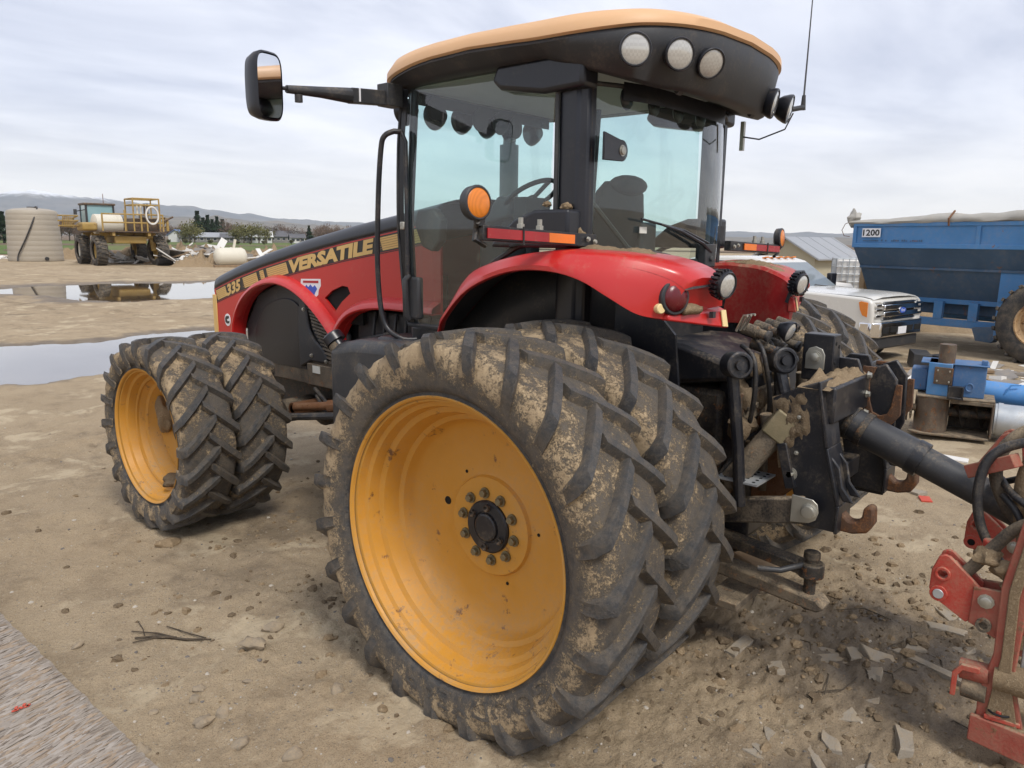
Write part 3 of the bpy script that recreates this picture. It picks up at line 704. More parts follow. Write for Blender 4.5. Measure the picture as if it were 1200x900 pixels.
RT = [tyre_mesh('rear_tyre', .898, .452, .655, .044, 23, ZR, 1, True), tyre_mesh('rear_tyre', .898, .452, .655, .044, 23, ZR, 5)]
FT = [tyre_mesh('front_tyre', .688, .40, .505, .044, 20, ZF, 3), tyre_mesh('front_tyre', .688, .40, .505, .044, 20, ZF, 8)]
RR = rim_mesh('rear_rim', .664, .30, 'wheel_yellow', [(.305, .47), (.315, .40), (.318, .265), (.312, .247), (.296, .237), (.294, .2), (.294, 0)], .42)
FR = rim_mesh('front_rim', .510, .25, 'wheel_yellow_dirty', [(.27, .33), (.275, .3), (.33, .17), (.335, .15), (.33, 0)], .37)
def link(name, me, par, loc, rx=0, flip=False):
    o = bpy.data.objects.new(name, me); COL.objects.link(o); o.parent = par; o.location = loc
    o.rotation_euler = (rx, 0, PI if flip else 0); return o
hub_me = MB().lathe([(.03, .130), (-.010, .128), (-.018, .121), (-.020, .078), (-.014, .074), (-.014, .070), (-.026, .066), (-.030, .058), (-.030, 0)], (0, 0, 0), (1, 0, 0), 40).mesh('hub', 'black_paint', 25)
nb_ = MB(); hexbolt(nb_, (0, 0, 0), (-1, 0, 0), .0185, .028, 6); nb_.lathe([(0, .027), (-.006, .027), (-.006, 0)], (0, 0, 0), (1, 0, 0), 16)
nut_me = nb_.mesh('wheel_nut', 'muddy_nut' if 'muddy_nut' in M else 'dark_metal', 30)
paint('nut_metal', (.2, .17, .1), .45, metal=.6, dust=.5, scale=20, var=.3, rust=.3); nut_me.materials[0] = M['nut_metal']
ring_me = MB().lathe([(.01, .017), (-.012, .017), (-.014, .014), (-.010, .010), (-.004, .008), (-.004, 0)], (0, 0, 0), (1, 0, 0), 14).mesh('hub_bolt', 'dark_metal', 30)
hole_me = MB().lathe([(.0, .021), (-.0025, .020), (-.002, .0)], (0, 0, 0), (1, 0, 0), 18).mesh('rim_hole_disc', 'hole_black', 0)  # not drilled: flat black discs carry the holes' inner dark as colour
hole_s = MB().lathe([(.0, .0085), (-.002, .008), (-.0015, .0)], (0, 0, 0), (1, 0, 0), 10).mesh('rim_hole_disc', 'hole_black', 0)
def wheel_set(xo, y, z, tyre, rim, w, face, flip, rear, bolts):
    sgn = 1 if not flip else -1
    # xo = outer lip plane
    tc_ = xo+sgn*w*.43
    t = link('rear_tyre' if rear else 'front_tyre', tyre, T, (tc_, y, z), 0, False)
    r_ = link('rear_rim' if rear else 'front_rim', rim, T, (xo, y, z), 0, flip)
    if bolts and rear:
        link('hub', hub_me, r_, (.294, 0, 0))
        for k in range(10):
            a = 2*PI*(k+.28)/10; link('wheel_nut', nut_me, r_, (.292, .163*math.cos(a), .163*math.sin(a)))
        for a in (.55, 1.65, 3.6, 4.75): link('hub_bolt', ring_me, r_, (.272, .098*math.cos(a), .098*math.sin(a)))
        link('rim_hole_disc', hole_me, r_, (.3165, .30*math.cos(.18), .30*math.sin(.18)))
        for a in (.95, 3.05, 4.35): link('rim_hole_disc', hole_s, r_, (.3165, .285*math.cos(a), .285*math.sin(a)))
    if bolts and not rear:
        link('hub', hub_me, r_, (.335, 0, 0))
        for k in range(8):
            a = 2*PI*(k+.1)/8; link('wheel_nut', nut_me, r_, (.325, .135*math.cos(a), .135*math.sin(a)))
    return t, r_
XR, XR2, XF, XF2 = -1.90, -1.345, -1.715, -1.285
_, rim_a = wheel_set(XR, 0, ZR, RT[0], RR, .452, 0, False, True, True)
wheel_set(XR2, 0, ZR, RT[1], RR, .452, 0, False, True, False)
wheel_set(-XR, 0, ZR, RT[1], RR, .452, 0, True, True, True); wheel_set(-XR2, 0, ZR, RT[0], RR, .452, 0, True, True, False)
_, rim_f = wheel_set(XF, LF, ZF, FT[0], FR, .40, 0, False, False, True)
wheel_set(XF2, LF, ZF, FT[1], FR, .40, 0, False, False, False)
wheel_set(-XF, LF, ZF, FT[1], FR, .40, 0, True, False, True); wheel_set(-XF2, LF, ZF, FT[0], FR, .40, 0, True, False, False)
# caked mud inside the front rim
def clump(par, c, r, sc, seed, mat='mud'):
    return MB().sphere(c, r, 20, 13, sc=sc, jit=.55, seed=seed).build('mud_clump', mat, par, 60)
clump(rim_f, (.262, .235, .085), .105, (.45, .9, 1.45), 2); clump(rim_f, (.19, -.06, -.375), .085, (1.1, 1.5, .5), 4, 'mud_dark'); clump(rim_f, (.25, -.2, -.27), .06, (.4, 1.6, .8), 5, 'mud_dark')
clump(rim_f, (.29, -.1, -.14), .06, (.4, .8, 1.6), 7, 'mud_dark')
# axles and driveline
MB().lathe([(-1.6, .11), (-.95, .12), (-.9, .17), (-.5, .22), (-.35, .3), (.35, .3), (.5, .22), (.9, .17), (.95, .12), (1.6, .11)], (0, 0, ZR), (1, 0, 0), 24, True).build('rear_axle', 'dark_metal', T)
MB().lathe([(-1.45, .12), (-.85, .13), (-.8, .17), (-.62, .17), (-.55, .1), (-.2, .11), (-.12, .2), (.12, .2), (.2, .11), (.55, .1), (.62, .17), (.8, .17), (.85, .13), (1.45, .12)], (0, LF, ZF), (1, 0, 0), 20, True).build('front_axle', 'dark_metal', T)
b = MB().tube([(-.62, LF-.28, .80), (.62, LF-.28, .80)], .035, 10); b.tube([(-.62, LF-.28, .80), (-.3, LF-.28, .80)], .055, 12)
b.build('steering_cylinder', 'rusty', T)
b = MB(); b.span((-.34, -.55, .55), (.34, 1.5, 1.42)); b.span((-.28, 1.4, .7), (.28, 2.6, 1.3)); b.span((-.24, 2.5, .62), (.24, 4.3, 1.15)); b.cyl((0, 1.3, .62), (0, 3.2, .68), .06, 12)
b.build('transmission_housing', 'dark_metal', T, bevel=.03)
b = MB()
for x in (-.38, .38): b.span((x-.035, 1.9, .98), (x+.035, 4.35, 1.2))
b.build('frame_rail', 'muddy_metal', T, bevel=.008)
MB().span((-.455, 2.62, .99), (-.43, 3.12, 1.17)).build('side_step', 'muddy_metal', T, bevel=.006)
MB().span((-.463, 2.93, 1.10), (-.4565, 3.03, 1.16)).build('plate', 'label_white', T)
# engine bay clutter seen between bonnet, tank and cab
b = MB(); b.span((-.3, 1.5, 1.2), (.3, 4.2, 1.62)); b.span((-.4, 1.55, 1.3), (-.28, 2.5, 1.66)); b.build('engine_block', 'black_plastic', T, bevel=.02)
b = MB()
for i in range(6): b.tube([(-.42, 1.62+.12*i, 1.34), (-.45, 1.64+.12*i, 1.5), (-.41, 1.66+.12*i, 1.66)], .014, 8)
b.tube([(-.44, 1.6, 1.45), (-.47, 2.0, 1.52), (-.44, 2.45, 1.42)], .02, 8); b.build('engine_hose', 'hose_rubber', T)
b = MB().tube([(-.5, 2.95, .98), (-.56, 2.7, .9), (-.5, 2.45, .95), (-.42, 2.2, 1.0)], .016, 8); b.tube([(-.52, 2.9, .93), (-.6, 2.62, .8), (-.5, 2.3, .86)], .016, 8)
b.tube([(-.36, 2.25, .76), (-.62, 2.5, .84), (-.86, 2.95, .8)], .03, 10); b.build('axle_hose', 'hose_rubber', T)
b = MB().tube([(-.72, 2.92, .86), (-.5, 2.4, .93), (-.42, 2.05, .97)], .034, 12); b.cyl((-.60, 2.63, .895), (-.555, 2.53, .91), .05, 12); b.build('tie_rod', 'rusty', T)

# ---------------------------------------------------------------- bonnet
HY = [1.45, 1.93, 2.5, 3.13, 3.7, 4.15, 4.45, 4.58]; HZ = [2.42, 2.345, 2.26, 2.15, 2.035, 1.925, 1.84, 1.80]
def hz_(y): return interp(y, HY, HZ)
def hx_(y): return interp(y, [1.45, 4.58], [.505, .455])
def side(y, z, off=0.0): return (-hx_(y)-off, y, z)
top = []
ys = [1.45+i*(4.58-1.45)/40 for i in range(41)]
for y in ys:
    W = hx_(y); z = hz_(y); row = []
    for (a, b_) in ((1.0, -.085), (1.0, -.05), (.985, -.018), (.95, .012), (.87, .036), (.7, .055), (.4, .068), (0, .074)): row.append((-W*a, y, z+b_))
    row += [(-p[0], p[1], p[2]) for p in reversed(row[:-1])]; top.append(row)
nose = [(p[0]*.97, 4.61, p[2]-.03) for p in top[-1]]; nose2 = [(p[0]*.9, 4.62, 1.66-.0*k) for k, p in enumerate(top[-1])]
MB().grid(top+[nose, nose2]).build('bonnet_top', 'black_clean', T, 40, thick=.012)
# red side panels with wheel arches
arch = [(4.13, 1.30), (4.11, 1.42), (4.03, 1.56), (3.9, 1.68), (3.72, 1.77), (3.5, 1.818), (3.3, 1.81), (3.1, 1.755), (2.93, 1.67), (2.78, 1.57), (2.66, 1.47), (2.6, 1.42)]
arch2 = [(2.6, 1.42), (2.57, 1.47), (2.48, 1.57), (2.35, 1.645), (2.15, 1.69), (1.9, 1.705), (1.45, 1.70)]
arch_s = [tuple(p) for p in cat(arch, 3)]; arch2_s = [tuple(p) for p in cat(arch2, 3)]
outl = [(4.56, 1.30)]+arch_s+arch2_s[1:]+[(y, hz_(y)-.075) for y in ys[::2]]
vent = [(2.80, 1.735), (2.70, 1.80), (2.56, 1.845), (2.49, 1.84), (2.46, 1.79), (2.57, 1.72), (2.665, 1.635)]
for s_ in (-1, 1):
    MB().prism(outl, 0, .02, lambda a, c, t, s_=s_: (s_*(hx_(a)-t), a, c), [vent]).build('bonnet_side', 'red', T, 25)
    v_ = MB().prism([(2.95, 1.55), (2.95, 1.9), (2.35, 1.9), (2.35, 1.55)], .03, .05, lambda a, c, t, s_=s_: (s_*(hx_(a)-t), a, c)); v_.build('vent_mesh', 'hole_black', T, 0)
    # flared arch lips
    for A, nm in ((arch_s, 'wheel_arch_lip'), (arch2_s, 'rear_arch_lip')):
        rows = []; n = len(A)
        for i, (y, z) in enumerate(A):
            y0, z0 = A[max(0, i-1)]; y1, z1 = A[min(n-1, i+1)]; tx, tz = y1-y0, z1-z0; L = math.hypot(tx, tz) or 1; ny, nz = tz/L, -tx/L
            if nz < 0 and abs(ny) < .98: ny, nz = -ny, -nz
            if nm == 'wheel_arch_lip': ny, nz = (y-3.38), (z-1.36); L = math.hypot(ny, nz); ny /= L; nz /= L
            W = hx_(y); big = .075 if nm == 'wheel_arch_lip' else .085
            rows.append([(s_*(W-.004), y+ny*big, z+nz*big), (s_*(W+.012), y+ny*big*.96, z+nz*big*.96), (s_*(W+.07), y+ny*big*.62, z+nz*big*.62), (s_*(W+.085), y+ny*big*.45, z+nz*big*.45), (s_*(W+.09), y+ny*.012, z+nz*.012), (s_*(W+.08), y, z), (s_*(W-.05), y+ny*.004, z+nz*.004)])
        MB().grid(rows).build(nm, 'red', T, 50)
    # black liner under the arch with its louvres
    ln = MB().prism([(4.12, 1.0), (4.12, 1.42), (3.9, 1.7), (3.5, 1.84), (3.1, 1.8), (2.8, 1.62), (2.6, 1.45), (2.58, 1.16), (2.7, 1.05), (3.3, 1.0)], 0, .03, lambda a, c, t, s_=s_: (s_*(.405-t), a, c))
    L_ = ln.build('engine_side_panel', 'black_plastic', T, 0, bevel=.01)
    rr_ = [tuple(p) for p in cat([(3.98, 1.1), (3.95, 1.4), (3.78, 1.6), (3.5, 1.69), (3.3, 1.66), (3.22, 1.55), (3.2, 1.3), (3.17, 1.1)], 5)]
    MB().prism(rr_, 0, .012, lambda a, c, t, s_=s_: (s_*(.407+t), a, c)).build('recess_panel', 'black_clean', L_, 0, bevel=.008)
    pp = [tuple(p) for p in cat([(3.24, 1.12), (3.25, 1.5), (3.22, 1.68), (3.15, 1.70), (3.12, 1.6), (3.10, 1.48), (3.03, 1.38), (2.90, 1.3), (2.86, 1.22), (2.92, 1.19), (3.08, 1.19)], 5)]
    MB().prism(pp, 0, .035, lambda a, c, t, s_=s_: (s_*(.408+t), a, c)).build('shroud', 'black_plastic', L_, 25, bevel=.014)
    for k in range(17):
        f = k/16; y0 = interp(f, [0, .5, 1], [3.11, 3.03, 2.83]); z0 = interp(f, [0, .35, .75, 1], [1.69, 1.54, 1.35, 1.21])
        y1 = interp(f, [0, .5, 1], [2.93, 2.76, 2.60]); z1 = z0-.035
        MB().beam((s_*.424, max(y0, y1+.08), z0), (s_*.424, y1, z1), .045, .014).build('louvre', 'louvre_black', L_, 0)
    bl = MB()
    for y, z in ((3.06, 1.24), (2.86, 1.21), (3.15, 1.62)): hexbolt(bl, (s_*.444, y, z), (s_, 0, 0), .014, .014, 6)
    bl.build('panel_bolt', 'zinc', L_)
# nose
MB().prism([(-.44, 1.32), (.44, 1.32), (.44, 1.66), (-.44, 1.66)], 4.57, 4.60, lambda a, c, t: (a, t, c)).build('grille', 'black_plastic', T)
for s_ in (-1, 1): MB().span((s_*.452-.012, 4.545, 1.30), (s_*.452+.012, 4.612, 1.665)).build('nose_trim', 'gold', T, bevel=.004)
# stripe graphics (flat print, 2 mm proud)
def band(name, y0, y1, o0, o1, mat, off, s_, cut=0.0):
    n = max(2, int(abs(y1-y0)/.08)); rows = [[], []]
    for i in range(n+1):
        y = y0+(y1-y0)*i/n
        for r_, o_ in ((0, o0), (1, o1)):
            yy = y+(cut if r_ else 0); rows[r_].append((s_*(hx_(yy)+off), yy, hz_(yy)-o_))
    return MB().grid(rows).build(name, mat, T, 0)
def letters(word, y_start, o_bot, hgt, width, mat, off, s_, bold=.02, shear=.0, outline=True):
    for k, (bd, mt, of) in enumerate(((bold+.035, 'stripe_black', off), (bold, mat, off+.0012))):
        tv, tf = text_tris(word, shear, bd); L = max(p[0] for p in tv); vs = []
        for a, c in tv:
            y = y_start-s_*-1*(a/L)*width if s_ < 0 else y_start+(a/L)*width-width
            yy = y; vs.append((s_*(hx_(yy)+of), yy, hz_(yy)-o_bot+c*hgt+(0 if k else -.001)))
        MB().add(vs, tf).build('lettering', mt, T, 0, fix=False)
B0, B1 = .085, .215
for s_ in (-1, 1):
    band('stripe', 4.55, 1.46, .078, .084, 'stripe_black', .0015, s_)
    band('stripe', 4.55, 1.46, .095, .225, 'stripe_black', .0015, s_)
    band('stripe', 4.55, 1.46, .215, .219, 'stripe_red', .0028, s_)
    for (a, c) in ((4.55, 4.37), (4.05, 3.81), (3.76, 3.695), (3.645, 3.33), (2.09, 1.47)):
        g = band('stripe', a, c, .107, .203, 'gold', .0028, s_, -.035)
        for i in range(5): band('stripe', a, c, .118+i*.017, .122+i*.017, 'gold_line', .004, s_, -.004)
def word_left(word, y_from, y_to, o_bot, hgt, bold, shear):
    for bd, mt, of in ((bold, 'gold', .0042),):
        tv, tf = text_tris(word, shear, bd); L = max(p[0] for p in tv)
        vs = []
        for a, c in tv:
            y = y_from+(y_to-y_from)*a/L; vs.append((-(hx_(y)+of), y, hz_(y)-o_bot+c*hgt))
        MB().add(vs, tf).build('lettering', mt, T, 0, fix=False)
word_left('VERSATILE', 3.29, 2.16, .210, .112, .055, .10); word_left('335', 4.34, 4.09, .210, .108, .045, .10)
# round badge and dealer sticker
c = (4.36, 1.44); MB().px([(c[0]+.052*math.cos(q), c[1]+.058*math.sin(q)) for q in [2*PI*i/24 for i in range(24)]], -hx_(4.36)-.003, -hx_(4.36)+.002).build('badge', 'white_print', T)
MB().px([(c[0]+.04, c[1]-.02), (c[0]+.01, c[1]-.036), (c[0]-.03, c[1]-.03), (c[0]-.034, c[1]-.008), (c[0]+.0, c[1]-.012), (c[0]+.012, c[1]+.004), (c[0]-.03, c[1]+.018), (c[0]-.026, c[1]+.04), (c[0]+.024, c[1]+.034), (c[0]+.042, c[1]+.012)], -hx_(4.36)-.0045, -hx_(4.36)).build('emblem', 'stripe_black', T)
sy, sz = 2.985, 1.80
sh_ = [(sy+.13, sz+.075), (sy-.14, sz+.085), (sy-.14, sz+.03), (sy-.11, sz-.005), (sy-.1, sz-.045), (sy, sz-.1), (sy+.1, sz-.03), (sy+.1, sz-.005), (sy+.14, sz+.02)]
MB().px(sh_, -hx_(3)-.003, -hx_(3)+.002).build('sticker', 'white_print', T, 0)
MB().px([(sy+.09, sz+.0), (sy+.055, sz+.03), (sy+.03, sz+.012), (sy, sz+.035), (sy-.03, sz+.014), (sy-.06, sz+.032), (sy-.09, sz+.004), (sy-.06, sz-.03), (sy-.05, sz-.05), (sy, sz-.074), (sy+.05, sz-.045)], -hx_(3)-.0045, -hx_(3)).build('sticker_print', 'blue_print', T, 0)
MB().px([(sy+.1, sz+.062), (sy-.11, sz+.07), (sy-.11, sz+.05), (sy+.1, sz+.044)], -hx_(3)-.0045, -hx_(3)).build('sticker_print', 'stripe_red', T, 0)

# ---------------------------------------------------------------- fuel tank beside the steps
b = MB(); sec = lambda y, z0, z1, x0, x1: [(x0, y, z0), (x0, y, z1-.05), (x0+.05, y, z1), (x1-.05, y, z1), (x1, y, z1-.05), (x1, y, z0)]
rows = [sec(2.02, .72, 1.45, -.98, -.62), sec(1.98, .68, 1.50, -1.04, -.55), sec(1.7, .64, 1.555, -1.07, -.5), sec(1.35, .60, 1.57, -1.07, -.5), sec(1.12, .6, 1.54, -1.0, -.5)]
b.grid(rows, closeu=True); b.f += [tuple(range(6)), tuple(range(29, 23, -1))]; b.m += [0, 0]; FTK = b.build('fuel_tank', 'black_plastic', T, 40, bevel=.03, seg=3)
b = MB().lathe([(-.05, .05), (0, .05), (0, .072), (.055, .072), (.065, .062), (.065, 0)], (-.98, 1.99, 1.505), (-.15, .5, .6), 24); b.build('tank_cap', 'black_clean', FTK)
MB().lathe([(0, .055), (.1, .05)], (-.97, 1.93, 1.42), (-.15, .5, .6), 20).build('filler_neck', 'muddy_metal', FTK)
for i in range(3):
    MB().span((-1.0, 1.02-.0*i, .5+.32*i), (-.55, 1.3, .53+.32*i)).build('step', 'dark_metal', T, bevel=.006)
# ---------------------------------------------------------------- cab
def frame_tube(pts, r, name, mat='black_clean', n=8, par=None): return MB().tube(pts, r, n).build(name, mat, par or T, 60)
CW = .80
def door_x(z): return -(CW+.035*(1-((z-2.35)/.78)**2))
def door_pts():
    lo = [(1.43, 1.66), (1.12, 1.66), (1.05, 1.74), (.95, 1.86), (.82, 1.98), (.66, 2.09), (.5, 2.17), (.38, 2.205), (.27, 2.21)]
    return lo
# door glass: rows in z, from the front edge to the fender curve
LOW = door_pts(); zz = [1.66+i*(3.135-1.66)/28 for i in range(29)]
def y_front(z): return interp(z, [1.66, 1.9, 2.3, 2.8, 3.135], [1.43, 1.465, 1.49, 1.49, 1.47])
def y_back(z): return interp(z, [p[1] for p in LOW[1:]], [p[0] for p in LOW[1:]]) if z < 2.2 else .27
for s_ in (-1, 1):
    rows = []
    for z in zz:
        y1, y0 = y_front(z), y_back(z); rows.append([(-s_*door_x(z)*1.0, y0+(y1-y0)*j/14, z) for j in range(15)])
    dg = MB().grid(rows).build('door_glass', 'cab_glass', T, 60)
    # frit border and seals
    edge = [(y_front(z), z) for z in zz]
    MB().grid([[(-s_*(door_x(z)-.004), y_front(z)+.004, z), (-s_*(door_x(z)-.004), y_front(z)-.055, z)] for z in zz]).build('glass_border', 'stripe_black', dg, 60)
    loop = [(-s_*(door_x(z)-.002), y_front(z)+.004, z) for z in zz]+[(-s_*door_x(3.13), y, 3.14) for y in (1.3, .9, .5, .27)]
    frame_tube(loop, .011, 'door_seal', 'black_plastic', 6, dg)
    frame_tube([(-s_*(door_x(z)-.004), y, z) for y, z in LOW], .016, 'door_seal', 'black_plastic', 6, dg)
    frame_tube([(-s_*(door_x(z)-.0), y, z) for y, z in [(p[0]-.045, p[1]+.02) for p in LOW[1:]]], .012, 'door_seal', 'dark_metal', 6, dg)
    MB().box((-s_*(door_x(2.3)-.02), 1.43, 2.29), (.022, .04, .05)).build('hinge', 'zinc', dg, bevel=.006)
    h = MB(); h.tube([(-s_*(door_x(1.9)-.01), 1.405, 1.70), (-s_*(door_x(1.9)-.03), 1.41, 1.72), (-s_*(door_x(1.9)-.035), 1.41, 1.95), (-s_*(door_x(1.9)-.01), 1.395, 1.98)], .022, 10)
    h.build('door_handle', 'black_plastic', dg, 60); h = MB().span((s_*.79, 1.31, 1.70), (s_*.838, 1.42, 1.97)); h.build('handle_plate', 'black_plastic', dg, bevel=.015)
    MB().prism([(1.36, 2.16), (1.27, 2.13), (1.2, 2.2), (1.19, 2.33), (1.26, 2.40), (1.4, 2.39), (1.43, 2.3)], 0, .07, lambda a, c, t, s_=s_: (s_*(.76-t), a, c)).build('lock_box', 'black_plastic', dg, bevel=.012)
    # rear corner post, upper box and lower cowl
    MB().pz([(s_*.82, .235), (s_*.835, .20), (s_*.835, .10), (s_*.80, .055), (s_*.74, .05), (s_*.72, .2)], 1.5, 3.12).build('corner_post', 'black_clean', T, 25, bevel=.012)
    frame_tube([(s_*.838, .232, z) for z in (2.2, 2.5, 2.8, 3.0)], .014, 'post_trim', 'black_plastic', 6)
    MB().px([(.04, 2.97), (.04, 3.14), (.62, 3.14), (.66, 3.06), (.6, 3.01), (.3, 2.96)], s_*.74, s_*.885).build('air_box', 'black_clean', T, 25, bevel=.025, seg=3)
    MB().px([(.08, 2.17), (.08, 2.37), (.3, 2.37), (.45, 2.32), (.6, 2.2), (.62, 2.17)], s_*.76, s_*.93).build('post_cowl', 'black_clean', T, 25, bevel=.03, seg=3)
    frame_tube([(s_*.75, 1.44, 1.6), (s_*.77, 1.46, 2.3), (s_*.74, 1.43, 3.12)] if s_ < 0 else [(.75, 1.2, 1.6), (.77, 1.18, 2.3), (.74, 1.16, 3.12)], .026, 'front_post', 'black_clean', 8)
    MB().span((s_*.70, .62, 1.35), (s_*.79, 1.44, 1.655)).build('cab_sill', 'black_paint', T, bevel=.02)
# floor and firewall
b = MB(); b.span((-.7, .1, 1.5), (.7, 1.42, 1.6)); b.build('cab_floor', 'black_plastic', T)
b = MB(); b.span((-.7, .1, 1.6), (.7, .16, 2.1)); b.build('rear_bulkhead', 'black_plastic', T)
# windscreen
b = MB().grid([[(x, 1.47+.1*(1-(x/.74)**2), z) for x in [-.74+.148*i for i in range(11)]] for z in (1.75, 2.4, 3.12)]); b.build('windscreen', 'cab_glass', T, 60)
# rear window: bulging glass, its seal, wiper and light
def ry(x): return .075-.155*(1-abs(x/.79)**3.2)
def rz0(x): return interp(x, [-.79, -.3, -.15, .05, .25, .79], [2.155, 2.15, 2.13, 2.05, 2.03, 2.03])
xs = [-.775+i*1.55/40 for i in range(41)]
rg = MB().grid([[(x, ry(x)+.05*(f-.5)**2, rz0(x)+(3.0-rz0(x))*f) for x in xs] for f in [i/10 for i in range(11)]]).build('rear_window', 'cab_glass', T, 60)
frame_tube([(x, ry(x)-.006, rz0(x)-.004) for x in xs], .014, 'window_seal', 'black_plastic', 6, rg)
frame_tube([(-.779, ry(-.779)-.004, rz0(-.779)+(3.0-rz0(-.779))*i/8) for i in range(9)], .012, 'window_seal', 'dark_metal', 6, rg)
frame_tube([(.779, ry(.779)-.004, 2.03+.97*i/8) for i in range(9)], .012, 'window_seal', 'black_plastic', 6, rg)
frame_tube([(x, ry(x)-.004, 3.0) for x in xs], .012, 'window_seal', 'black_plastic', 6, rg)
b = MB().py([(-.77, 2.62), (-.62, 2.625)]+[(-.60+.055*math.cos(q), 2.68+.055*math.sin(q)) for q in [-1.4+2.8*i/10 for i in range(11)]]+[(-.62, 2.735), (-.77, 2.76)], -.022, -.008); b.build('window_hinge', 'black_clean', rg, bevel=.003)
hb = MB(); hexbolt(hb, (-.60, -.022, 2.68), (0, -1, 0), .022, .012, 12); hb.build('hinge_bolt', 'zinc', rg)
b = MB(); b.tube([(.30, -.115, 2.15), (.18, -.125, 2.20), (-.1, -.125, 2.27), (-.32, -.115, 2.305)], [.014, .012, .009, .006], 6); b.tube([(.28, -.112, 2.205), (-.05, -.118, 2.275), (-.5, -.095, 2.33)], .007, 6); b.build('wiper', 'black_clean', rg)
b = MB(); b.span((.22, -.125, 2.06), (.36, -.075, 2.20)); b.cyl((.29, -.12, 2.11), (.29, -.14, 2.11), .018, 10); b.build('wiper_motor', 'black_plastic', rg, bevel=.008)
MB().span((-.47, -.072, 2.255), (-.40, -.066, 2.29)).build('sticker', 'label_white', rg)
# ---------------------------------------------------------------- interior
b = MB(); b.grid([[(sx_*w_, .42+.1*f_-(.09 if abs(sx_) < .9 else 0)*0, 2.04+.62*f_) for sx_ in (-1, -.7, 0, .7, 1)] for f_, w_ in ((0, .25), (.4, .27), (.8, .24), (1, .17))]); 
b = MB(); 
for (z, wd, y, th) in ((2.03, .25, .5, .1),): pass
st_ = []
for z, wd, yc, th in ((2.02, .23, .56, .06), (2.1, .25, .54, .075), (2.35, .265, .47, .075), (2.6, .25, .42, .07), (2.74, .21, .40, .06), (2.80, .15, .395, .04)):
    st_.append([(wd*math.cos(2*PI*i/16)**1 if abs(math.cos(2*PI*i/16)) < .8 else math.copysign(wd*.93, math.cos(2*PI*i/16)), yc+th*math.sin(2*PI*i/16), z) for i in range(16)])
b = MB().grid(st_, closeu=True); b.f += [tuple(range(16)), tuple(range(95, 79, -1))]; b.m += [0, 0]; ST = b.build('seat_backrest', 'seat_fabric', T, 50); ST.location = (.20, .05, -.30); ST.scale = (1.25, 1.1, 1.03)
MB().sphere((.21, .44, 2.565), .16, 16, 8, sc=(1.2, .55, .42)).build('headrest', 'seat_fabric', T, 60)
MB().span((-.27, .5, 1.93), (.27, 1.02, 2.06)).build('seat_cushion', 'seat_fabric', T, bevel=.04, seg=3)
MB().span((-.2, .55, 1.6), (.2, .95, 1.93)).build('seat_base', 'black_plastic', T, bevel=.02)
b = MB(); b.span((.42, .45, 2.1), (.62, 1.15, 2.34)); b.span((.28, .45, 1.6), (.5, .9, 2.1)); b.build('armrest_console', 'grey_plastic', T, bevel=.02)
b = MB(); b.box((.52, 1.08, 2.42), (.05, .22, .17)); b.tube([(.42, .95, 2.2), (.5, 1.0, 2.38)], .015, 8); b.build('monitor', 'black_plastic', T, bevel=.01)
b = MB(); b.grid([[(x, 1.18+dy, z) for x in (-.17, -.06, .06, .17)] for z, dy in ((1.6, .02), (2.1, .06), (2.42, .0))]); b.span((-.2, 1.15, 1.6), (.2, 1.38, 2.3)); b.px([(1.38, 2.3), (1.1, 2.36), (1.06, 2.48), (1.2, 2.5)], -.22, .22); b.build('dashboard', 'grey_plastic', T, bevel=.02)
Rw = Matrix.Rotation(rad(-32), 3, 'X'); cw = Vector((-.05, 1.04, 2.5)); b = MB()
b.tube([cw+Rw @ Vector((.19*math.cos(q), .19*math.sin(q), 0)) for q in [2*PI*i/28 for i in range(29)]], .016, 8, False)
for q in (.5, 2.6, 4.7): b.tube([cw+Rw @ Vector((.19*math.cos(q), .19*math.sin(q), 0)), cw+Rw @ Vector((0, 0, -.02))], .015, 6)
b.tube([cw, cw+Rw @ Vector((0, .05, -.35))], .03, 8); b.build('steering_wheel', 'black_plastic', T, 60)
b = MB(); b.span((-.74, .1, 1.62), (-.5, .55, 2.06)); b.span((.5, .1, 1.62), (.74, 1.0, 2.0)); b.build('side_console', 'black_plastic', T, bevel=.03)
b = MB(); b.box((-.38, .78, 2.36), (.2, .1, .22)); b.tube([(-.38, .8, 2.28), (-.4, .75, 2.05)], .02, 8); b.build('passenger_seat', 'seat_fabric', T, bevel=.05, seg=3)
MB().pz([(-.76, .1), (.76, .1), (.76, 1.45), (-.76, 1.45)], 3.125, 3.14).build('headliner', 'liner_grey', T)
b = MB(); b.tube([(.58, .05, 2.05), (.58, .06, 2.95)], .022, 8); b.tube([(-.66, .14, 2.1), (-.6, .14, 2.9)], .018, 8); b.tube([(-.7, .1, 2.42), (-.45, .02, 2.18), (-.3, .0, 2.12)], .014, 6); b.build('cab_rail', 'black_plastic', T)
# ---------------------------------------------------------------- roof
def outline(inset, n=96):
    X0, Yb, Yf, R = .985-inset, -.275+inset, 1.74-inset, .42; pts = []
    for i in range(n):
        q = 2*PI*i/n; ex = 4.6
        cx_ = math.copysign(abs(math.cos(q))**(2/ex), math.cos(q)); sy_ = math.copysign(abs(math.sin(q))**(2/ex), math.sin(q))
        y = (Yb+Yf)/2+(Yf-Yb)/2*sy_; x = X0*cx_*(1-.06*max(0, (y-.9)/.8)); y -= .15*(1-(x/X0)**2)*(1 if sy_ < -.5 else 0) ; pts.append((x, y))
    return pts
def rear(y): return max(0, min(1, (.28-y)/.5))
def seam(x, y): return 3.185+.05*(1-(x/.985)**2)*(rear(y))+.03*math.exp(-((y-.8)/.5)**2)+.02*rear(y)-.03*max(0, (y-1.2)/.5)
def layer(inset, fz): return [(x, y, fz(x, y)) for x, y in outline(inset)]
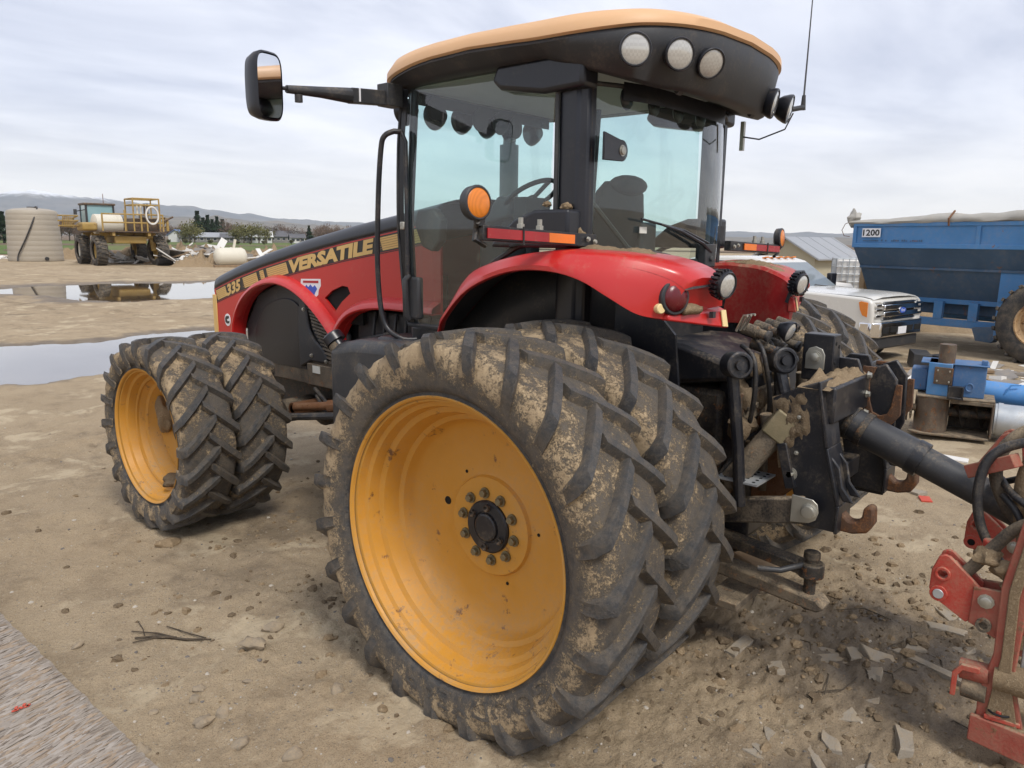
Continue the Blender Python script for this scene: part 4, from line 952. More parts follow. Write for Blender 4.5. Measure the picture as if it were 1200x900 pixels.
zb = lambda x, y: 3.125-.16*rear(y)**1.0-.02*max(0, (y-1.2)/.5)
bl = [layer(.26, lambda x, y: 3.135), layer(.17, lambda x, y: max(zb(x, y), 3.132-.16*rear(y))), layer(.085, lambda x, y: zb(x, y)), layer(.055+.0, lambda x, y: zb(x, y)+.02), layer(.012, lambda x, y: (zb(x, y)+seam(x, y)*2)/3), layer(.0, lambda x, y: seam(x, y)-.015), layer(.008, lambda x, y: seam(x, y)+.002)]
b = MB().grid(bl, closeu=True); b.f.append(tuple(range(96))); b.m.append(0); b.build('roof_underside', 'black_plastic', T, 50)
tl = [layer(.004, lambda x, y: seam(x, y)+.002), layer(-.012, lambda x, y: seam(x, y)+.012), layer(-.010, lambda x, y: seam(x, y)+.05), layer(.03, lambda x, y: seam(x, y)*.5+.5*3.21+.092), layer(.10, lambda x, y: 3.318+.012*rear(y)), layer(.24, lambda x, y: 3.352), layer(.45, lambda x, y: 3.372), layer(.75, lambda x, y: 3.382)]
b = MB().grid(tl, closeu=True); b.f.append(tuple(range(7*96, 8*96))); b.m.append(0); b.build('roof_shell', 'tan_roof', T, 55)
MB().sphere((-.55, .45, 3.375), .022, 10, 6, sc=(1.4, 1.6, .8)).build('roof_bolt', 'dark_metal', T)
# round work lamps
def lamp(p, ax, r, name='work_light', body='black_clean', depth=.09, ribs=0):
    ax = Vector(ax).normalized(); p = Vector(p); b = MB().lathe([(-depth, 0), (-depth, r*.55), (-depth*.55, r*.9), (-.012, r*1.08), (.004, r*1.1), (.010, r*1.05), (.010, r*.96), (.002, r*.95)], p, ax, 28)
    if ribs:
        for k in range(ribs):
            q = 2*PI*k/ribs; a = ax.orthogonal().normalized(); c = ax.cross(a); dv = a*math.cos(q)+c*math.sin(q)
            b.beam(p+dv*r*.98-ax*depth*.75, p+dv*r*1.12-ax*.01, .012, .02, dv)
    o = b.build(name, body, T, 35)
    MB().lathe([(.003, r*.965), (.008, r*.8), (.013, r*.4), (.014, 0)], p, ax, 28).build('lens', 'lens_clear', o, 60)
    return o
for p_, a_ in (((-.91, -.27, 3.09), (-.78, -.75, -.12)), ((-.66, -.365, 3.10), (-.6, -.85, -.2)), ((-.41, -.405, 3.095), (-.45, -.8, -.42))): lamp(p_, a_, .071)
for x in (.74, .5): lamp((x, -.37, 3.03), (.25, -1, -.25), .08)
for x in (-.66, -.40, -.14, .12, .38, .64): lamp((x, 1.62, 3.02), (0, 1, -.1), .08)
for x in (-.45, .45): MB().beam((x, -.24, 2.97), (x, -.32, 3.03), .05, .04).build('lamp_bracket', 'black_plastic', T)
b = MB(); b.tube([(.88, -.33, 3.05), (.97, -.36, 3.07), (1.0, -.36, 3.08)], .016, 8); b.tube([(1.0, -.36, 3.06), (1.0, -.36, 3.15)], [.018, .012], 8); b.build('antenna_mount', 'black_plastic', T)
frame_tube([(1.0, -.36, 3.15), (1.02, -.355, 3.35), (1.07, -.34, 3.75), (1.12, -.32, 4.1)], [.006, .005, .0035, .003], 'antenna', 'black_plastic', 6)
frame_tube([(.84, -.36, 3.02), (.8, -.33, 2.92), (.72, -.2, 2.86), (.7, -.1, 2.88)], .005, 'lamp_cable', 'hose_rubber', 5)
MB().beam((.735, -.08, 2.98), (.735, -.08, 2.80), .025, .025).build('lamp_bracket', 'zinc', T)
b = MB(); 
for i in range(4): b.sphere((-.55+.28*i, -.005, 2.95), .055, 12, 6, sc=(1.1, .35, 1.1))
b.grid([[(x, ry(x)-.02, z) for x in xs[4:34]] for z in (2.93, 3.02)]); b.build('roof_fan_housing', 'black_clean', T, 50)
# ---------------------------------------------------------------- mirrors, beacons, reflector bars
for s_ in (-1, 1):
    if s_ < 0:
        arm = MB().box((s_*.9, 1.48, 3.07), (.12, .1, .13)); arm.beam((s_*.9, 1.49, 3.055), (s_*1.2, 1.49, 3.03), .06, .085); arm.tube([(s_*1.2, 1.49, 3.03), (s_*1.4, 1.495, 3.02), (s_*1.62, 1.5, 3.005)], [.046, .032, .022], 10)
        arm.tube([(s_*1.58, 1.5, 3.01), (s_*1.8, 1.51, 3.0)], .011, 8)
        A = arm.build('mirror_arm', 'black_plastic', T, 40, bevel=.008); MB().cyl((s_*1.55, 1.49, 2.985), (s_*1.55, 1.49, 2.945), .022, 12).build('arm_knob', 'black_plastic', A)
        MB().span((s_*1.145, 1.455, 3.0), (s_*1.155, 1.52, 3.075)).build('arm_label', 'white_print', A)
        rows = []; Rm = Matrix.Rotation(s_*rad(-9), 3, 'Z'); c0 = Vector((s_*1.76, 1.5, 2.995))
        for t, sc in ((-.055, 1.0), (-.045, 1.06), (0, 1.04), (.05, .93), (.075, .7)):
            rows.append([c0+Rm @ Vector((sc*.083*math.copysign(abs(math.cos(q))**.45, math.cos(q))*(1+.0*t), t, sc*.165*math.copysign(abs(math.sin(q))**.45, math.sin(q)))) for q in [2*PI*i/32 for i in range(32)]])
        b = MB().grid(rows, closeu=True); b.f.append(tuple(range(32*4, 32*5))); b.m.append(0); h = b.build('mirror_head', 'black_clean', T, 45)
        b = MB(); b.add([c0+Rm @ Vector((p[0], -.050, p[1])) for p in [(.078*math.copysign(abs(math.cos(q))**.4, math.cos(q)), .158*math.copysign(abs(math.sin(q))**.4, math.sin(q))) for q in [2*PI*i/32 for i in range(32)]]], [tuple(range(32))])
        b.build('mirror_glass', 'mirror', h, 0)
    # grab handle by the door
    frame_tube([(s_*.86, 1.43, 2.86), *[tuple(v) for v in cat([(s_*.90, 1.45, 2.86), (s_*.945, 1.485, 2.83), (s_*.955, 1.51, 2.75), (s_*.955, 1.545, 2.45), (s_*.95, 1.57, 2.0), (s_*.94, 1.53, 1.68), (s_*.90, 1.42, 1.58), (s_*.82, 1.35, 1.57)], 5)]], .0175, 'grab_handle', 'black_paint', 10)
    frame_tube([(s_*.86, 1.43, 2.86), (s_*.85, 1.40, 2.80), (s_*.845, 1.40, 1.98)], .015, 'grab_handle', 'black_paint', 10)
    MB().span((s_*.60, 1.38, 1.36), (s_*.94, 1.62, 1.58)).build('step_bracket', 'black_paint', T, bevel=.03)
    # reflector bar
    br = MB(); p0 = Vector((s_*.79, .02 if s_ < 0 else 0, 2.21 if s_ < 0 else 2.19)); p1 = Vector((s_*1.65, .03 if s_ < 0 else 0, 2.24 if s_ < 0 else 2.165))
    dr = (p1-p0).normalized(); br.beam(p0+Vector((0, 0, 0)), p1, .05, .066); BAR = br.build('reflector_bar', 'black_paint', T, bevel=.004)
    nn = Vector((dr.y, -dr.x, 0)); nn = nn if nn.y < 0 else -nn
    def strip_(t0, t1, mat):
        a = p0+dr*t0+nn*.0345; c = p0+dr*t1+nn*.0345; L = Vector((0, 0, .022)); k = MB().add([a-L, c-L, c+L, a+L, a-L-nn*.006, c-L-nn*.006, c+L-nn*.006, a+L-nn*.006], [(0, 1, 2, 3), (4, 7, 6, 5), (0, 4, 5, 1), (2, 6, 7, 3), (1, 5, 6, 2), (0, 3, 7, 4)]); k.build('reflector_tape', mat, BAR, 0)
    strip_(.20, .405, 'reflect_orange'); strip_(.407, .84, 'reflect_red')
    k = MB(); hexbolt(k, p0+dr*.09+nn*.035+Vector((0, 0, .005)), nn, .011, .012); hexbolt(k, p0+dr*.03+nn*.035-Vector((0, 0, .005)), nn, .011, .012)
    for t in (.44, .58): k.lathe([(0, .018), (.02, .018), (.022, .012), (.05, .012), (.05, 0)], p0+dr*t+Vector((0, 0, .033)), (0, 0, 1), 10)
    k.build('bar_bolt', 'zinc', BAR)
    frame_tube([p0+dr*.60+nn*.036+Vector((0, 0, .04)), p0+dr*.60+nn*.038-Vector((0, 0, .04)), p0+dr*.61-nn*.04-Vector((0, 0, .05))], .006, 'cable_tie', 'hose_rubber', 6, BAR)
    q = p1+Vector((0, 0, .125 if s_ < 0 else .085))+dr*.03+nn*.02; b = MB().lathe([(-.045, 0), (-.045, .06), (-.035, .073), (.004, .076), (.010, .07), (.010, .064)], q, nn+Vector((s_*.12, 0, .05)), 26); b.span(p1+Vector((-.02, -.015, .03)), p1+Vector((.02, .015, .09))); B = b.build('marker_lamp', 'black_plastic', T, 40)
    MB().lathe([(.005, .066), (.012, .055), (.016, .02), (.016, 0)], q, nn+Vector((s_*.12, 0, .05)), 26).build('lens', 'lens_amber', B, 60)
    frame_tube([q+Vector((0, 0, -.08)), p1+Vector((0, .02, .02)), p1+dr*.03-Vector((0, 0, .03)), p1-dr*.04-Vector((0, 0, .055))], .012, 'lamp_cable', 'hose_rubber', 6, BAR)
b = MB().tube([(.82, .1, 2.2), (.82, .1, 2.32)], .06, 10); b.build('bar_post', 'black_plastic', T)
# ---------------------------------------------------------------- rear fenders
LIPY = [(1.08, 1.62), (.98, 1.68), (.88, 1.75), (.64, 1.91), (.42, 2.005), (.2, 2.06), (-.02, 2.066), (-.19, 2.03), (-.32, 1.955), (-.42, 1.885), (-.48, 1.862), (-.52, 1.855)]
TOPY = [(1.10, 1.66), (1.0, 1.74), (.86, 1.87), (.66, 2.02), (.44, 2.095), (.2, 2.145), (-.03, 2.165), (-.2, 2.16), (-.34, 2.15), (-.46, 2.125), (-.57, 2.085), (-.62, 2.04)]
OUTX = [.90, .98, 1.05, 1.14, 1.19, 1.21, 1.22, 1.20, 1.15, 1.08, 1.02, .97]
INX = [.76, .74, .74, .74, .74, .73, .71, .68, .64, .60, .58, .575]
for s_ in (-1, 1):
    TOPR = [(y*(.87 if s_ > 0 and y < 0 else 1), z-(.085 if s_ > 0 and y < .6 else 0)) for y, z in TOPY]; LIPR = [(y*(.87 if s_ > 0 and y < 0 else 1), z) for y, z in LIPY]
    lp = cat(LIPR, 4); tp = cat(TOPR, 4); ox = [v.x for v in cat([(x, 0) for x in OUTX], 4)]; ix = [v.x for v in cat([(x, 0) for x in INX], 4)]; rows = []; n = len(lp)
    for i in range(n):
        l, t = lp[i], tp[i]; o, q = ox[i], ix[i]; h = t.y-l.y
        wl = interp(l.x, [-.52, -.3, .1, .5], [.25, .37, .42, .3]) if s_ > 0 else interp(l.x, [-.5, -.1, .3], [.14, .12, .05])
        rows.append([(s_*(q-.01), t.x, t.y-wl), (s_*q, t.x, t.y-.02), (s_*(q+.02), t.x, t.y), (s_*(q+(o-q)*.55), t.x, t.y+.006), (s_*(o-.085), t.x, t.y-.004), (s_*(o-.06), t.x*.9+l.x*.1, t.y-.022), (s_*(o-.025), (t.x+l.x)/2, l.y+h*.45), (s_*o, l.x, l.y+.022), (s_*o, l.x, l.y), (s_*(o-.02), l.x, l.y-.006), (s_*(o-.05), l.x, l.y+.01)])
    fb = MB().grid(rows)
    e = rows[-1]; o = len(fb.v)
    fb.add([e[k] for k in range(len(e))], [tuple(range(len(e)))])
    F = fb.build('fender', 'red' if s_ < 0 else 'red_dusty', T, 42, fix=True)
    # inner wheel house
    rows = []
    for i in range(0, n, 2):
        t = tp[i]
        if t.x > -.30: rows.append([(s_*(ix[i]+.02), t.x, t.y-.03), (s_*(ix[i]+.02), t.x*.96, t.y-.42)])
    MB().grid(rows).build('wheel_house', 'black_plastic', T, 50, thick=.01)
    rows = [[(s_*(ix[i]+.03), tp[i].x, tp[i].y-.035), (s_*(ox[i]-.05), tp[i].x*.8+lp[i].x*.2, tp[i].y-.05)] for i in range(n)]
    MB().grid(rows).build('fender_liner', 'black_plastic', T, 50)
    # tail lamp, reflector, work lamp, sticker
    p = Vector((s_*.93, -.545, 1.955)); ax = Vector((s_*.38, -1, .04))
    b = MB().lathe([(-.06, .082), (.012, .084), (.02, .078), (.02, .068)], p, ax, 28); R_ = b.build('tail_lamp', 'black_plastic', F, 35); MB().lathe([(.012, .07), (.03, .06), (.038, .036), (.04, 0)], p, ax, 28).build('lens', 'lens_red', R_, 60)
    MB().lathe([(-.02, .024), (.012, .024), (.016, .02), (.016, 0)], (s_*1.0, -.515, 1.905), (s_*.5, -1, 0), 16).build('small_reflector', 'label_yellow', F, 40)
    lamp((s_*.70, -.70, 2.01) if s_ < 0 else (.57, -.60, 1.965), (-.2, -.95, -.15), .06, 'work_light', 'black_clean', .07, 20)
    MB().beam((s_*.68, -.60, 1.88), (s_*.68, -.66, 1.98), .035, .02) if s_ < 0 else MB().beam((.57, -.52, 1.85), (.57, -.55, 1.95), .035, .02).build('lamp_bracket', 'black_plastic', T)
    ky = .10 if s_ > 0 else 0
    tg = MB().add([(s_*.56, -.60, 1.79), (s_*.56, -.66, 1.79), (s_*.97, -.55, 1.848), (s_*.97, -.50, 1.848), (s_*.56, -.60, 1.90), (s_*.56, -.64, 1.88), (s_*.97, -.545, 1.875), (s_*.97, -.50, 1.88)], [(0, 3, 2, 1), (4, 5, 6, 7), (0, 1, 5, 4), (1, 2, 6, 5), (2, 3, 7, 6), (3, 0, 4, 7)]).build('fender_tongue', 'red' if s_ < 0 else 'red_dusty', F, 25, bevel=.008)
    MB().box((s_*.70, -.636, 1.865), (.03, .02, .03)).build('socket', 'black_plastic', F)
    MB().add([(s_*.575, -.6635, 1.80), (s_*.61, -.6545, 1.803), (s_*.61, -.638, 1.882), (s_*.575, -.646, 1.882), (s_*.575, -.658, 1.80), (s_*.61, -.649, 1.803), (s_*.61, -.633, 1.882), (s_*.575, -.641, 1.882)], [(0, 1, 2, 3), (4, 7, 6, 5), (0, 4, 5, 1), (1, 5, 6, 2), (2, 6, 7, 3), (3, 7, 4, 0)]).build('sticker', 'label_yellow', F, 0)
    for o_ in list(F.children):
        if s_ > 0 and o_.name.split('.')[0] in ('fender_tongue', 'socket', 'sticker', 'tail_lamp', 'small_reflector'): o_.location.y += .075
    # caked dirt on the fender top
    rows = []
    for i in range(46):
        row = []; f = i/45
        for j in range(16):
            g = j/15; y = .12-.62*f; x = interp(y, [-.55, -.3, .1], [.60, .67, .76])+.34*g*(.55+.45*math.sin(f*3)); zt = interp(-y, [-p_[0] for p_ in TOPR], [p_[1] for p_ in TOPR])
            m_ = min(1, 4*f, 4*(1-f), 4*g+.4, 3.2*(1-g)); nz_ = mnoise.fractal(Vector((x*9, y*7, s_)), .8, 2, 5)
            row.append((s_*x, y, zt+.004+(.028*(nz_+.25)*m_ if m_ > 0 else 0)-(1-m_)*.02))
        rows.append(row)
    MB().grid(rows).build('dirt_crust', 'mud', F, 60)
    MB().sphere((s_*.80, -.575 if s_ < 0 else -.46, 1.895), .06, 16, 8, sc=(1.3, .7, .45), jit=.6, seed=4).build('dirt_crust', 'mud', F, 60)
for x, y, z, r_ in ((-.86, .14, 2.385, .03), (-.8, .1, 2.25, .04), (-.86, .27, 2.4, .022)): clump(T, (x, y, z), r_, (1.2, 1, .6), 3)
# visor lobes at the top of the windscreen, exhaust stack beside the bonnet
VS = MB().span((-.72, 1.50, 3.055), (.72, 1.51, 3.125)).build('sun_visor', 'black_clean', T)
for x, z in ((-.50, 3.05), (-.07, 3.03), (.14, 3.03), (.30, 3.02)): MB().cyl((x, 1.485, z), (x, 1.50, z), .078, 24).build('visor_lobe', 'black_clean', VS, 40)
b = MB().cyl((.62, 1.82, 1.9), (.62, 1.82, 2.95), .075, 20); b.cyl((.62, 1.82, 2.95), (.62, 1.80, 3.2), .05, 16); b.build('exhaust_stack', 'black_plastic', T, 40)
paint('black_mud', (.014, .014, .016), .5, dust=.8, scale=9, var=.3, bump=.3)
# ---------------------------------------------------------------- rear linkage
b = MB(); b.span((-.3, -.72, .6), (.3, -.5, 1.55)); b.px([(-.70, 1.5), (-.70, 1.56), (-.3, 1.66), (-.1, 1.66), (-.1, 1.4)], -.38, .38); b.build('rear_housing', 'black_paint', T, bevel=.03)
for s_ in (-1, 1): MB().px([(.1, 1.3), (.1, 1.9), (-.3, 1.9), (-.45, 1.75), (-.5, 1.35)], s_*.70, s_*.72).build('inner_guard', 'black_paint', T)
# hydraulic couplers and levers
rr_ = random.Random(3)
for row, (zr, yr) in enumerate(((1.76, -.70), (1.68, -.74))):
    for i in range(4):
        x = -.34+.15*i+.03*row; p = Vector((x, yr, zr)); ax = Vector((-.05, -1, -.25)); c = MB().lathe([(-.06, .032), (.02, .032), (.025, .025), (.065, .025), (.072, .02), (.072, .011), (.05, .01), (.05, 0)], p, ax, 16).build('hydraulic_coupler', 'dark_metal' if (i+row) % 4 else 'muddy_metal', T, 35)
        if i % 2 == 0: MB().lathe([(.073, .03), (.09, .03), (.094, .02), (.094, 0)], p, ax, 16).build('dust_cap', 'black_plastic', c, 35)
b = MB()
for i in range(4):
    x = -.48+.16*i; b.tube([tuple(v) for v in cat([(x, -.70, 1.70+.03*(i % 2)), (x-.05-.03*i, -.79, 1.64), (x-.04+.05*(i % 2), -.80, 1.45-.08*i), (x+.06, -.72, 1.2), (x+.02, -.62, 1.0)], 5)], .0125, 8)
b.build('hydraulic_hose', 'hose_rubber', T, 60)
for i in range(3): MB().tube([(-.56+.045*i, -.70, 1.78), (-.57+.045*i, -.74, 1.86), (-.575+.045*i, -.76, 1.86)], .007, 8).build('lever', 'zinc', T, 50)
lp_ = MB().lathe([(-.06, 0), (-.06, .025), (-.03, .045), (0, .058), (.008, .056), (.008, .05)], (-.22, -.84, 1.76), (-.05, -.95, -.35), 24).build('plough_lamp', 'black_clean', T, 40)
MB().lathe([(.002, .052), (.012, .036), (.014, 0)], (-.22, -.84, 1.76), (-.05, -.95, -.35), 24).build('lens', 'lens_clear', lp_, 60)
# ball joints and lift cylinders
for x, y, z in ((-.62, -.74, 1.62), (-.30, -.84, 1.62)):
    MB().lathe([(-.05, .05), (-.045, .068), (.04, .068), (.046, .06), (.046, .05), (.03, .047), (.03, .026), (.05, .024), (.05, 0)], (x, y, z), (-.6, -.75, .1), 24, True).build('lift_joint', 'black_paint', T, 35)
MB().tube([(-.62, -.72, 1.60), (-.60, -.77, 1.2), (-.58, -.79, .9)], .03, 12).build('lift_rod', 'black_paint', T)
MB().tube([(-.30, -.82, 1.62), (-.33, -.90, 1.4), (-.36, -.95, 1.2)], .03, 12).build('lift_rod', 'black_paint', T)
b = MB().cyl((-.52, -.70, .98), (-.44, -.93, 1.33), .06, 20); b.cyl((-.55, -.62, .84), (-.52, -.70, .98), .035, 14); b.build('lift_cylinder', 'muddy_metal', T, 35)
Rb = (Vector((-.44, -.93, 1.33))-Vector((-.52, -.70, .98))).to_track_quat('Z', 'Y').to_matrix(); MB().box((-.445, -.92, 1.315), (.13, .13, .14), Rb).build('cylinder_head', 'tan_metal' if 'tan_metal' in M else 'zinc', T, bevel=.008)
paint('tan_metal', (.2, .17, .1), .5, metal=.4, dust=.55, scale=10, var=.3, bump=.3); bpy.data.objects[[o.name for o in T.children if o.name.startswith('cylinder_head')][0]].data.materials[0] = M['tan_metal']
# quick hitch frame
def qplate(name, poly, x0, x1, mat='black_paint', par=T, bev=.006): return MB().px(poly, x0, x1).build(name, mat, par, 20, bevel=bev)
for s_ in (-1, 1):
    P = [(-.88, 1.455), (-1.0, 1.525), (-1.10, 1.565), (-1.16, 1.25), (-1.235, .98), (-1.235, .84), (-1.07, .84), (-1.01, 1.02), (-.965, 1.22)]
    qplate('hitch_plate', P, s_*.485, s_*.455); qplate('hitch_plate', P, s_*.36, s_*.33)
    b = MB()
    for (y0, z0), (y1, z1) in zip(((-1.10, 1.565), (-1.16, 1.25), (-1.235, .98)), ((-1.16, 1.25), (-1.235, .98), (-1.235, .84))):
        b.beam((s_*.408, y0-.004, z0), (s_*.408, y1-.004, z1), .19, .016, (0, 1, 0))
    b.build('hitch_web', 'black_paint', T, bevel=.004)
    hk = [(-1.23, .98), (-1.25, .925), (-1.28, .90), (-1.315, .905), (-1.335, .935), (-1.34, .98), (-1.365, .995), (-1.385, .985), (-1.39, .91), (-1.365, .86), (-1.30, .84), (-1.21, .84)]
    qplate('lower_hook', [tuple(v) for v in hk], s_*.445, s_*.37, 'hook_rust', T, .01)
    qplate('guide_rib', [(-1.17, 1.22), (-1.225, 1.16), (-1.245, 1.07), (-1.30, 1.0), (-1.25, 1.0), (-1.225, 1.05)], s_*.475, s_*.455, 'black_paint'); qplate('guide_rib', [(-1.17, 1.22), (-1.225, 1.16), (-1.245, 1.07), (-1.30, 1.0), (-1.25, 1.0), (-1.225, 1.05)], s_*.36, s_*.342, 'black_paint')
    # lower link with its pin plate
    b = MB().beam((s_*.50, -.55, .80), (s_*.52, -1.10, .935), .06, .13); b.build('lower_link', 'black_mud', T, bevel=.01)
    b = MB().prism([(-1.04, .87), (-1.04, 1.01), (-1.14, 1.005), (-1.165, .985), (-1.172, .945), (-1.16, .905), (-1.13, .885)], s_*.55, s_*.558, lambda a, c, t: (t, a, c)); b.build('pin_plate', 'zinc', T, bevel=.003)
    k = MB().lathe([(0, .038), (.012, .038), (.014, .03), (.028, .028), (.03, 0)], (s_*.558, -1.128, .945), (s_, 0, 0), 20); k.build('hitch_pin', 'zinc', T, 30)
    k = MB(); hexbolt(k, (s_*.49, -1.0, 1.09), (s_, 0, 0), .02, .02); k.lathe([(0, .034), (.006, .034), (.006, 0)], (s_*.487, -1.0, 1.09), (s_, 0, 0), 16)
    for z in (1.38, 1.2): hexbolt(k, (s_*.487, -1.02, z), (s_, 0, 0), .009, .01)
    k.build('plate_bolt', 'zinc', T, 30)
    MB().beam((s_*.49, -.95, 1.24), (s_*.49, -1.01, 1.02), .04, .05).build('latch_arm', 'black_paint', T, bevel=.005)
# cross tube and top
b = MB().span((-.455, -1.17, 1.36), (.455, -1.03, 1.54)); b.build('cross_beam', 'black_paint', T, bevel=.01)
rows = []
for i in range(26):
    row = []
    for j in range(12):
        f, g = i/25, j/11; x = -.5+.75*f; y = -1.0-.155*g; m_ = min(1, 5*f, 5*(1-f), 4*g+.3, 4*(1-g)+.3); row.append((x, y, 1.541+.05*m_*(.4+mnoise.fractal(Vector((x*14, y*14, 2)), .8, 2, 4))-.012*(1-m_)))
    rows.append(row)
MB().grid(rows).build('dirt_crust', 'mud', T, 60)
rows = []
for i in range(20):
    row = []
    for j in range(14):
        f, g = i/19, j/13; y = -.875-.17*f-.06*g; z = 1.46+.07*f-(.36-.12*f)*g; m_ = min(1, 4*f+.2, 5*(1-f), 4*g+.2, 4*(1-g)); row.append((-.478-.022*(m_*(.75+.9*mnoise.fractal(Vector((7, y*22, z*22)), .9, 2, 5)+.5*mnoise.noise((3, y*7, z*7)))-.12), y, z))
    rows.append(row)
MB().grid(rows).build('dirt_crust', 'mud_dark', T, 60)
qplate('top_plate', [(-.98, 1.40), (-.98, 1.58), (-1.02, 1.62), (-1.12, 1.62), (-1.17, 1.5), (-1.17, 1.40)], .025, .05); qplate('top_plate', [(-.98, 1.40), (-.98, 1.58), (-1.02, 1.62), (-1.12, 1.62), (-1.17, 1.5), (-1.17, 1.40)], .22, .25)
bb = MB().span((-.09, -1.03, 1.50), (.02, -.87, 1.745)); bb.build('top_bracket', 'black_paint', T, bevel=.006)
MB().px([(-.89, 1.56), (-.89, 1.64), (-.905, 1.67), (-.94, 1.682), (-.975, 1.67), (-.99, 1.64), (-.99, 1.56)], -.100, -.0905).build('pin_plate', 'zinc', T, bevel=.003)
k = MB(); hexbolt(k, (-.102, -.94, 1.625), (-1, 0, 0), .024, .02); k.lathe([(0, .036), (.004, .036), (.004, 0)], (-.100, -.94, 1.625), (-1, 0, 0), 18); k.build('top_pin', 'zinc', T, 30)
for z in (1.60, 1.70):
    MB().cyl((-.06, -1.0305, z), (-.06, -1.0325, z), .010, 10).build('bolt_hole', 'hole_black', T); MB().cyl((-.01, -1.0305, z-.02), (-.01, -1.0325, z-.02), .010, 10).build('bolt_hole', 'hole_black', T)
b = MB().px([(-1.15, 1.56), (-1.15, 1.18), (-1.28, 1.18), (-1.31, 1.26), (-1.30, 1.52), (-1.24, 1.60)], .10, .125); b.px([(-1.15, 1.56), (-1.15, 1.18), (-1.28, 1.18), (-1.31, 1.26), (-1.30, 1.52), (-1.24, 1.60)], .30, .325); b.span((.125, -1.19, 1.30), (.30, -1.15, 1.56)); b.build('top_hook_housing', 'black_paint', T, bevel=.008)
hk = [(-1.20, 1.58), (-1.17, 1.50), (-1.18, 1.40), (-1.20, 1.34), (-1.235, 1.325), (-1.27, 1.34), (-1.285, 1.38), (-1.30, 1.50), (-1.33, 1.50), (-1.335, 1.34), (-1.29, 1.275), (-1.20, 1.26), (-1.13, 1.32), (-1.13, 1.58)]
qplate('top_hook', hk, .085, .10, 'hook_rust', T, .004); qplate('top_hook', [(y, z) for y, z in hk], .325, .345, 'hook_rust', T, .004)
for z in (1.54, 1.44, 1.34, 1.24): k = MB(); hexbolt(k, (.04, -1.172, z), (0, -1, 0), .016, .02); k.build('frame_bolt', 'zinc', T, 30)
qplate('stabiliser_plate', [(-1.0, .80), (-1.0, 1.1), (-1.16, 1.1), (-1.22, 1.0), (-1.22, .80)], .40, .42); k = MB(); hexbolt(k, (.40, -1.1, .95), (-1, 0, 0), .026, .03); k.lathe([(0, .042), (-.005, .042), (-.005, 0)], (.399, -1.1, .95), (1, 0, 0), 16); k.build('plate_bolt', 'zinc', T, 30)
b = MB().beam((-.33, -1.05, .98), (.45, -1.05, .98), .09, .11); b.build('cross_beam', 'black_paint', T, bevel=.01)
# drawbar, hitch pin, step plate
b = MB().px([(-.4, .44), (-.4, .52), (-1.16, .44), (-1.2, .40), (-1.16, .37)], -.42, -.30); b.build('drawbar', 'muddy_metal', T, bevel=.012)
b = MB().px([(-.55, .60), (-.55, .66), (-1.1, .60), (-1.1, .54)], -.41, -.31); b.cyl((-.36, -1.10, .535), (-.36, -1.10, .61), .065, 20); b.build('drawbar_clevis', 'dark_metal', T, bevel=.008)
b = MB().cyl((-.36, -1.10, .36), (-.36, -1.10, .64), .03, 16); b.lathe([(0, .042), (.03, .04), (.035, .03), (.035, 0)], (-.36, -1.10, .635), (0, 0, 1), 16); b.build('drawbar_pin', 'dark_metal', T)
frame_tube([(-.40, -1.07, .60), (-.52, -1.0, .59), (-.56, -.9, .585)], .016, 'pin_handle', 'black_plastic', 8)
MB().span((-.55, -.80, .30), (-.22, -.62, .345)).build('drawbar_guide', 'muddy_metal', T, bevel=.006)
b = MB(); b.span((-.60, -.88, 1.02), (-.36, -.66, 1.03)); b.build('step_plate', 'galvanised', T)
k = MB()
for i in range(5):
    for j in range(4): k.cyl((-.57+.045*i, -.85+.05*j, 1.0305), (-.57+.045*i, -.85+.05*j, 1.032), .009, 8)
k.build('plate_hole', 'hole_black', T)
MB().px([(-.55, .8), (-.55, 1.35), (-.9, 1.25), (-.95, .95), (-.8, .8)], -.27, -.24).build('rusty_guard', 'rusty', T)

b = MB(); rg_ = random.Random(5)
for i in range(26):
    b.sphere((rg_.uniform(-.5, .0), rg_.uniform(-.76, -.66), rg_.uniform(1.15, 1.6)), rg_.uniform(.02, .06), 8, 6, sc=(1, .8, 1), jit=.5, seed=i)
tag(b.build('caked_mud', 'mud_dark', T, 40), kind='stuff')
for (x, y, z, h) in ((-.14, -.80, 1.5, .25), (-.02, -.78, 1.42, .3), (-.4, -.82, 1.35, .2), (-.28, -.76, 1.2, .3), (.12, -.8, 1.5, .3)):
    MB().cyl((x, y, z), (x+.03, y-.02, z-h), .03, 12).build('spool_body', 'muddy_metal', T, 35)
MB().span((-.52, -.735, 1.30), (.1, -.70, 1.46)).build('valve_block', 'muddy_metal', T, bevel=.012)
for i in range(6): k = MB(); hexbolt(k, (-.46+.1*i, -.737, 1.38), (0, -1, 0), .018, .02); k.build('valve_bolt', 'dark_metal', T, 30)
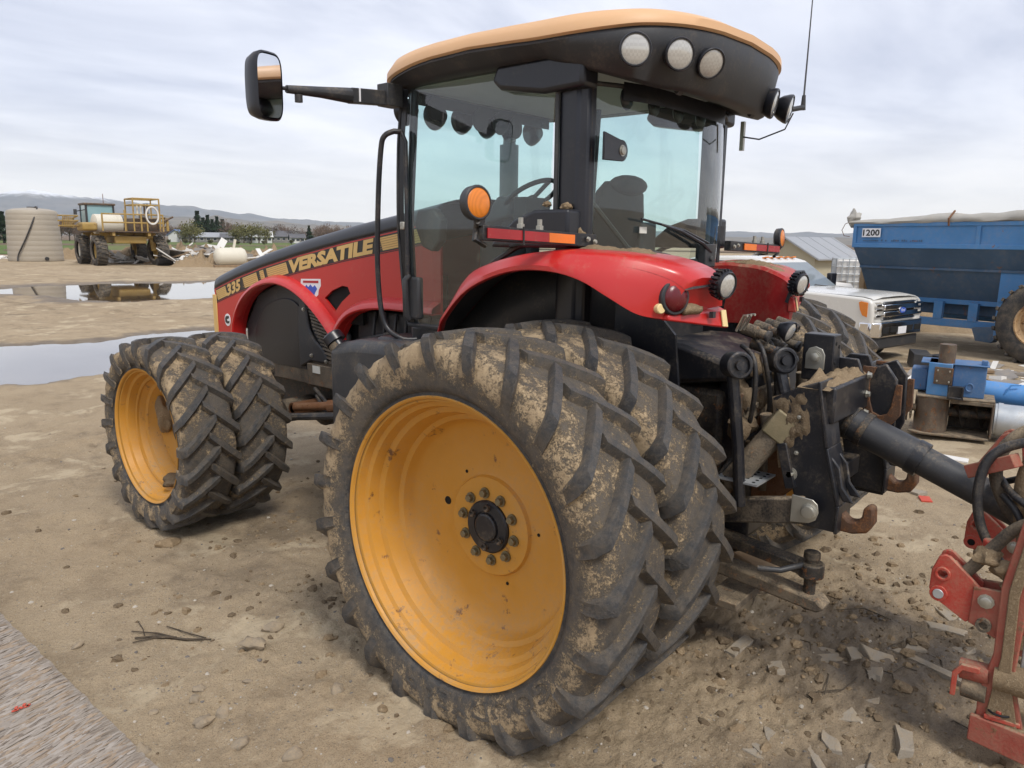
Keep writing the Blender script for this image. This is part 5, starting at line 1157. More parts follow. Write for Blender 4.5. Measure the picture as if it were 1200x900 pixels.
# ================================================================== TUBE AND RED IMPLEMENT
TB = thing('drive_tube', 'thick black tube running from the rear linkage down to the red implement', 'tube', (-.05, -1.0, 1.34))
o_ = Vector((-.05, -1.0, 1.34))
def rel(pts, o): return [Vector(p)-Vector(o) for p in pts]
b = MB().tube(rel([(-.05, -1.04, 1.335), (-.05, -1.25, 1.25), (-.05, -1.48, 1.165)], o_), .085, 24); b.build('outer_tube', 'black_plastic', TB, 40)
b = MB().tube(rel([(-.05, -1.47, 1.168), (-.05, -1.80, 1.04), (-.05, -1.95, .98)], o_), .074, 24); b.build('inner_tube', 'black_plastic', TB, 40)
for a in (.0, .06, .13): MB().tube(rel([(-.05, -1.06-a, 1.327-a*.4), (-.05, -1.09-a, 1.315-a*.4)], o_), .092, 24).build('clamp_ring', 'dark_metal', TB, 40)
MB().tube(rel([(-.05, -1.44, 1.18), (-.05, -1.49, 1.16)], o_), .091, 24).build('collar', 'black_paint', TB, 40)

IM = thing('red_implement', 'dusty red implement headstock with hoses at the right picture edge', 'implement', (-.1, -2.0, 0))
io = Vector((-.1, -2.0, 0))
def ib(name, mat='implement_red', bev=.005, sm=25, par=None):
    def f(b):
        b.v = [tuple(Vector(p)-io) for p in b.v]; return b.build(name, mat, par or IM, sm, bevel=bev)
    return f
clv = [(-1.685, .86), (-1.705, .872), (-1.73, .868), (-1.80, .81), (-1.855, .76), (-1.845, .62), (-1.815, .59), (-1.69, .66), (-1.66, .70), (-1.662, .79)]
for x0 in (-.5, .28):
    for dx in (0, .075):
        ib('clevis_plate')(MB().px(clv, x0+dx, x0+dx+.02, [arc((-1.708, .785), .02, 0, 2*PI, 14)[:-1]]))
    ib('clevis_spacer')(MB().px([(-1.74, .84), (-1.80, .79), (-1.83, .64), (-1.78, .64)], x0+.022, x0+.073))
    for (y, z, r_) in ((-1.708, .785, .028),): ib('bush', 'implement_red', .002)(MB().lathe([(0, r_*1.1), (-.012, r_*1.1), (-.012, r_*.72), (.0, r_*.72)], (x0, y, z), (1, 0, 0), 18))
    if x0 < 0:
        ib('bush', 'implement_red', .002)(MB().lathe([(0, .036), (-.008, .036), (-.008, .02)], (x0, -1.70, .69), (1, 0, 0), 18)); ib('pin', 'galvanised', .002)(MB().cyl((x0-.014, -1.70, .69), (x0+.1, -1.70, .69), .022, 18))
    else:
        ib('bush', 'implement_red', .002)(MB().lathe([(0, .036), (-.008, .036), (-.008, .018)], (x0, -1.695, .69), (1, 0, 0), 18)); ib('bush_hole', 'hole_black', 0)(MB().cyl((x0-.003, -1.695, .69), (x0+.01, -1.695, .69), .02, 14))
    ib('bracket', 'implement_dusty')(MB().px([(-1.83, .765), (-1.825, .60), (-1.94, .555), (-1.97, .78)], x0-.012, x0+.008)); ib('bracket', 'implement_dusty')(MB().px([(-1.83, .765), (-1.825, .60), (-1.94, .555), (-1.97, .78)], x0+.09, x0+.11))
    k = MB(); hexbolt(k, (x0-.012, -1.882, .715), (-1, 0, 0), .024, .02, 10); ib('bolt', 'zinc', 0)(k); k = MB().lathe([(0, .03), (-.02, .03), (-.02, .017), (-.006, .016), (-.006, 0)], (x0-.012, -1.885, .61), (1, 0, 0), 18); ib('bolt', 'muddy_metal', 0)(k)
for x0 in (-.5, .4):
    ib('side_frame', 'implement_dusty')(MB().px([(-1.905, .10), (-1.90, .30), (-1.935, .50), (-1.93, .80), (-1.985, 1.18), (-2.06, 1.20), (-2.03, .8), (-2.02, .4), (-2.10, .10)], x0-.03, x0+.0))
    ib('side_frame', 'mud', .004)(MB().px([(-1.93, .14), (-1.965, .50), (-1.96, .80), (-2.0, 1.10), (-2.04, 1.1), (-2.0, .78), (-2.01, .4), (-2.07, .14)], x0-.042, x0-.031))
ib('cross_frame', 'implement_dusty', .01)(MB().span((-.5, -2.1, 1.02), (.45, -1.99, 1.16)))
ib('cross_frame', 'implement_dusty', .01)(MB().span((-.5, -2.12, .60), (.45, -2.0, .74)))
# foot plate with mud, pin and ring
ib('foot_plate', 'implement_dusty')(MB().px([(-1.885, .085), (-1.885, .205), (-2.2, .19), (-2.2, .05)], -.56, -.535))
ib('foot_plate', 'implement_dusty')(MB().span((-.535, -2.2, .14), (-.3, -1.89, .165)))
ib('mud_layer', 'mud', .01)(MB().span((-.55, -2.2, .168), (-.34, -1.90, .20)))
ib('latch_plate', 'implement_red', .004)(MB().pz([(-.555, -1.935), (-.50, -1.93), (-.47, -2.06), (-.54, -2.065)], .205, .225))
ring = [(-.53+.03*math.cos(q), -1.985+.04*math.sin(q), .245) for q in [2*PI*i/18 for i in range(19)]]; ib('pull_ring', 'black_paint', 0, 60)(MB().tube(ring, .005, 6, False)); ib('pin', 'implement_red', .002)(MB().cyl((-.53, -1.985, .22), (-.53, -1.985, .255), .016, 12))
# pivot tube with hook and mud-covered sleeve
ib('pivot_tube', 'implement_dusty', 0, 40)(MB().cyl((-.5, -1.82, .375), (-.5, -1.93, .385), .045, 20)); ib('sleeve', 'mud', 0, 50)(MB().cyl((-.5, -1.95, .39), (-.5, -2.2, .40), .062, 22)); ib('end_cap', 'muddy_metal', .003, 40)(MB().cyl((-.5, -1.835, .30), (-.5, -1.93, .30), .05, 18))
ib('hook', 'implement_red', .003)(MB().px([(-1.80, .27), (-1.80, .38), (-1.83, .425), (-1.90, .43), (-1.90, .405), (-1.84, .40), (-1.82, .37), (-1.82, .27)], -.57, -.55))
ib('clear_panel', 'galvanised', .004)(MB().span((-.47, -2.12, .40), (-.45, -2.03, .78)))
for (y, z, s_) in ((-1.86, .90, 1), (-1.93, .86, 2), (-1.98, .80, 3)): ib('mud_clump', 'mud', 0, 60)(MB().sphere((-.47, y, z), .045, 14, 9, sc=(1, 1.2, .8), jit=.6, seed=s_))
ib('valve', 'implement_red', .006)(MB().cyl((-.42, -1.86, .86), (-.42, -1.86, .96), .03, 14))
# upper arms
armp = [(-1.665, 1.06), (-1.69, 1.14), (-1.775, 1.30), (-1.80, 1.318), (-1.87, 1.31), (-1.88, 1.28), (-1.815, 1.27), (-1.755, 1.13), (-1.735, 1.07)]
for x0 in (.16, .26): ib('upper_arm', 'implement_dusty')(MB().px(armp, x0, x0+.02))
ib('upper_arm', 'implement_dusty')(MB().beam((-.3, -1.90, 1.30), (-.24, -1.72, 1.20), .07, .06))
ib('top_tower', 'implement_red', .008)(MB().px([(-1.86, 1.31), (-1.90, 1.0), (-2.06, 1.0), (-2.1, 1.36)], .15, .29))
# hoses, flagged together as they sag
def hose(pts, r, mat='hose_rubber'):
    return ib('hose', mat, 0, 60)(MB().tube([tuple(v) for v in cat(pts, 6)], r, 10))
hose([(-.42, -2.2, 1.18), (-.44, -1.97, 1.06), (-.45, -1.87, .93), (-.46, -1.80, .82), (-.47, -1.745, .765)], .026, 'hose_muddy'); ib('hose_fitting', 'zinc', 0, 40)(MB().cyl((-.467, -1.765, .785), (-.472, -1.725, .75), .019, 12))
hose([(-.25, -2.1, 1.42), (-.28, -1.90, 1.37), (-.31, -1.80, 1.29), (-.33, -1.775, 1.15), (-.34, -1.80, 1.0), (-.36, -1.87, .88), (-.4, -1.96, .80)], .021)
hose([(-.1, -2.1, 1.46), (-.16, -1.93, 1.42), (-.2, -1.84, 1.33), (-.22, -1.82, 1.2), (-.2, -1.88, 1.05), (-.18, -1.98, .95)], .028, 'hose_muddy')
hose([(-.2, -1.84, 1.18), (-.28, -1.90, 1.14), (-.33, -2.0, 1.10), (-.36, -2.15, 1.1)], .016); hose([(-.25, -1.86, 1.12), (-.30, -1.93, 1.06), (-.32, -1.98, .95), (-.35, -2.0, .82)], .016); hose([(-.1, -1.80, 1.12), (-.2, -1.92, 1.2), (-.22, -2.1, 1.28)], .015)
hose([(-.15, -2.15, 1.36), (-.2, -2.0, 1.34), (-.24, -1.94, 1.26), (-.22, -1.93, 1.08), (-.25, -1.97, .92)], .034, 'mud')
for i in range(4): ib('hose_fitting', 'zinc', 0, 40)(MB().cyl((-.22-.02*i, -1.96-.05*i, 1.375+.004*i), (-.23-.02*i, -1.995-.05*i, 1.38+.004*i), .02, 10))
for i in range(6):
    z = 1.24-.026*i; c_ = Vector((-.12, -1.965, z)); q_ = [(c_+(Vector((.009*math.cos(a), 0, .018*math.sin(a))) if i % 2 else Vector((0, .009*math.cos(a), .018*math.sin(a))))) for a in [2*PI*j/12 for j in range(13)]]
    ib('chain_link', 'hose_rubber', 0, 60)(MB().tube(q_, .0035, 5, False))

# ================================================================== PICKUP TRUCK (local: +y forward)
TK = thing('pickup_truck', 'cream white pickup truck parked nose right behind the tractor', 'pickup truck', (11.75, 2.50, -.05), PI-rad(11)); TK.scale = (1.02, 1.02, 1.02)
prof = [(1.0, .66), (1.03, .80), (1.03, 1.0), (1.01, 1.18), (.95, 1.245), (.8, 1.275), (.2, 1.30), (-.72, 1.335), (-2.0, 1.335), (-3.4, 1.33), (-5.0, 1.30), (-5.05, .7), (-4.05, .62)]
prof += [(-3.52+.52*math.cos(a), .45+.52*math.sin(a)) for a in [PI*i/12+.28*(1-2*i/12) for i in range(13)]][::-1][::-1][:0]
ra = [(-3.55+.53*math.cos(PI-q), .42+.53*math.sin(PI-q)) for q in [.4+i*(PI-.8)/12 for i in range(13)]]
fa = [(0+.53*math.cos(PI-q), .42+.53*math.sin(PI-q)) for q in [.4+i*(PI-.8)/12 for i in range(13)]]
prof = prof[:12]+[(-4.1, .62)]+ra+[(-3.0, .60), (-.55, .60)]+fa+[(.55, .62)]
BD = MB().px(prof, -.96, .96).build('body', 'truck_white', TK, 25, bevel=.05, seg=3)
rows = [[(x, y, z+.045*(1-(x/.86)**2)+.012*math.exp(-((abs(x)-.55)/.12)**2)) for x in [-.86+.172*i for i in range(11)]] for y, z in ((.97, 1.235), (.93, 1.262), (.8, 1.285), (.4, 1.298), (-.1, 1.312), (-.7, 1.335))]
MB().grid(rows).build('hood', 'truck_white', TK, 40)
gx = lambda z: .93-.19*(z-1.33)/.6
gh = [(-.66, 1.33), (-1.36, 1.86), (-1.62, 1.925), (-2.2, 1.945), (-3.0, 1.93), (-3.28, 1.87), (-3.42, 1.33)]
MB().prism(gh, -1, 1, lambda a, c, t: (t*gx(c), a, c)).build('cabin', 'truck_white', TK, 25, bevel=.05, seg=3)
def sidewin(poly, s_): 
    return MB().prism(poly, 0, 1, lambda a, c, t: (s_*(gx(c)+.003+.006*t), a, c))
for s_ in (-1, 1):
    sidewin([(-.86, 1.37), (-1.05, 1.52), (-1.45, 1.80), (-1.62, 1.84), (-2.1, 1.85), (-2.1, 1.37)], s_).build('side_window', 'window_dark', TK, 0); sidewin([(-2.2, 1.37), (-2.2, 1.85), (-2.95, 1.84), (-3.12, 1.78), (-3.16, 1.37)], s_).build('side_window', 'window_dark', TK, 0)
    # mirror, handles, arch trim, marker
    b = MB().box((s_*1.13, -.95, 1.47), (.22, .12, .28)); b.beam((s_*.95, -.93, 1.42), (s_*1.08, -.94, 1.42), .05, .06); b.build('door_mirror', 'black_clean', TK, bevel=.03, seg=3)
    for y in (-2.0, -3.0): MB().span((s_*.955, y-.1, 1.18), (s_*.985, y+.1, 1.215)).build('door_handle', 'truck_white', TK, bevel=.008)
    for (yc, A) in ((0, fa), (-3.55, ra)):
        rows = []
        for (y, z) in A:
            dv = Vector((y-yc, z-.42)).normalized(); rows.append([(s_*.93, y, z), (s_*.985, y+dv.x*-.005, z-dv.y*.005), (s_*.99, y+dv.x*.05, z+dv.y*.05), (s_*.96, y+dv.x*.075, z+dv.y*.075)])
        MB().grid(rows).build('arch_trim', 'truck_trim', TK, 50); MB().prism([(yc+.5*math.cos(q), .42+.5*math.sin(q)) for q in [2*PI*i/20 for i in range(20)]], .25, .90, lambda a, c, t: (s_*t, a, c)).build('wheel_well', 'hole_black', TK, 40)
        wc = (s_*.80, yc, .41); W = MB().lathe([(-.13, .25), (-.14, .30), (-.125, .385), (-.10, .405), (.10, .405), (.125, .385), (.14, .30), (.13, .25)], wc, (1, 0, 0), 36).build('wheel', 'rubber_plain', TK, 35)
        MB().lathe([(.13*s_, .255), (.12*s_, .25), (.06*s_, .235), (.05*s_, 0)], wc, (1, 0, 0), 30).build('rim', 'black_clean', W, 35)
        for k in range(6):
            q = 2*PI*k/6+.3
            for dq in (-.09, .09): MB().beam((s_*.925, yc+.05*math.cos(q), .41+.05*math.sin(q)), (s_*.925, yc+.235*math.cos(q+dq), .41+.235*math.sin(q+dq)), .018, .022, (1, 0, 0)).build('spoke', 'chrome', W, bevel=.003)
    MB().px([(-.20-.0, 1.03), (-.20, 1.16), (-.38, 1.19), (-.44, 1.15), (-.44, 1.05), (-.36, 1.0)], s_*.958, s_*.968).build('badge', 'chrome', TK, bevel=.003)
    MB().px([(-.225, 1.04), (-.225, 1.15), (-.37, 1.175), (-.42, 1.14), (-.42, 1.06), (-.35, 1.015)], s_*.968, s_*.971).build('badge_plate', 'stripe_black', TK, 0)
    tv, tf = text_tris('F-250', .1, .02); L_ = max(p[0] for p in tv); MB().add([(s_*.9725, -.24-a/L_*.16 if s_ > 0 else -.40+a/L_*.16, 1.075+c*.045) for a, c in tv], tf).build('lettering', 'white_print', TK, 0, fix=False)
    # head lamp cluster
    b = MB().prism([(.60, .88), (.955, .86), (.955, 1.20), (.75, 1.20), (.62, 1.16)], 0, 1, lambda a, c, t: (s_*(a), 1.0+.055*t-.10*max(0, (a-.75)/.2), c)); HL = b.build('headlight', 'lens_clear', TK, bevel=.012)
    MB().px([(.93, .93), (.93, 1.19), (.80, 1.21), (.76, 1.19), (.79, 1.06), (.84, .96)], s_*.945, s_*.972).build('marker_light', 'lens_amber', TK, bevel=.006)
    for z in (.95, 1.06, 1.14): MB().span((s_*.64, 1.055, z-.022), (s_*.90, 1.064, z+.022)).build('lamp_unit', 'chrome', HL, bevel=.006)
# windscreen, wipers, roof lamps
b = MB(); wy = lambda z: -.66-(z-1.33)/.53*.70
b.add([(-.86, wy(1.365)+.012, 1.365), (.86, wy(1.365)+.012, 1.365), (.73, wy(1.83)+.012, 1.83), (-.73, wy(1.83)+.012, 1.83), (-.86, wy(1.365)+.004, 1.365), (.86, wy(1.365)+.004, 1.365), (.73, wy(1.83)+.004, 1.83), (-.73, wy(1.83)+.004, 1.83)], [(0, 1, 2, 3), (4, 7, 6, 5), (0, 4, 5, 1), (1, 5, 6, 2), (2, 6, 7, 3), (3, 7, 4, 0)]); b.build('windscreen', 'windscreen_sky_grey', TK, 0)
for x in (-.5, .2): MB().tube([(x, -.62, 1.36), (x+.45, -.70, 1.40)], .01, 6).build('wiper', 'black_plastic', TK)
for x in (-.5, -.25, 0, .25, .5): MB().box((x, -1.52, 1.925), (.09, .12, .03), Matrix.Rotation(rad(12), 3, 'X')).build('roof_lamp', 'lens_amber', TK, bevel=.01)
# grille, bumper, plate
GR = MB().prism([(-.60, .86), (.60, .86), (.60, 1.20), (-.60, 1.20)], 1.02, 1.05, lambda a, c, t: (a, t, c)).build('grille', 'hole_black', TK, bevel=.01)
for z, h in ((1.10, .05), (.975, .05)): MB().span((-.66, 1.04, z-h), (.66, 1.10, z+h)).build('grille_bar', 'chrome', GR, bevel=.015)
for z in (1.19, 1.172, .90, .88): MB().span((-.62, 1.04, z-.006), (.62, 1.065, z+.006)).build('grille_slat', 'chrome', GR, bevel=.002)
MB().prism([(.13*math.cos(q), 1.035+.065*math.sin(q)) for q in [2*PI*i/28 for i in range(28)]], 1.10, 1.115, lambda a, c, t: (a, t, c)).build('badge', 'chrome', GR, 30); MB().prism([(.115*math.cos(q), 1.035+.053*math.sin(q)) for q in [2*PI*i/28 for i in range(28)]], 1.115, 1.118, lambda a, c, t: (a, t, c)).build('badge_plate', 'blue_print', GR, 0)
tv, tf = text_tris('Ford', .3, .01); L_ = max(p[0] for p in tv); MB().add([(.075-a/L_*.15, 1.1195, 1.01+c*.055) for a, c in tv], tf).build('lettering', 'white_print', GR, 0, fix=False)
b = MB().pz([(-.99, .80), (-.97, 1.0), (-.80, 1.13), (.80, 1.13), (.97, 1.0), (.99, .80), (.9, .80), (.75, .98), (-.75, .98), (-.9, .80)], .56, .84); BP = b.build('bumper', 'chrome', TK, 25, bevel=.03, seg=3)
for x0, x1 in ((-.74, -.50), (.50, .74), (-.44, -.02), (.02, .44)): MB().span((x0, 1.125, .64), (x1, 1.134, .745)).build('bumper_opening', 'hole_black', BP, bevel=.003)
MB().span((-.16, 1.135, .60), (.16, 1.142, .735)).build('licence_plate', 'white_print', BP, bevel=.002)
MB().pz([(-.93, .80), (-.90, .98), (-.75, 1.08), (.75, 1.08), (.90, .98), (.93, .80)], .34, .56).build('valance', 'black_plastic', TK, bevel=.03)
b = MB().span((-.6, -4.9, .42), (.6, .8, .58)); b.build('chassis', 'hole_black', TK); MB().span((.86, -3.0, .42), (.98, -.6, .47)).build('running_board', 'black_plastic', TK, bevel=.01)

# ================================================================== GRAIN CART (local: near side faces -x, length along -y)
GC = thing('grain_cart', 'blue grain cart with grey rolled tarp and rust-rimmed wheel at right', 'grain cart', (14.0, 3.12, 0), rad(-14))
def sec_y(z): return interp(z, [.95, 1.35, 1.75, 2.14, 2.66], [.78, .52, .26, 0, 0])
def end_(z): return interp(z, [.95, 1.35, 1.75, 2.14, 2.66], [.08, .07, .05, .01, 0])
def panel(name, z0, z1, mat, bev=.006):
    a, c = sec_y(z0), sec_y(z1); e0, e1 = end_(z0), end_(z1); W = 3.2; L = 7.0
    b = MB(); v = [(a, -e0, z0), (a, -L+e0, z0), (c, -L+e1, z1), (c, -e1, z1), (W-a, -e0, z0), (W-a, -L+e0, z0), (W-c, -L+e1, z1), (W-c, -e1, z1)]
    b.add(v, [(0, 1, 2, 3), (4, 7, 6, 5), (0, 3, 7, 4), (1, 5, 6, 2)]); return b.build(name, mat, GC, 0, thick=.02)
panel('top_panel', 2.14, 2.66, 'cart_blue'); panel('hopper_panel', 1.72, 2.14, 'cart_blue_dark'); panel('hopper_panel', 1.02, 1.72, 'cart_blue_dark')
for z, mt, w_ in ((2.64, 'cart_blue', .08), (2.19, 'cart_blue', .09), (1.72, 'cart_blue_dark', .05), (1.04, 'cart_blue', .1)):
    b = MB(); s0 = sec_y(z)-.015; b.beam((s0, -end_(z), z), (s0, -7+end_(z), z), .04, w_, (0, 0, 1)); b.build('rail', mt, GC, bevel=.006)
for z, y in ((2.4, -.02), (2.4, -2.6), (2.4, -5)): MB().span((-.03, y-.04, 2.14), (0.0, y+.04, 2.66)).build('rib', 'cart_blue', GC, bevel=.005)
b = MB().beam((.62, -.75, .60), (.62, -6.3, .60), .10, .16, (0, 0, 1)); b.build('lower_beam', 'cart_blue', GC, bevel=.01); b = MB().beam((2.58, -.75, .60), (2.58, -6.3, .60), .10, .16, (0, 0, 1)); b.build('lower_beam', 'cart_blue', GC, bevel=.01)
for y in (-.95, -1.72, -2.42): MB().span((.56, y-.09, .66), (.66, y+.09, 1.04)).build('post', 'cart_blue', GC, bevel=.006)
MB().span((.30, -3.12, .40), (.42, -2.96, 1.72)).build('post', 'cart_blue', GC, bevel=.008)
b = MB().px([(-2.98, 1.70), (-6.2, 1.70), (-6.2, 1.55), (-4.6, 1.52), (-3.6, 1.28), (-3.05, 1.12), (-2.98, 1.12)], .28, .34); b.build('gusset', 'cart_blue', GC, bevel=.006)
MB().span((.9, -6.0, .75), (2.3, -.9, 1.0)).build('auger_trough', 'cart_blue_dark', GC, bevel=.02)
b = MB().px([(-2.5, .56), (-2.9, .60), (-3.05, .45), (-2.9, .28), (-2.6, .3)], .40, .64); b.build('axle_bracket', 'cart_blue_dark', GC, bevel=.01); MB().cyl((.2, -3.95, .80), (3.0, -3.95, .80), .09, 14).build('axle', 'cart_blue_dark', GC)
for xw in (-.02, 2.95):
    s_ = -1 if xw < 1 else 1
    prw = [(-.26, .42), (-.29, .50), (-.28, .68), (-.22, .76), (-.10, .795), (.10, .795), (.22, .76), (.28, .68), (.29, .50), (.26, .42)]
    W = MB().lathe(prw, (xw, -3.95, .79), (1, 0, 0), 60).build('wheel', 'rubber_plain', GC, 35)
    b = MB()
    for i in range(26):
        q = 2*PI*i/26
        for k, (x0, x1) in enumerate(((-.25, .02), (-.02, .25))):
            qq = q+.12*k; f = lambda x, t, r_: (xw+x, -3.95+r_*math.cos(t), .79+r_*math.sin(t)); b.beam(f(x0, qq+(.08 if k == 0 else 0), .79), f(x1, qq+(0 if k == 0 else .08), .79), .07, .05, (0, math.cos(qq), math.sin(qq)))
    b.build('tread', 'rubber_plain', W, bevel=.006); tag(bpy.data.objects[W.children[0].name], kind='stuff')
    MB().lathe([(s_*.27, .43), (s_*.285, .40), (s_*.22, .375), (s_*.20, .34), (s_*.12, .32), (s_*.10, .1), (s_*.14, .08), (s_*.14, 0)], (xw, -3.95, .79), (1, 0, 0), 40).build('rim', 'cart_rim' if 'cart_rim' in M else 'rusty', W, 30)
paint('cart_rim', (.5, .33, .17), .6, dust=.4, scale=5, var=.25, rust=.55); 
for o in bpy.data.objects:
    if o.name.startswith('rim') and o.parent and o.parent.parent == GC: o.data.materials[0] = M['cart_rim']
# tarp
rows = []
for i in range(60):
    f = i/59; y = .12-7.3*f; row = []; nz_ = lambda k: mnoise.noise((f*9, k*.7, 3))
    th = .05+.075*min(1, f*3.2)*(.8+.5*nz_(1)); zc = 2.68+.09*min(1, f*2.2)+.035*nz_(2); xc = .10
    for j in range(12): q = 2*PI*j/12; row.append((xc+.17*math.cos(q)*(1+.3*mnoise.noise((f*16, j*.5, 1))), y, zc+th*math.sin(q)*(1+.4*mnoise.noise((f*22, j*.6, 4)))))
    rows.append(row)
tp_ = MB().grid(rows, closeu=True).build('rolled_tarp', 'tarp', GC, 60)
rows = [[(.1+3.0*g, -.02-7*f, 2.72+.08*math.sin(g*PI)+.03*mnoise.noise((f*12, g*6, 2))) for g in [j/10 for j in range(11)]] for f in [i/24 for i in range(25)]]; MB().grid(rows).build('tarp_cover', 'tarp', GC, 60)
MB().sphere((.1, .10, 2.76), .15, 14, 9, sc=(1, .8, 1.2), jit=.7, seed=2).build('tarp_end', 'tarp', GC, 60)
for y in (-2.05,): MB().tube([(-.09, y, 2.60), (-.12, y, 2.74), (.1, y, 2.90)], .02, 6).build('tarp_strap', 'rusty', GC)
frame_tube([(.02, .10, 2.72), (-.0, .24, 2.66), (-.02, .30, 2.52), (-.0, .25, 2.40), (.02, .12, 2.38)], .008, 'cord', 'rusty', 5, GC)
# number panel
MB().span((-.036, -.62, 2.37), (-.031, -.20, 2.56)).build('number_plate', 'white_print', GC, 0)
tv, tf = text_tris('1200', .0, .03); L_ = max(p[0] for p in tv); MB().add([(-.0385, -.22-a/L_*.38, 2.395+c*.14) for a, c in tv], tf).build('lettering', 'stripe_black', GC, 0, fix=False)
for i in range(30):
    if rnd.random() < .75: MB().span((-.0345, -.24-.045*i, 2.28), (-.032, -.27-.045*i, 2.28+rnd.uniform(.02, .04))).build('small_print', 'cart_blue_dark', GC, 0)

# ================================================================== AUGER BOOT ON THE GROUND (local x to the right, y away)
AZR = rad(-80)
AB = thing('auger_boot', 'cut off blue and brown auger boot lying on the ground behind the hitch', 'auger boot', (5.80, -.2, 0), AZR); AB.scale = (.77, .85, .97)
def ab(name, mat='brown_steel', bev=.006, sm=30): return lambda b: b.build(name, mat, AB, sm, bevel=bev)
ab('skid_plate', 'muddy_metal')(MB().pz([(-.06, -.06), (.10, -.16), (1.02, -.12), (1.02, .55), (-.06, .5)], .0, .025))
half = [(.23+.235*math.cos(q), .12+.235*math.sin(q)) for q in [PI+PI*i/14 for i in range(15)]]
ab('boot_shell', 'boot_steel' if 'boot_steel' in M else 'brown_steel', 0)(MB().grid([[(x, y, z) for x, y in [(-.01, .5)]+half+[(.465, .5)]] for z in (.025, .24, .455)])); 
ab('shelf', 'muddy_metal')(MB().pz([(.02, -.1), (.46, -.14), (1.05, -.06), (1.05, .5), (0.0, .5)], .455, .475)); ab('shelf_edge', 'muddy_metal')(MB().span((.47, -.10, .41), (1.04, -.085, .455)))
ab('upper_box', 'auger_blue', .01)(MB().span((.47, .06, .475), (.90, .5, .86))); ab('upper_box', 'auger_blue_dark' if 'auger_blue_dark' in M else 'cart_blue', .01)(MB().pz([(.13, .02), (.45, -.04), (.47, .5), (.13, .5)], .475, .875)); ab('top_flange', 'auger_blue')(MB().span((.02, .03, .86), (.93, .56, .875))); ab('corner_lug', 'auger_blue')(MB().span((.82, .12, .875), (.90, .2, .93)))
ab('bolted_plate', 'brown_steel')(MB().pz([(.215, -.012), (.465, -.06), (.465, -.045), (.215, .0)], .62, .83))
k = MB()
for x, z in ((.26, .66), (.26, .79), (.42, .66), (.42, .79)): hexbolt(k, (x, -.022-.2*(x-.215), z), (0, -1, 0), .01, .012)
k.build('plate_bolt', 'zinc', AB)
ab('stub_pipe', 'brown_steel', 0, 40)(MB().cyl((.36, .12, .86), (.36, .12, 1.10), .115, 28)); ab('side_cover', 'auger_blue', .02)(MB().span((-.10, .15, .50), (.13, .45, .78)))
b = MB()
for i in range(22):
    q = 2*PI*i/22; b.beam((-.045, .02+.12*math.cos(q), .30+.12*math.sin(q)), (-.045, .02+.148*math.cos(q), .30+.148*math.sin(q)), .03, .02, (1, 0, 0))
b.cyl((-.06, .02, .30), (-.03, .02, .30), .125, 28); b.cyl((-.10, .02, .30), (.02, .02, .30), .045, 14); ab('sprocket', 'muddy_metal', 0)(b)
ab('sprocket', 'dark_metal', 0)(MB().cyl((-.12, -.05, .24), (-.085, -.05, .24), .10, 22))
b = MB().span((.42, -.16, .48), (.63, -.12, .63)); b.span((.42, -.20, .48), (.45, -.12, .63)); b.span((.60, -.2, .48), (.63, -.12, .63)); b.span((.42, -.2, .48), (.63, -.12, .50)); ab('latch_box', 'black_paint', .008)(b)
ab('box_boss', 'auger_blue', .004, 30)(MB().lathe([(0, .055), (-.015, .055), (-.015, .04), (-.004, .04), (-.004, 0)], (.70, .058, .60), (0, 1, 0), 22))
ab('back_wall', 'dark_metal')(MB().span((.47, .48, .025), (1.03, .5, .455))); ab('end_plate', 'brown_steel')(MB().pz([(1.02, -.1), (1.045, -.1), (1.045, .5), (1.02, .5)], .025, .455))
b = MB().cyl((.40, .2, .26), (1.02, .2, .26), .055, 16)
rows = []
for i in range(40):
    q = i/39*2.1*2*PI; x = .47+.52*i/39; rows.append([(x, .2+.05*math.cos(q), .26+.05*math.sin(q)), (x+.02, .2+.17*math.cos(q), .26+.17*math.sin(q))])
b.grid(rows); ab('auger_screw', 'dark_metal', 0, 40)(b)
PP = thing('galvanised_pipe', 'dull galvanised auger pipe lying at the right of the boot', 'pipe', (5.95, -.99, .21), AZR); b = MB().lathe([(0, .19), (2.6, .19), (2.6, .18), (0, .18), (0, .19)], (.02, .2, 0), (1, -.02, 0), 36); b.build('tube_wall', 'galvanised', PP, 40)
for x in (.05, 1.3): MB().lathe([(0, .192), (0, .2), (.05, .2), (.05, .192)], (x, .2, 0), (1, -.02, 0), 36).build('band', 'galvanised', PP, 40)
BP_ = thing('blue_pipe', 'bright blue pipe lying behind the galvanised pipe', 'pipe', (6.2, -.85, .46), AZR); MB().lathe([(0, .135), (2.6, .135), (2.6, .125), (0, .125), (0, .135)], (0, .38, 0), (1, .0, -.05), 32).build('tube_wall', 'pipe_blue', BP_, 40); MB().tube([(.2, .25, .0), (.26, .24, .12), (.36, .26, .13)], .01, 6).build('pipe_tab', 'pipe_blue', BP_)
HS = tag(MB().tube([tuple(v) for v in cat([(0, 0, -.02), (.04, -.01, .12), (.16, 0, .2), (.32, .02, .2), (.5, .05, .05)], 6)], .014, 8).build('black_hose', 'hose_rubber', None, 60), 'short black hose arching over the blue pipe', 'hose'); HS.location = (6.45, -1.32, .54); HS.rotation_euler = (0, 0, AZR)
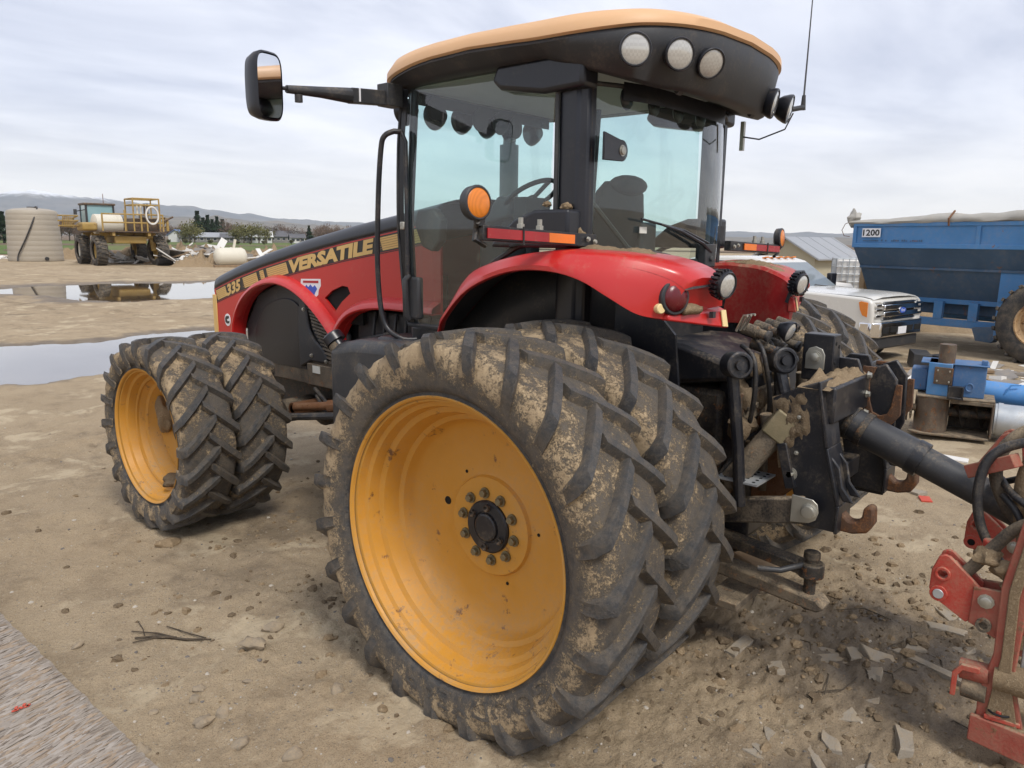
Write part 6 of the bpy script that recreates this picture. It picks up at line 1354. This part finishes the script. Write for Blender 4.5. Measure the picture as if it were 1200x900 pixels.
# ================================================================== YARD: TANK, SPRAYER, SCRAP
TKN = thing('water_tank', 'tall round pale tan plastic tank with black hose down its side', 'storage tank', pol(17.7, 76))
pr = [(0, 2.0), (.05, 2.02)]
for i in range(9): z = .35+.42*i; pr += [(z, 2.02-.018*i), (z+.04, 2.008-.018*i), (z+.08, 2.02-.018*i)]
pr += [(4.0, 1.84), (4.12, 1.76), (4.25, 1.3), (4.33, .6), (4.35, .32)]
MB().lathe(pr, (0, 0, 0), (0, 0, 1), 48).build('shell', 'tank_poly', TKN, 35)
MB().lathe([(4.33, .34), (4.42, .34), (4.45, .28), (4.45, 0)], (0, 0, 0), (0, 0, 1), 24).build('lid', 'grey_plastic', TKN, 35)
MB().tube([tuple(v) for v in cat([(.2, -.3, 4.42), (0, -1.3, 4.3), (-.55, -1.86, 3.3), (-1.2, -1.75, 1.8), (-1.7, -1.4, .6), (-1.85, -1.5, .05)], 5)], .06, 8).build('tank_hose', 'hose_rubber', TKN, 60)
MB().cyl((.1, -1.95, .22), (.12, -2.2, .22), .14, 14).build('outlet', 'black_plastic', TKN)

SP = thing('field_sprayer', 'old high-clearance yellow field sprayer with folded booms and a cab', 'sprayer', pol(23.0, 64), rad(-9))
for (x, y, lab) in ((-2.0, 0, 0), (2.05, 0, 0), (-2.0, 5.2, 0), (2.05, 5.2, 0)):
    W = MB().lathe([(-.30, .62), (-.38, .72), (-.36, .95), (-.28, 1.05), (0, 1.08), (.28, 1.05), (.36, .95), (.38, .72), (.30, .62)], (x, y, 1.06), (1, .28 if x > 0 and y < 1 else .05, 0), 32).build('wheel', 'rubber_plain', SP, 35)
    b = MB()
    for i in range(22):
        q = 2*PI*i/22; b.beam((x-.34, y+1.06*math.cos(q), 1.06+1.06*math.sin(q)), (x+.34, y+1.06*math.cos(q+.16), 1.06+1.06*math.sin(q+.16)), .1, .10, (0, math.cos(q), math.sin(q)))
    tag(b.build('tread', 'rubber_plain', W, 0), kind='stuff')
    MB().lathe([(-.2, .63), (-.1, .5), (-.08, 0)], (x, y, 1.06), (1, 0, 0), 24).build('rim', 'poly_white' if y > 2 and x < 0 else 'sprayer_yellow', W, 35)
    MB().beam((x*.86, y, 1.06), (x*.80, y, 2.3), .28, .34).build('wheel_leg', 'sprayer_yellow', SP, bevel=.03)
b = MB()
for x in (-1.2, 1.2): b.span((x-.1, -1.2, 2.15), (x+.1, 7.0, 2.42))
for y in (-.1, 2.5, 5.2): b.span((-1.9, y-.12, 2.2), (1.9, y+.12, 2.38))
b.build('chassis', 'sprayer_yellow', SP, bevel=.02)
MB().span((-2.2, -1.3, 2.42), (2.3, 7.0, 2.5)).build('deck', 'brown_steel', SP)
b = MB().span((-1.1, -.8, 1.6), (1.1, 4.5, 2.15)); b.build('belly', 'sprayer_yellow', SP, bevel=.08)
b = MB().tube([(.2, -.5, 1.7), (.9, -.6, 2.0), (1.6, -.4, 2.1)], .09, 8); b.build('axle_arch', 'sprayer_yellow', SP)
MB().lathe([(-1.0, 0), (-1.0, .5), (-.9, .72), (.9, .72), (1.0, .5), (1.0, 0)], (-1.0, 1.4, 3.0), (1, .1, 0), 28).build('spray_tank', 'poly_white', SP, 40)
c_ = thing  # cab: frame, panes, roof
CB = MB(); x0, x1, y0, y1, z0, z1 = -1.75, .15, 4.2, 6.0, 2.5, 4.45
for x in (x0, x1):
    for y in (y0, y1): CB.beam((x, y, z0), (x, y, z1), .14, .14)
CB.span((x0, y0, z0), (x1, y1, z0+.35)); CAB = CB.build('cab_frame', 'black_plastic', SP)
MB().span((x0-.15, y0-.15, z1), (x1+.15, y1+.15, z1+.16)).build('cab_roof', 'brown_steel', SP, bevel=.04)
MB().span((x0+.07, y0-.02, z0+.35), (x1-.07, y0+.02, z1)).build('pane', 'pane_teal', CAB, 0); MB().span((x0-.02, y0+.07, z0+.35), (x0+.02, y1-.07, z1)).build('pane', 'pane_teal', CAB, 0); MB().span((x1-.02, y0+.07, z0+.35), (x1+.02, y1-.07, z1)).build('pane', 'pane_teal', CAB, 0); MB().span((x0+.07, y1-.02, z0+.35), (x1-.07, y1+.02, z1)).build('pane', 'pane_teal', CAB, 0)
b = MB().beam((x0, y0+.2, 4.1), (x0-.7, y0, 3.95), .06, .06); b.box((x0-.75, y0, 3.9), (.22, .08, .4)); b.build('mirror', 'black_plastic', SP)
MB().tube([(x1-.3, y1-.2, 4.5), (x1-.3, y1-.2, 5.4)], .025, 5).build('antenna', 'rusty', SP)
def rail(name, pts, r=.055, m='sprayer_yellow'): return MB().tube(pts, r, 6).build(name, m, SP)
for x in (-.4, .2, 2.0): rail('rail_post', [(x, -1.2, 2.5), (x, -1.2, 4.0 if x < 0 else 4.85)])
for x in (.2, 2.0): rail('rail_post', [(x, .9, 2.5), (x, .9, 4.85)])
for z in (4.85, 4.4): rail('guard_rail', [(.2, -1.2, z), (2.0, -1.2, z), (2.0, .9, z), (.2, .9, z), (.2, -1.2, z)])
for z in (3.7, 3.1): rail('guard_rail', [(-1.9, -1.2, z), (2.2, -1.2, z)])
for x in (-1.9, 1.1, 2.2, .7): rail('rail_post', [(x, -1.22, 2.5), (x, -1.22, 3.75)], .06)
for x in (.55, .8, 1.05, 1.25): rail('standpipe', [(x, -.9, 3.6), (x, -.9, 4.5)], .07, 'poly_white' if x < .9 else 'brown_steel')
MB().span((.2, -.9, 2.5), (2.0, .8, 3.45)).build('pump_box', 'brown_steel', SP, bevel=.05)
MB().span((.7, -1.0, 3.45), (1.3, -.5, 3.75)).build('pump', 'debris_grey', SP, bevel=.08)
MB().tube([(1.45+.42*math.cos(q), -1.32, 3.65+.62*math.sin(q)) for q in [2*PI*i/24 for i in range(25)]], .07, 6, False).build('hose_coil', 'debris_white', SP, 60)
for s_ in (-1, 1):
    for k in range(3):
        z = 2.75+.35*k; MB().tube([(s_*2.3, 6.5, z), (s_*3.0, 1, z+.1), (s_*(3.1 if s_ > 0 else 4.6), -1.0 if s_ < 0 else 1.5, z+.05)], .06, 6).build('boom', 'sprayer_yellow', SP)
    for k in range(7): f = k/6; xx = s_*(2.4+(.6 if s_ > 0 else 1.9)*f); yy = 6-6.5*f if s_ < 0 else 6-4.5*f; MB().tube([(xx, yy, 2.75), (xx+.05, yy-.3, 3.5)], .045, 5).build('boom_strut', 'sprayer_yellow', SP)
MB().span((-2.9, .2, 2.5), (-1.9, 2.2, 3.1)).build('side_tank', 'sprayer_yellow', SP, bevel=.15, seg=3)
MB().cyl((2.6, -.9, 2.55), (2.6, -.9, 3.5), .10, 10).build('standpipe', 'sprayer_yellow', SP); rail('boom_strut', [(2.2, -1.0, 3.2), (3.0, -1.0, 3.6)], .08, 'brown_steel'); MB().cyl((1.6, -1.1, .25), (2.7, -1.1, .25), .28, 14).build('cross_pipe', 'hose_rubber', SP)

WT = thing('white_tank', 'small off-white tank lying on its side at the scrap heap', 'tank', pol(29.35, 60), rad(-20))
MB().lathe([(-1.15, 0), (-1.14, .3), (-1.0, .56), (-.8, .66), (.8, .66), (1.0, .56), (1.14, .3), (1.15, 0)], (0, 0, .75), (1, .15, 0), 28).build('shell', 'poly_white', WT, 40); MB().beam((.25, 0, 1.35), (.4, 0, 2.0), .16, .16).build('stub_post', 'poly_white', WT); MB().box((0, 0, .08), (2.4, 1.0, .18)).build('skid', 'debris_wood', WT, bevel=.03)
PO = tag(MB().beam((0, 0, 0), (.08, 0, 1.5), .2, .2).build('white_post', 'debris_white', None, bevel=.02), 'single short white post standing left of the scrap heap', 'post'); PO.location = pol(26.0, 76)
# scrap heap: earth mounds, then boards and sheets one by one
def mound(az, dist, L, W, H, seed):
    rows = []
    p = pol(az, dist); R = Matrix.Rotation(rad(-az), 3, 'Z')
    for i in range(57):
        row = []
        for j in range(31):
            f, g = i/56*2-1, j/30*2-1; q = max(0, 1-f*f)*max(0, 1-g*g); h = H*q*(1+.9*mnoise.fractal(Vector((f*3*L/4, g*2.5, seed)), .8, 2, 5)); row.append(Vector(p)+R @ Vector((f*L/2, g*W/2, h-.05)))
        rows.append(row)
    return tag(MB().grid(rows).build('dirt_mound', 'mud', None, 60), kind='structure')
mound(27.6, 61.5, 5, 3.5, .75, 2); mound(26.0, 72, 16, 5, 1.2, 3); mound(31.5, 70, 9, 5, 1.0, 4); mound(34.5, 70, 9, 5, 1.2, 5); mound(19.5, 82, 10, 4, .7, 6)
SG = 'scrap boards and sheets in the far heap'
sm = {}
for k, (sz, mt) in enumerate((((1.6, .3, .06), 'debris_white'), ((1.2, .9, .05), 'debris_white'), ((2.2, .22, .08), 'debris_wood'), ((1.5, 1.1, .05), 'debris_grey'), ((.8, .6, .3), 'debris_white'), ((2.6, .35, .05), 'debris_white'), ((.5, .4, .35), 'debris_grey'))):
    sm[k] = MB().box((0, 0, 0), sz).mesh('scrap_board', mt, 0)
LBS = ['narrow white board in the far scrap heap', 'white sheet lying in the far scrap heap', 'brown timber in the far scrap heap', 'grey sheet lying in the far scrap heap', 'white block in the far scrap heap', 'long white strip in the far scrap heap', 'grey block in the far scrap heap']
def scrap(az, dist, z, k, sc=1.0):
    o = bpy.data.objects.new('scrap_board', sm[k]); COL.objects.link(o); o.location = pol(az, dist, z); o.scale = (sc, sc, sc)
    o.rotation_euler = (rnd.gauss(0, .28), rnd.gauss(0, .3), rnd.uniform(0, 6.28)); tag(o, LBS[k].replace('in the far scrap heap', 'on the ground by the round tank' if az < 19.5 else 'under the field sprayer' if az < 24.6 else 'in the scrap heap left of the white tank' if az < 29.4 else 'in the scrap heap right of the white tank'), 'scrap', SG)
rs = random.Random(11)
for i in range(185):
    c = rs.choice([25.3, 26.0, 26.6, 27.2, 27.9, 28.6, 31.2, 32.2, 33.2, 34.2, 35, 36]); az = c+rs.gauss(0, .6); scrap(az, rs.uniform(62, 76), max(.05, rs.uniform(.05, 1.25)*math.exp(-abs(az-c))), rs.choice([0, 0, 1, 1, 1, 2, 3, 4, 5, 5, 6]), rs.uniform(.8, 1.75))
for i in range(60): scrap(22.9+rs.gauss(0, 1.1), rs.uniform(68.5, 76), rs.uniform(.05, .5), rs.choice([0, 1, 1, 4, 5]), rs.uniform(.7, 1.2))
for i in range(12): scrap(15.3+rs.uniform(0, 3), rs.uniform(80, 92), .1, rs.choice([0, 1, 4]), rs.uniform(.5, .9))

# ------------------------------------------------------------------ right background
SH = thing('shed', 'low cream shed with grey metal gable roof beyond the pickup', 'shed', pol(69.1, 29), rad(-69.1-32)); SH.scale = (.92, .8, .97)
MB().box((0, 1.8, .9), (2.5, 3.6, 1.8)).build('wall', 'wall_cream', SH, 0)
MB().py([(-1.24, 1.8), (1.24, 1.8), (0, 2.42)], .0, .1).build('gable', 'wall_cream', SH, 0); MB().py([(-1.24, 1.8), (1.24, 1.8), (0, 2.42)], 3.5, 3.6).build('gable', 'wall_cream', SH, 0)
for s_ in (-1, 1):
    MB().prism([(-.25, 0), (3.9, 0), (3.9, 1), (-.25, 1)], 0, .05, lambda a, c, t, s_=s_: (s_*1.5*(1-c), a, 1.70+.78*c+t)).build('roof', 'metal_roof', SH, 0)
    for k in range(5): MB().prism([(-.22+.98*k, 0), (-.19+.98*k, 0), (-.19+.98*k, 1), (-.22+.98*k, 1)], .052, .06, lambda a, c, t, s_=s_: (s_*1.5*(1-c), a, 1.70+.78*c+t)).build('roof_rib', 'metal_roof', SH, 0)
MB().span((-.75, -.04, 0), (.15, -.0, 1.55)).build('door', 'wall_white', SH, bevel=.005)
IBC = None
for k, (az, dd, z) in enumerate(((73.5, 24, .72), (74.9, 25.5, .72))):
    t_ = thing('tote_tank', ('caged white liquid tote half hidden by the pickup windscreen', 'caged liquid tote between the pickup and the blue cart')[k], 'tote', pol(az, dd), rad(-az+8), 'caged totes behind the pickup')
    MB().span((-.48, -.48, .0), (.48, .48, .72)).build('stand', 'debris_grey', t_, bevel=.01); MB().span((-.46, -.46, .76), (.46, .46, 1.78)).build('bottle', 'debris_white' if k == 0 else 'poly_white', t_, bevel=.08, seg=3)
    for i in range(7):
        a = -.5+i/6
        for s_ in (-1, 1): MB().cyl((a, s_*.5, .74), (a, s_*.5, 1.82), .014, 6).build('cage_bar', 'galvanised', t_); MB().cyl((s_*.5, a, .74), (s_*.5, a, 1.82), .014, 6).build('cage_bar', 'galvanised', t_)
    for i in range(6):
        z_ = .75+i*.21; MB().tube([(-.5, -.5, z_), (.5, -.5, z_), (.5, .5, z_), (-.5, .5, z_), (-.5, -.5, z_)], .014, 6).build('cage_ring', 'galvanised', t_)
BT = thing('old_tyre', 'big worn tan-brown tyre leaning up beside the blue cart', 'tyre', pol(75.2, 21.5), rad(-58)); MB().lathe([(-.2, .5), (-.25, .65), (-.2, .9), (0, .96), (.2, .9), (.25, .65), (.2, .5), (-.2, .5)], (0, 0, .98), (1, 0, .12), 40).build('casing', 'old_rubber' if 'old_rubber' in M else 'mud', BT, 40)
for i in range(24):
    q = 2*PI*i/24; MB().beam((-.18, .95*math.cos(q), .98+.95*math.sin(q)), (.18, .95*math.cos(q+.12), .98+.95*math.sin(q+.12)), .09, .06, (0, math.cos(q), math.sin(q))).build('lug', 'mud', BT, 0)
for i in range(26):
    az = rs.uniform(72.2, 76.5); k = rs.choice([0, 2, 3, 4, 6]); o = bpy.data.objects.new('scrap_board', sm[k]); COL.objects.link(o); o.location = pol(az, rs.uniform(20.5, 27), rs.uniform(.2, 1.35)); sc = rs.uniform(.25, .55); o.scale = (sc, sc, sc); o.rotation_euler = (rs.gauss(0, .5), rs.gauss(0, .5), rs.uniform(0, 6)); tag(o, ['thin white strip', '', 'brown timber', 'grey sheet', 'white block', '', 'grey block'][k]+' in the jumbled junk pile behind the pickup windscreen', 'scrap', 'junk behind the pickup')
MB_ = [(.1, .06), (.3, .04)]
mound(74.5, 24.5, 6, 5, .9, 7)
# boards, planks and litter on the ground by the cart
yard = [((10.9, .55), (1.7, .12, .05), -1.2, 'debris_wood', 'long brown plank lying in front of the pickup bumper', 'plank'), ((11.4, -.2), (1.3, .2, .05), -1.35, 'debris_grey', 'grey plank on the ground before the cart frame', 'plank'), ((10.6, -.75), (1.2, .3, .04), -1.1, 'debris_grey', 'grey sheet lying before the rust-rimmed cart wheel', 'sheet'),
        ((9.9, -.9), (1.2, .22, .04), -1.25, 'debris_wood', 'dark board lying right of the blue auger boot', 'board'), ((9.2, -1.0), (.9, .25, .04), -.9, 'debris_grey', 'grey board behind the bright blue pipe', 'board'), ((11.2, .95), (.5, .3, .28), .4, 'black_plastic', 'dark lump of junk under the cart beside the bumper', 'junk'), ((11.5, .65), (.35, .3, .2), 1.0, 'black_plastic', 'smaller dark lump under the cart', 'junk'),
        ((4.81, -.79), (.36, .15, .03), -1.45, 'debris_white', 'pale flat board on the dirt above the black tube', 'board'), ((3.18, -.92), (.14, .09, .02), .4, 'plastic_red', 'small red plastic scrap on the dirt', 'scrap'), ((3.35, -.80), (.16, .12, .03), 1.1, 'shard', 'pale chip beside the red plastic scrap', 'scrap'), ((4.2, .25), (.14, .05, .01), .3, 'debris_white', 'small white scrap on the dirt right of the hitch', 'scrap')]
for (x, y), sz, rz, mt, lab, ct in yard:
    o = MB().box((0, 0, sz[2]/2), sz).build({'junk': 'junk_lump'}.get(ct, ct if ct != 'scrap' else 'scrap_piece'), mt, None, 0, bevel=.012 if ct == 'junk' else .003); o.location = (x, y, ground_z(x, y)-.004); o.rotation_euler = (rs.gauss(0, .03), rs.gauss(0, .03), rz); tag(o, lab, ct)
sp_ = MB().tube([(-.55, 0, 0), (-.3, .03, .02), (.2, 0, .02), (.6, -.03, 0)], .02, 6)
for i in range(40):
    x, y = 9.0+rs.uniform(0, 3.6), rs.uniform(-1.6, .8); sc = rs.uniform(.1, .32)
    o = bpy.data.objects.new('scrap_board', sm[kk := rs.choice([0, 1, 4, 2, 3])]); COL.objects.link(o); o.location = (x, y, ground_z(x, y)+.02); o.scale = (sc,)*3; o.rotation_euler = (rs.gauss(0, .15), rs.gauss(0, .15), rs.uniform(0, 6)); tag(o, {0: 'small white strip', 1: 'small white sheet', 2: 'small brown stick', 3: 'small grey sheet', 4: 'small white block'}[kk]+' scattered on the ground between auger boot and cart', 'scrap', 'litter before the cart')
# plank under the hitch
o = MB().box((0, 0, .035), (.17, .30, .07)).build('timber_block', 'debris_wood', None, bevel=.008); o.location = (.74, -.38, -.01); o.rotation_euler = (0, 0, rad(-30)); tag(o, 'short muddy timber lying under the drawbar', 'timber')

# ------------------------------------------------------------------ slate shards (each its own), pebbles, stick, board
SHD = [('long narrow slate strip pointing at the red foot plate', [(.17, -1.40), (.215, -1.42), (.10, -1.78), (.03, -1.78)], .022), ('largest slate slab of the broken row, left end', [(-.1, -1.08), (.05, -1.19), (-.06, -1.27), (-.18, -1.13)], .035), ('squarish slate piece next to the largest slab', [(.03, -1.20), (.09, -1.27), (-.02, -1.32), (-.07, -1.26)], .03), ('slate slab at the right end of the broken row', [(.06, -1.26), (.13, -1.42), (.03, -1.47), (-.03, -1.34)], .03),
       ('pointed triangular slate piece right of the broken row', [(.19, -1.46), (.33, -1.46), (.27, -1.56)], .02), ('thin curved slate sliver above the broken row', [(.03, -.92), (.07, -1.17), (.03, -1.21), (-.06, -1.05)], .018), ('small four-sided shard below the right end of the row', [(-.12, -1.35), (-.07, -1.42), (-.19, -1.44), (-.21, -1.39)], .018), ('flat grey slab half sunk beside the rear tyre', [(-.44, -.71), (-.23, -.73), (-.25, -.79), (-.45, -.77)], .02), ('blocky shard lying alone right of the sunk slab', [(-.43, -.94), (-.37, -1.0), (-.45, -1.05), (-.51, -.99)], .04),
       ('oval pale shard near the bottom edge', [(-.79, -1.35), (-.82, -1.43), (-.88, -1.47), (-.90, -1.42), (-.86, -1.37)], .03), ('upright rounded slate in the wet hollow', [(-.54, -1.59), (-.49, -1.66), (-.68, -1.71), (-.73, -1.66)], .06), ('narrow shard standing at the bottom picture edge', [(-.93, -1.32), (-.91, -1.35), (-1.05, -1.47), (-1.08, -1.44)], .03), ('pale flat slate under the red clevis', [(.67, -1.45), (.71, -1.68), (.63, -1.68), (.60, -1.5)], .02), ('pale thin slate farther behind the red clevis', [(1.05, -1.42), (1.06, -1.47), (1.02, -1.66), (.89, -1.59)], .02),
       ('small three-cornered slate by the implement hook', [(.46, -1.63), (.47, -1.76), (.36, -1.73)], .02), ('little white chip below the lone block', [(-1.18, -1.13), (-1.12, -1.18), (-1.17, -1.23)], .02), ('pointed white chip left of the oval shard', [(-1.11, -1.13), (-1.09, -1.2), (-1.16, -1.21)], .02), ('tiny tan shard above the pointed chip', [(-.96, -1.14), (-.97, -1.2), (-1.05, -1.2)], .02), ('grey shard at the bottom edge beside the narrow one', [(-.93, -1.54), (-.84, -1.58), (-.90, -1.62)], .025), ('thin tan strip below the broken row', [(-.45, -1.38), (-.34, -1.48), (-.39, -1.49)], .014), ('dull three-sided shard in the wet soil', [(-.64, -1.35), (-.51, -1.40), (-.58, -1.47)], .02)]
for lab, P, h in SHD:
    c = Vector((sum(p[0] for p in P)/len(P), sum(p[1] for p in P)/len(P))); k = len(P); Q = []
    for i in range(k):
        a, e_ = Vector(P[i]), Vector(P[(i+1) % k]); Q += [a-c, (a*.6+e_*.4)-c+Vector((rs.gauss(0, .006), rs.gauss(0, .006)))]
    b = MB(); n = len(Q); b.add([(q.x, q.y, -.03) for q in Q]+[(q.x*.99, q.y*.99, h*.45) for q in Q]+[(q.x*.93, q.y*.93, h*.62+rs.uniform(-.003, .003)) for q in Q], [tuple(range(n-1, -1, -1)), tuple(range(2*n, 3*n))]+[(i, (i+1) % n, n+(i+1) % n, n+i) for i in range(n)]+[(n+i, n+(i+1) % n, 2*n+(i+1) % n, 2*n+i) for i in range(n)])
    o = b.build('slate_shard', 'shard', None, 0); o.location = (c.x, c.y, ground_z(c.x, c.y)-.004); o.rotation_euler = (rs.gauss(0, .10), rs.gauss(0, .10), 0); tag(o, lab, 'slate shard', 'broken slate on the ground')
STN = [((-2.65, .82), .045, 'dark split grey stone near the wooden sheet, biggest of its group'), ((-2.57, .80), .035, 'smooth grey stone touching the dark split one'), ((-2.16, 1.21), .06, 'flat pale stone half buried left of the rear tyre'), ((-2.78, 1.04), .02, 'little tan stone near the sheet edge'), ((-2.35, .95), .02, 'white angular pebble in the open dirt'), ((-2.55, 1.05), .028, 'oval cream stone in the open dirt'), ((-2.93, .8), .035, 'rounded grey stone tucked against the sheet edge'), ((-2.52, .3), .04, 'tan stone at the bottom picture edge'), ((-2.60, 1.0), .03, 'buried grey stone just left of the cream one'), ((-2.62, .55), .04, 'reddish stone near the bottom edge'), ((-2.76, 2.0), .03, 'blue-grey stone near the stick'), ((-1.75, 3.05), .07, 'muddy clod by the front outer tyre'), ((-1.95, 1.35), .05, 'pale flat stone nearest the rear tyre'), ((-2.1, .55), .035, 'pale block stone below the rear tyre at the bottom')]
for i, ((x, y), r_, lab) in enumerate(STN):
    o = MB().sphere((0, 0, 0), r_, 12, 8, sc=(1.2, .9, .55), jit=.5, seed=i).build('stone', 'stone' if i not in (11,) else 'mud', None, 45); o.location = (x, y, ground_z(x, y)+r_*.12); o.rotation_euler = (rs.gauss(0, .2), rs.gauss(0, .2), rs.uniform(0, 6)); tag(o, lab, 'stone', 'stones in the dirt')
# loose pebbles and clods nobody could count
def scatter(name, n, mats, fpos, fr, flat=.7, seed=1, jit=.45):
    r2 = random.Random(seed); b = MB()
    for i in range(n):
        x, y = fpos(r2); r_ = fr(r2); z = 0; b.sphere((x, y, 0), r_, 6, 4, mi=r2.randrange(len(mats)), sc=(r2.uniform(.8, 1.4), r2.uniform(.8, 1.3), flat*r2.uniform(.7, 1.2)), jit=jit, seed=i % 97)
    V = np.array(b.v); k = len(V)//n; cxy = V.reshape(n, k, 3)[:, :, :2].mean(1); z, _ = ground_fields(cxy[:, 0], cxy[:, 1]); V = V.reshape(n, k, 3); V[:, :, 2] += z[:, None]; b.v = [tuple(p) for p in V.reshape(-1, 3)]
    return tag(b.build(name, mats, None, 0, fix=False), kind='stuff')
def near_pos(r2):
    a = rad(r2.uniform(2, 100)); q = 1.8+9*r2.random()**1.6; return CX+q*math.sin(a), CY+q*math.cos(a)
paint('pebble_light', (.4, .36, .3), .8, dust=.3, scale=20, var=.3); paint('pebble_dark', (.14, .125, .11), .8, dust=.3, scale=20, var=.3)
scatter('pebbles', 2600, ['stone', 'pebble_light', 'pebble_dark'], near_pos, lambda r2: .004+.011*r2.random()**3, .7, 5)
def churn_pos(r2):
    return (r2.gauss(.2, 1.0), r2.gauss(-1.35, .75)) if r2.random() < .62 else (r2.gauss(-.9, .9), r2.gauss(1.5, 1.2))
scatter('soil_clods', 2400, ['mud', 'mud_dark'], churn_pos, lambda r2: .006+.03*r2.random()**4, .75, 8, .7)
# dry stick
b = MB()
for pts, r_ in (([(-2.52, 1.84), (-2.43, 1.77), (-2.33, 1.64), (-2.235, 1.53)], [.005, .009, .008, .004]), ([(-2.50, 1.93), (-2.41, 1.80), (-2.37, 1.70)], [.003, .005, .006]), ([(-2.34, 1.84), (-2.29, 1.68), (-2.25, 1.56)], [.003, .004, .004]), ([(-2.55, 1.80), (-2.45, 1.76), (-2.36, 1.68)], [.003, .005, .006]), ([(-2.42, 2.03), (-2.44, 1.92), (-2.47, 1.83)], [.002, .003, .003])):
    b.tube([(x, y, ground_z(x, y)+.012) for x, y in pts], r_, 6)
tag(b.build('dry_stick', 'stick_bark', None, 60), 'dark dry forked stick lying on the dirt', 'stick')
rt = MB()
for k in range(16):
    x, y = -.1+rs.gauss(0, .45), -1.35+rs.gauss(0, .3); a = rs.uniform(0, 6.28); L = rs.uniform(.1, .35); rt.tube([(x, y, ground_z(x, y)+.01), (x+.5*L*math.cos(a), y+.5*L*math.sin(a), ground_z(x, y)+.025), (x+L*math.cos(a+.4), y+L*math.sin(a+.4), ground_z(x, y)+.008)], [.003, .004, .002], 5)
tag(rt.build('twigs', 'stick_bark', None, 60), kind='stuff')

# weathered strand board in the near left corner
def board_mat():
    m = bpy.data.materials.new('strand_board'); t = NT(m)
    v = t.map((9, 60, 9), (0, 0, rad(-12))); n = t.noise(1, 6, .7, .6, v); n2 = t.noise(2.6, 4, .6, .4, v); w_ = t.noise(4, 5, .6)
    c = t.ramp(n, [(.25, (.11, .085, .065)), (.45, (.28, .235, .19)), (.6, (.38, .335, .285)), (.8, (.46, .42, .37))]); c = t.mix(t.step(n2, .5, .7, 0, .6), c, (.33, .24, .155)); c = t.mix(t.step(w_, .55, .72, 0, .45), c, (.36, .36, .35))
    t.fin(c, .9, 0, .15); t.bump(t.math('ADD', n, n2), .9, .012); M['strand_board'] = m
board_mat()
for nm, cc in (('strand_grey', (.29, .25, .21)), ('strand_tan', (.30, .23, .165)), ('strand_dark', (.19, .155, .125)), ('strand_pale', (.34, .30, .26))): paint(nm, cc, .9, dust=.2, scale=14, var=.25, bump=.3)
BO = thing('strand_board', 'weathered wooden strand board lying in the near left corner', 'board', (-3.7, 1.4, 0))
edge = [(-2.945+.012*mnoise.noise((y*9, 0, 3))+.006*mnoise.noise((y*40, 1, 3)), y) for y in [-.35+3.35*i/120 for i in range(121)]]
pb = [(x+3.7, y-1.4) for x, y in edge]+[(-1.0, 1.6), (-1.0, -1.75)]
MB().pz(pb, .012, .036).build('board_core', 'strand_board', BO, 0)
b = MB(); r2 = random.Random(4)
for i in range(6000):
    x, y = -3.62+.70*r2.random(), -.3+3.2*r2.random(); a = rad(12)+r2.gauss(0, .14); L = r2.uniform(.03, .12)*(1 if r2.random() < .9 else 1.5); W = r2.uniform(.003, .011); z = .0362+.003*r2.random()
    if x+L/2*math.cos(a) > -2.952+.012*r2.random(): continue
    d1 = Vector((math.cos(a), math.sin(a), r2.gauss(0, .012)))*L/2; d2 = Vector((-math.sin(a), math.cos(a), r2.gauss(0, .09)))*W; c = Vector((x+3.7, y-1.4, z)); ben = Vector((0, 0, r2.uniform(0, .004)))
    q = [c-d1-d2*.5, c-d2+ben, c+d1*1.0-d2*.3, c+d1+d2*.4, c+d2+ben, c-d1+d2*.7]; q2 = [p-Vector((0, 0, .0022)) for p in q]
    b.add(q+q2, [(0, 1, 4, 5), (1, 2, 3, 4), (0, 6, 7, 1), (1, 7, 8, 2), (3, 9, 10, 4), (4, 10, 11, 5), (2, 8, 9, 3), (5, 11, 6, 0)], r2.choices(range(4), (5, 3, 1.2, 3))[0])
tag(b.build('wood_strands', ['strand_grey', 'strand_tan', 'strand_dark', 'strand_pale'], BO, 0, fix=False), kind='stuff')
b = MB(); 
for k in range(7): x, y = -3.19+r2.gauss(0, .018)+3.7, 1.5+r2.gauss(0, .03)-1.4; b.box((x, y, .047), (.02, .012, .003), Matrix.Rotation(r2.uniform(0, 3), 3, 'Z'))
b.build('paint_mark', 'plastic_red', BO, 0)
# ------------------------------------------------------------------ air
hm = bpy.data.materials.new('haze'); hm.use_nodes = True; hn = hm.node_tree; hn.nodes.clear()
ho = hn.nodes.new('ShaderNodeOutputMaterial'); hv = hn.nodes.new('ShaderNodeVolumePrincipled'); hv.inputs['Density'].default_value = .00009; hv.inputs['Color'].default_value = (.84, .92, 1.0, 1); hv.inputs['Anisotropy'].default_value = .0
hn.links.new(hv.outputs[0], ho.inputs['Volume']); M['haze'] = hm
tag(MB().span((-6900, -6900, -9), (6900, 6900, 420)).build('haze', 'haze', None, 0), kind='stuff')
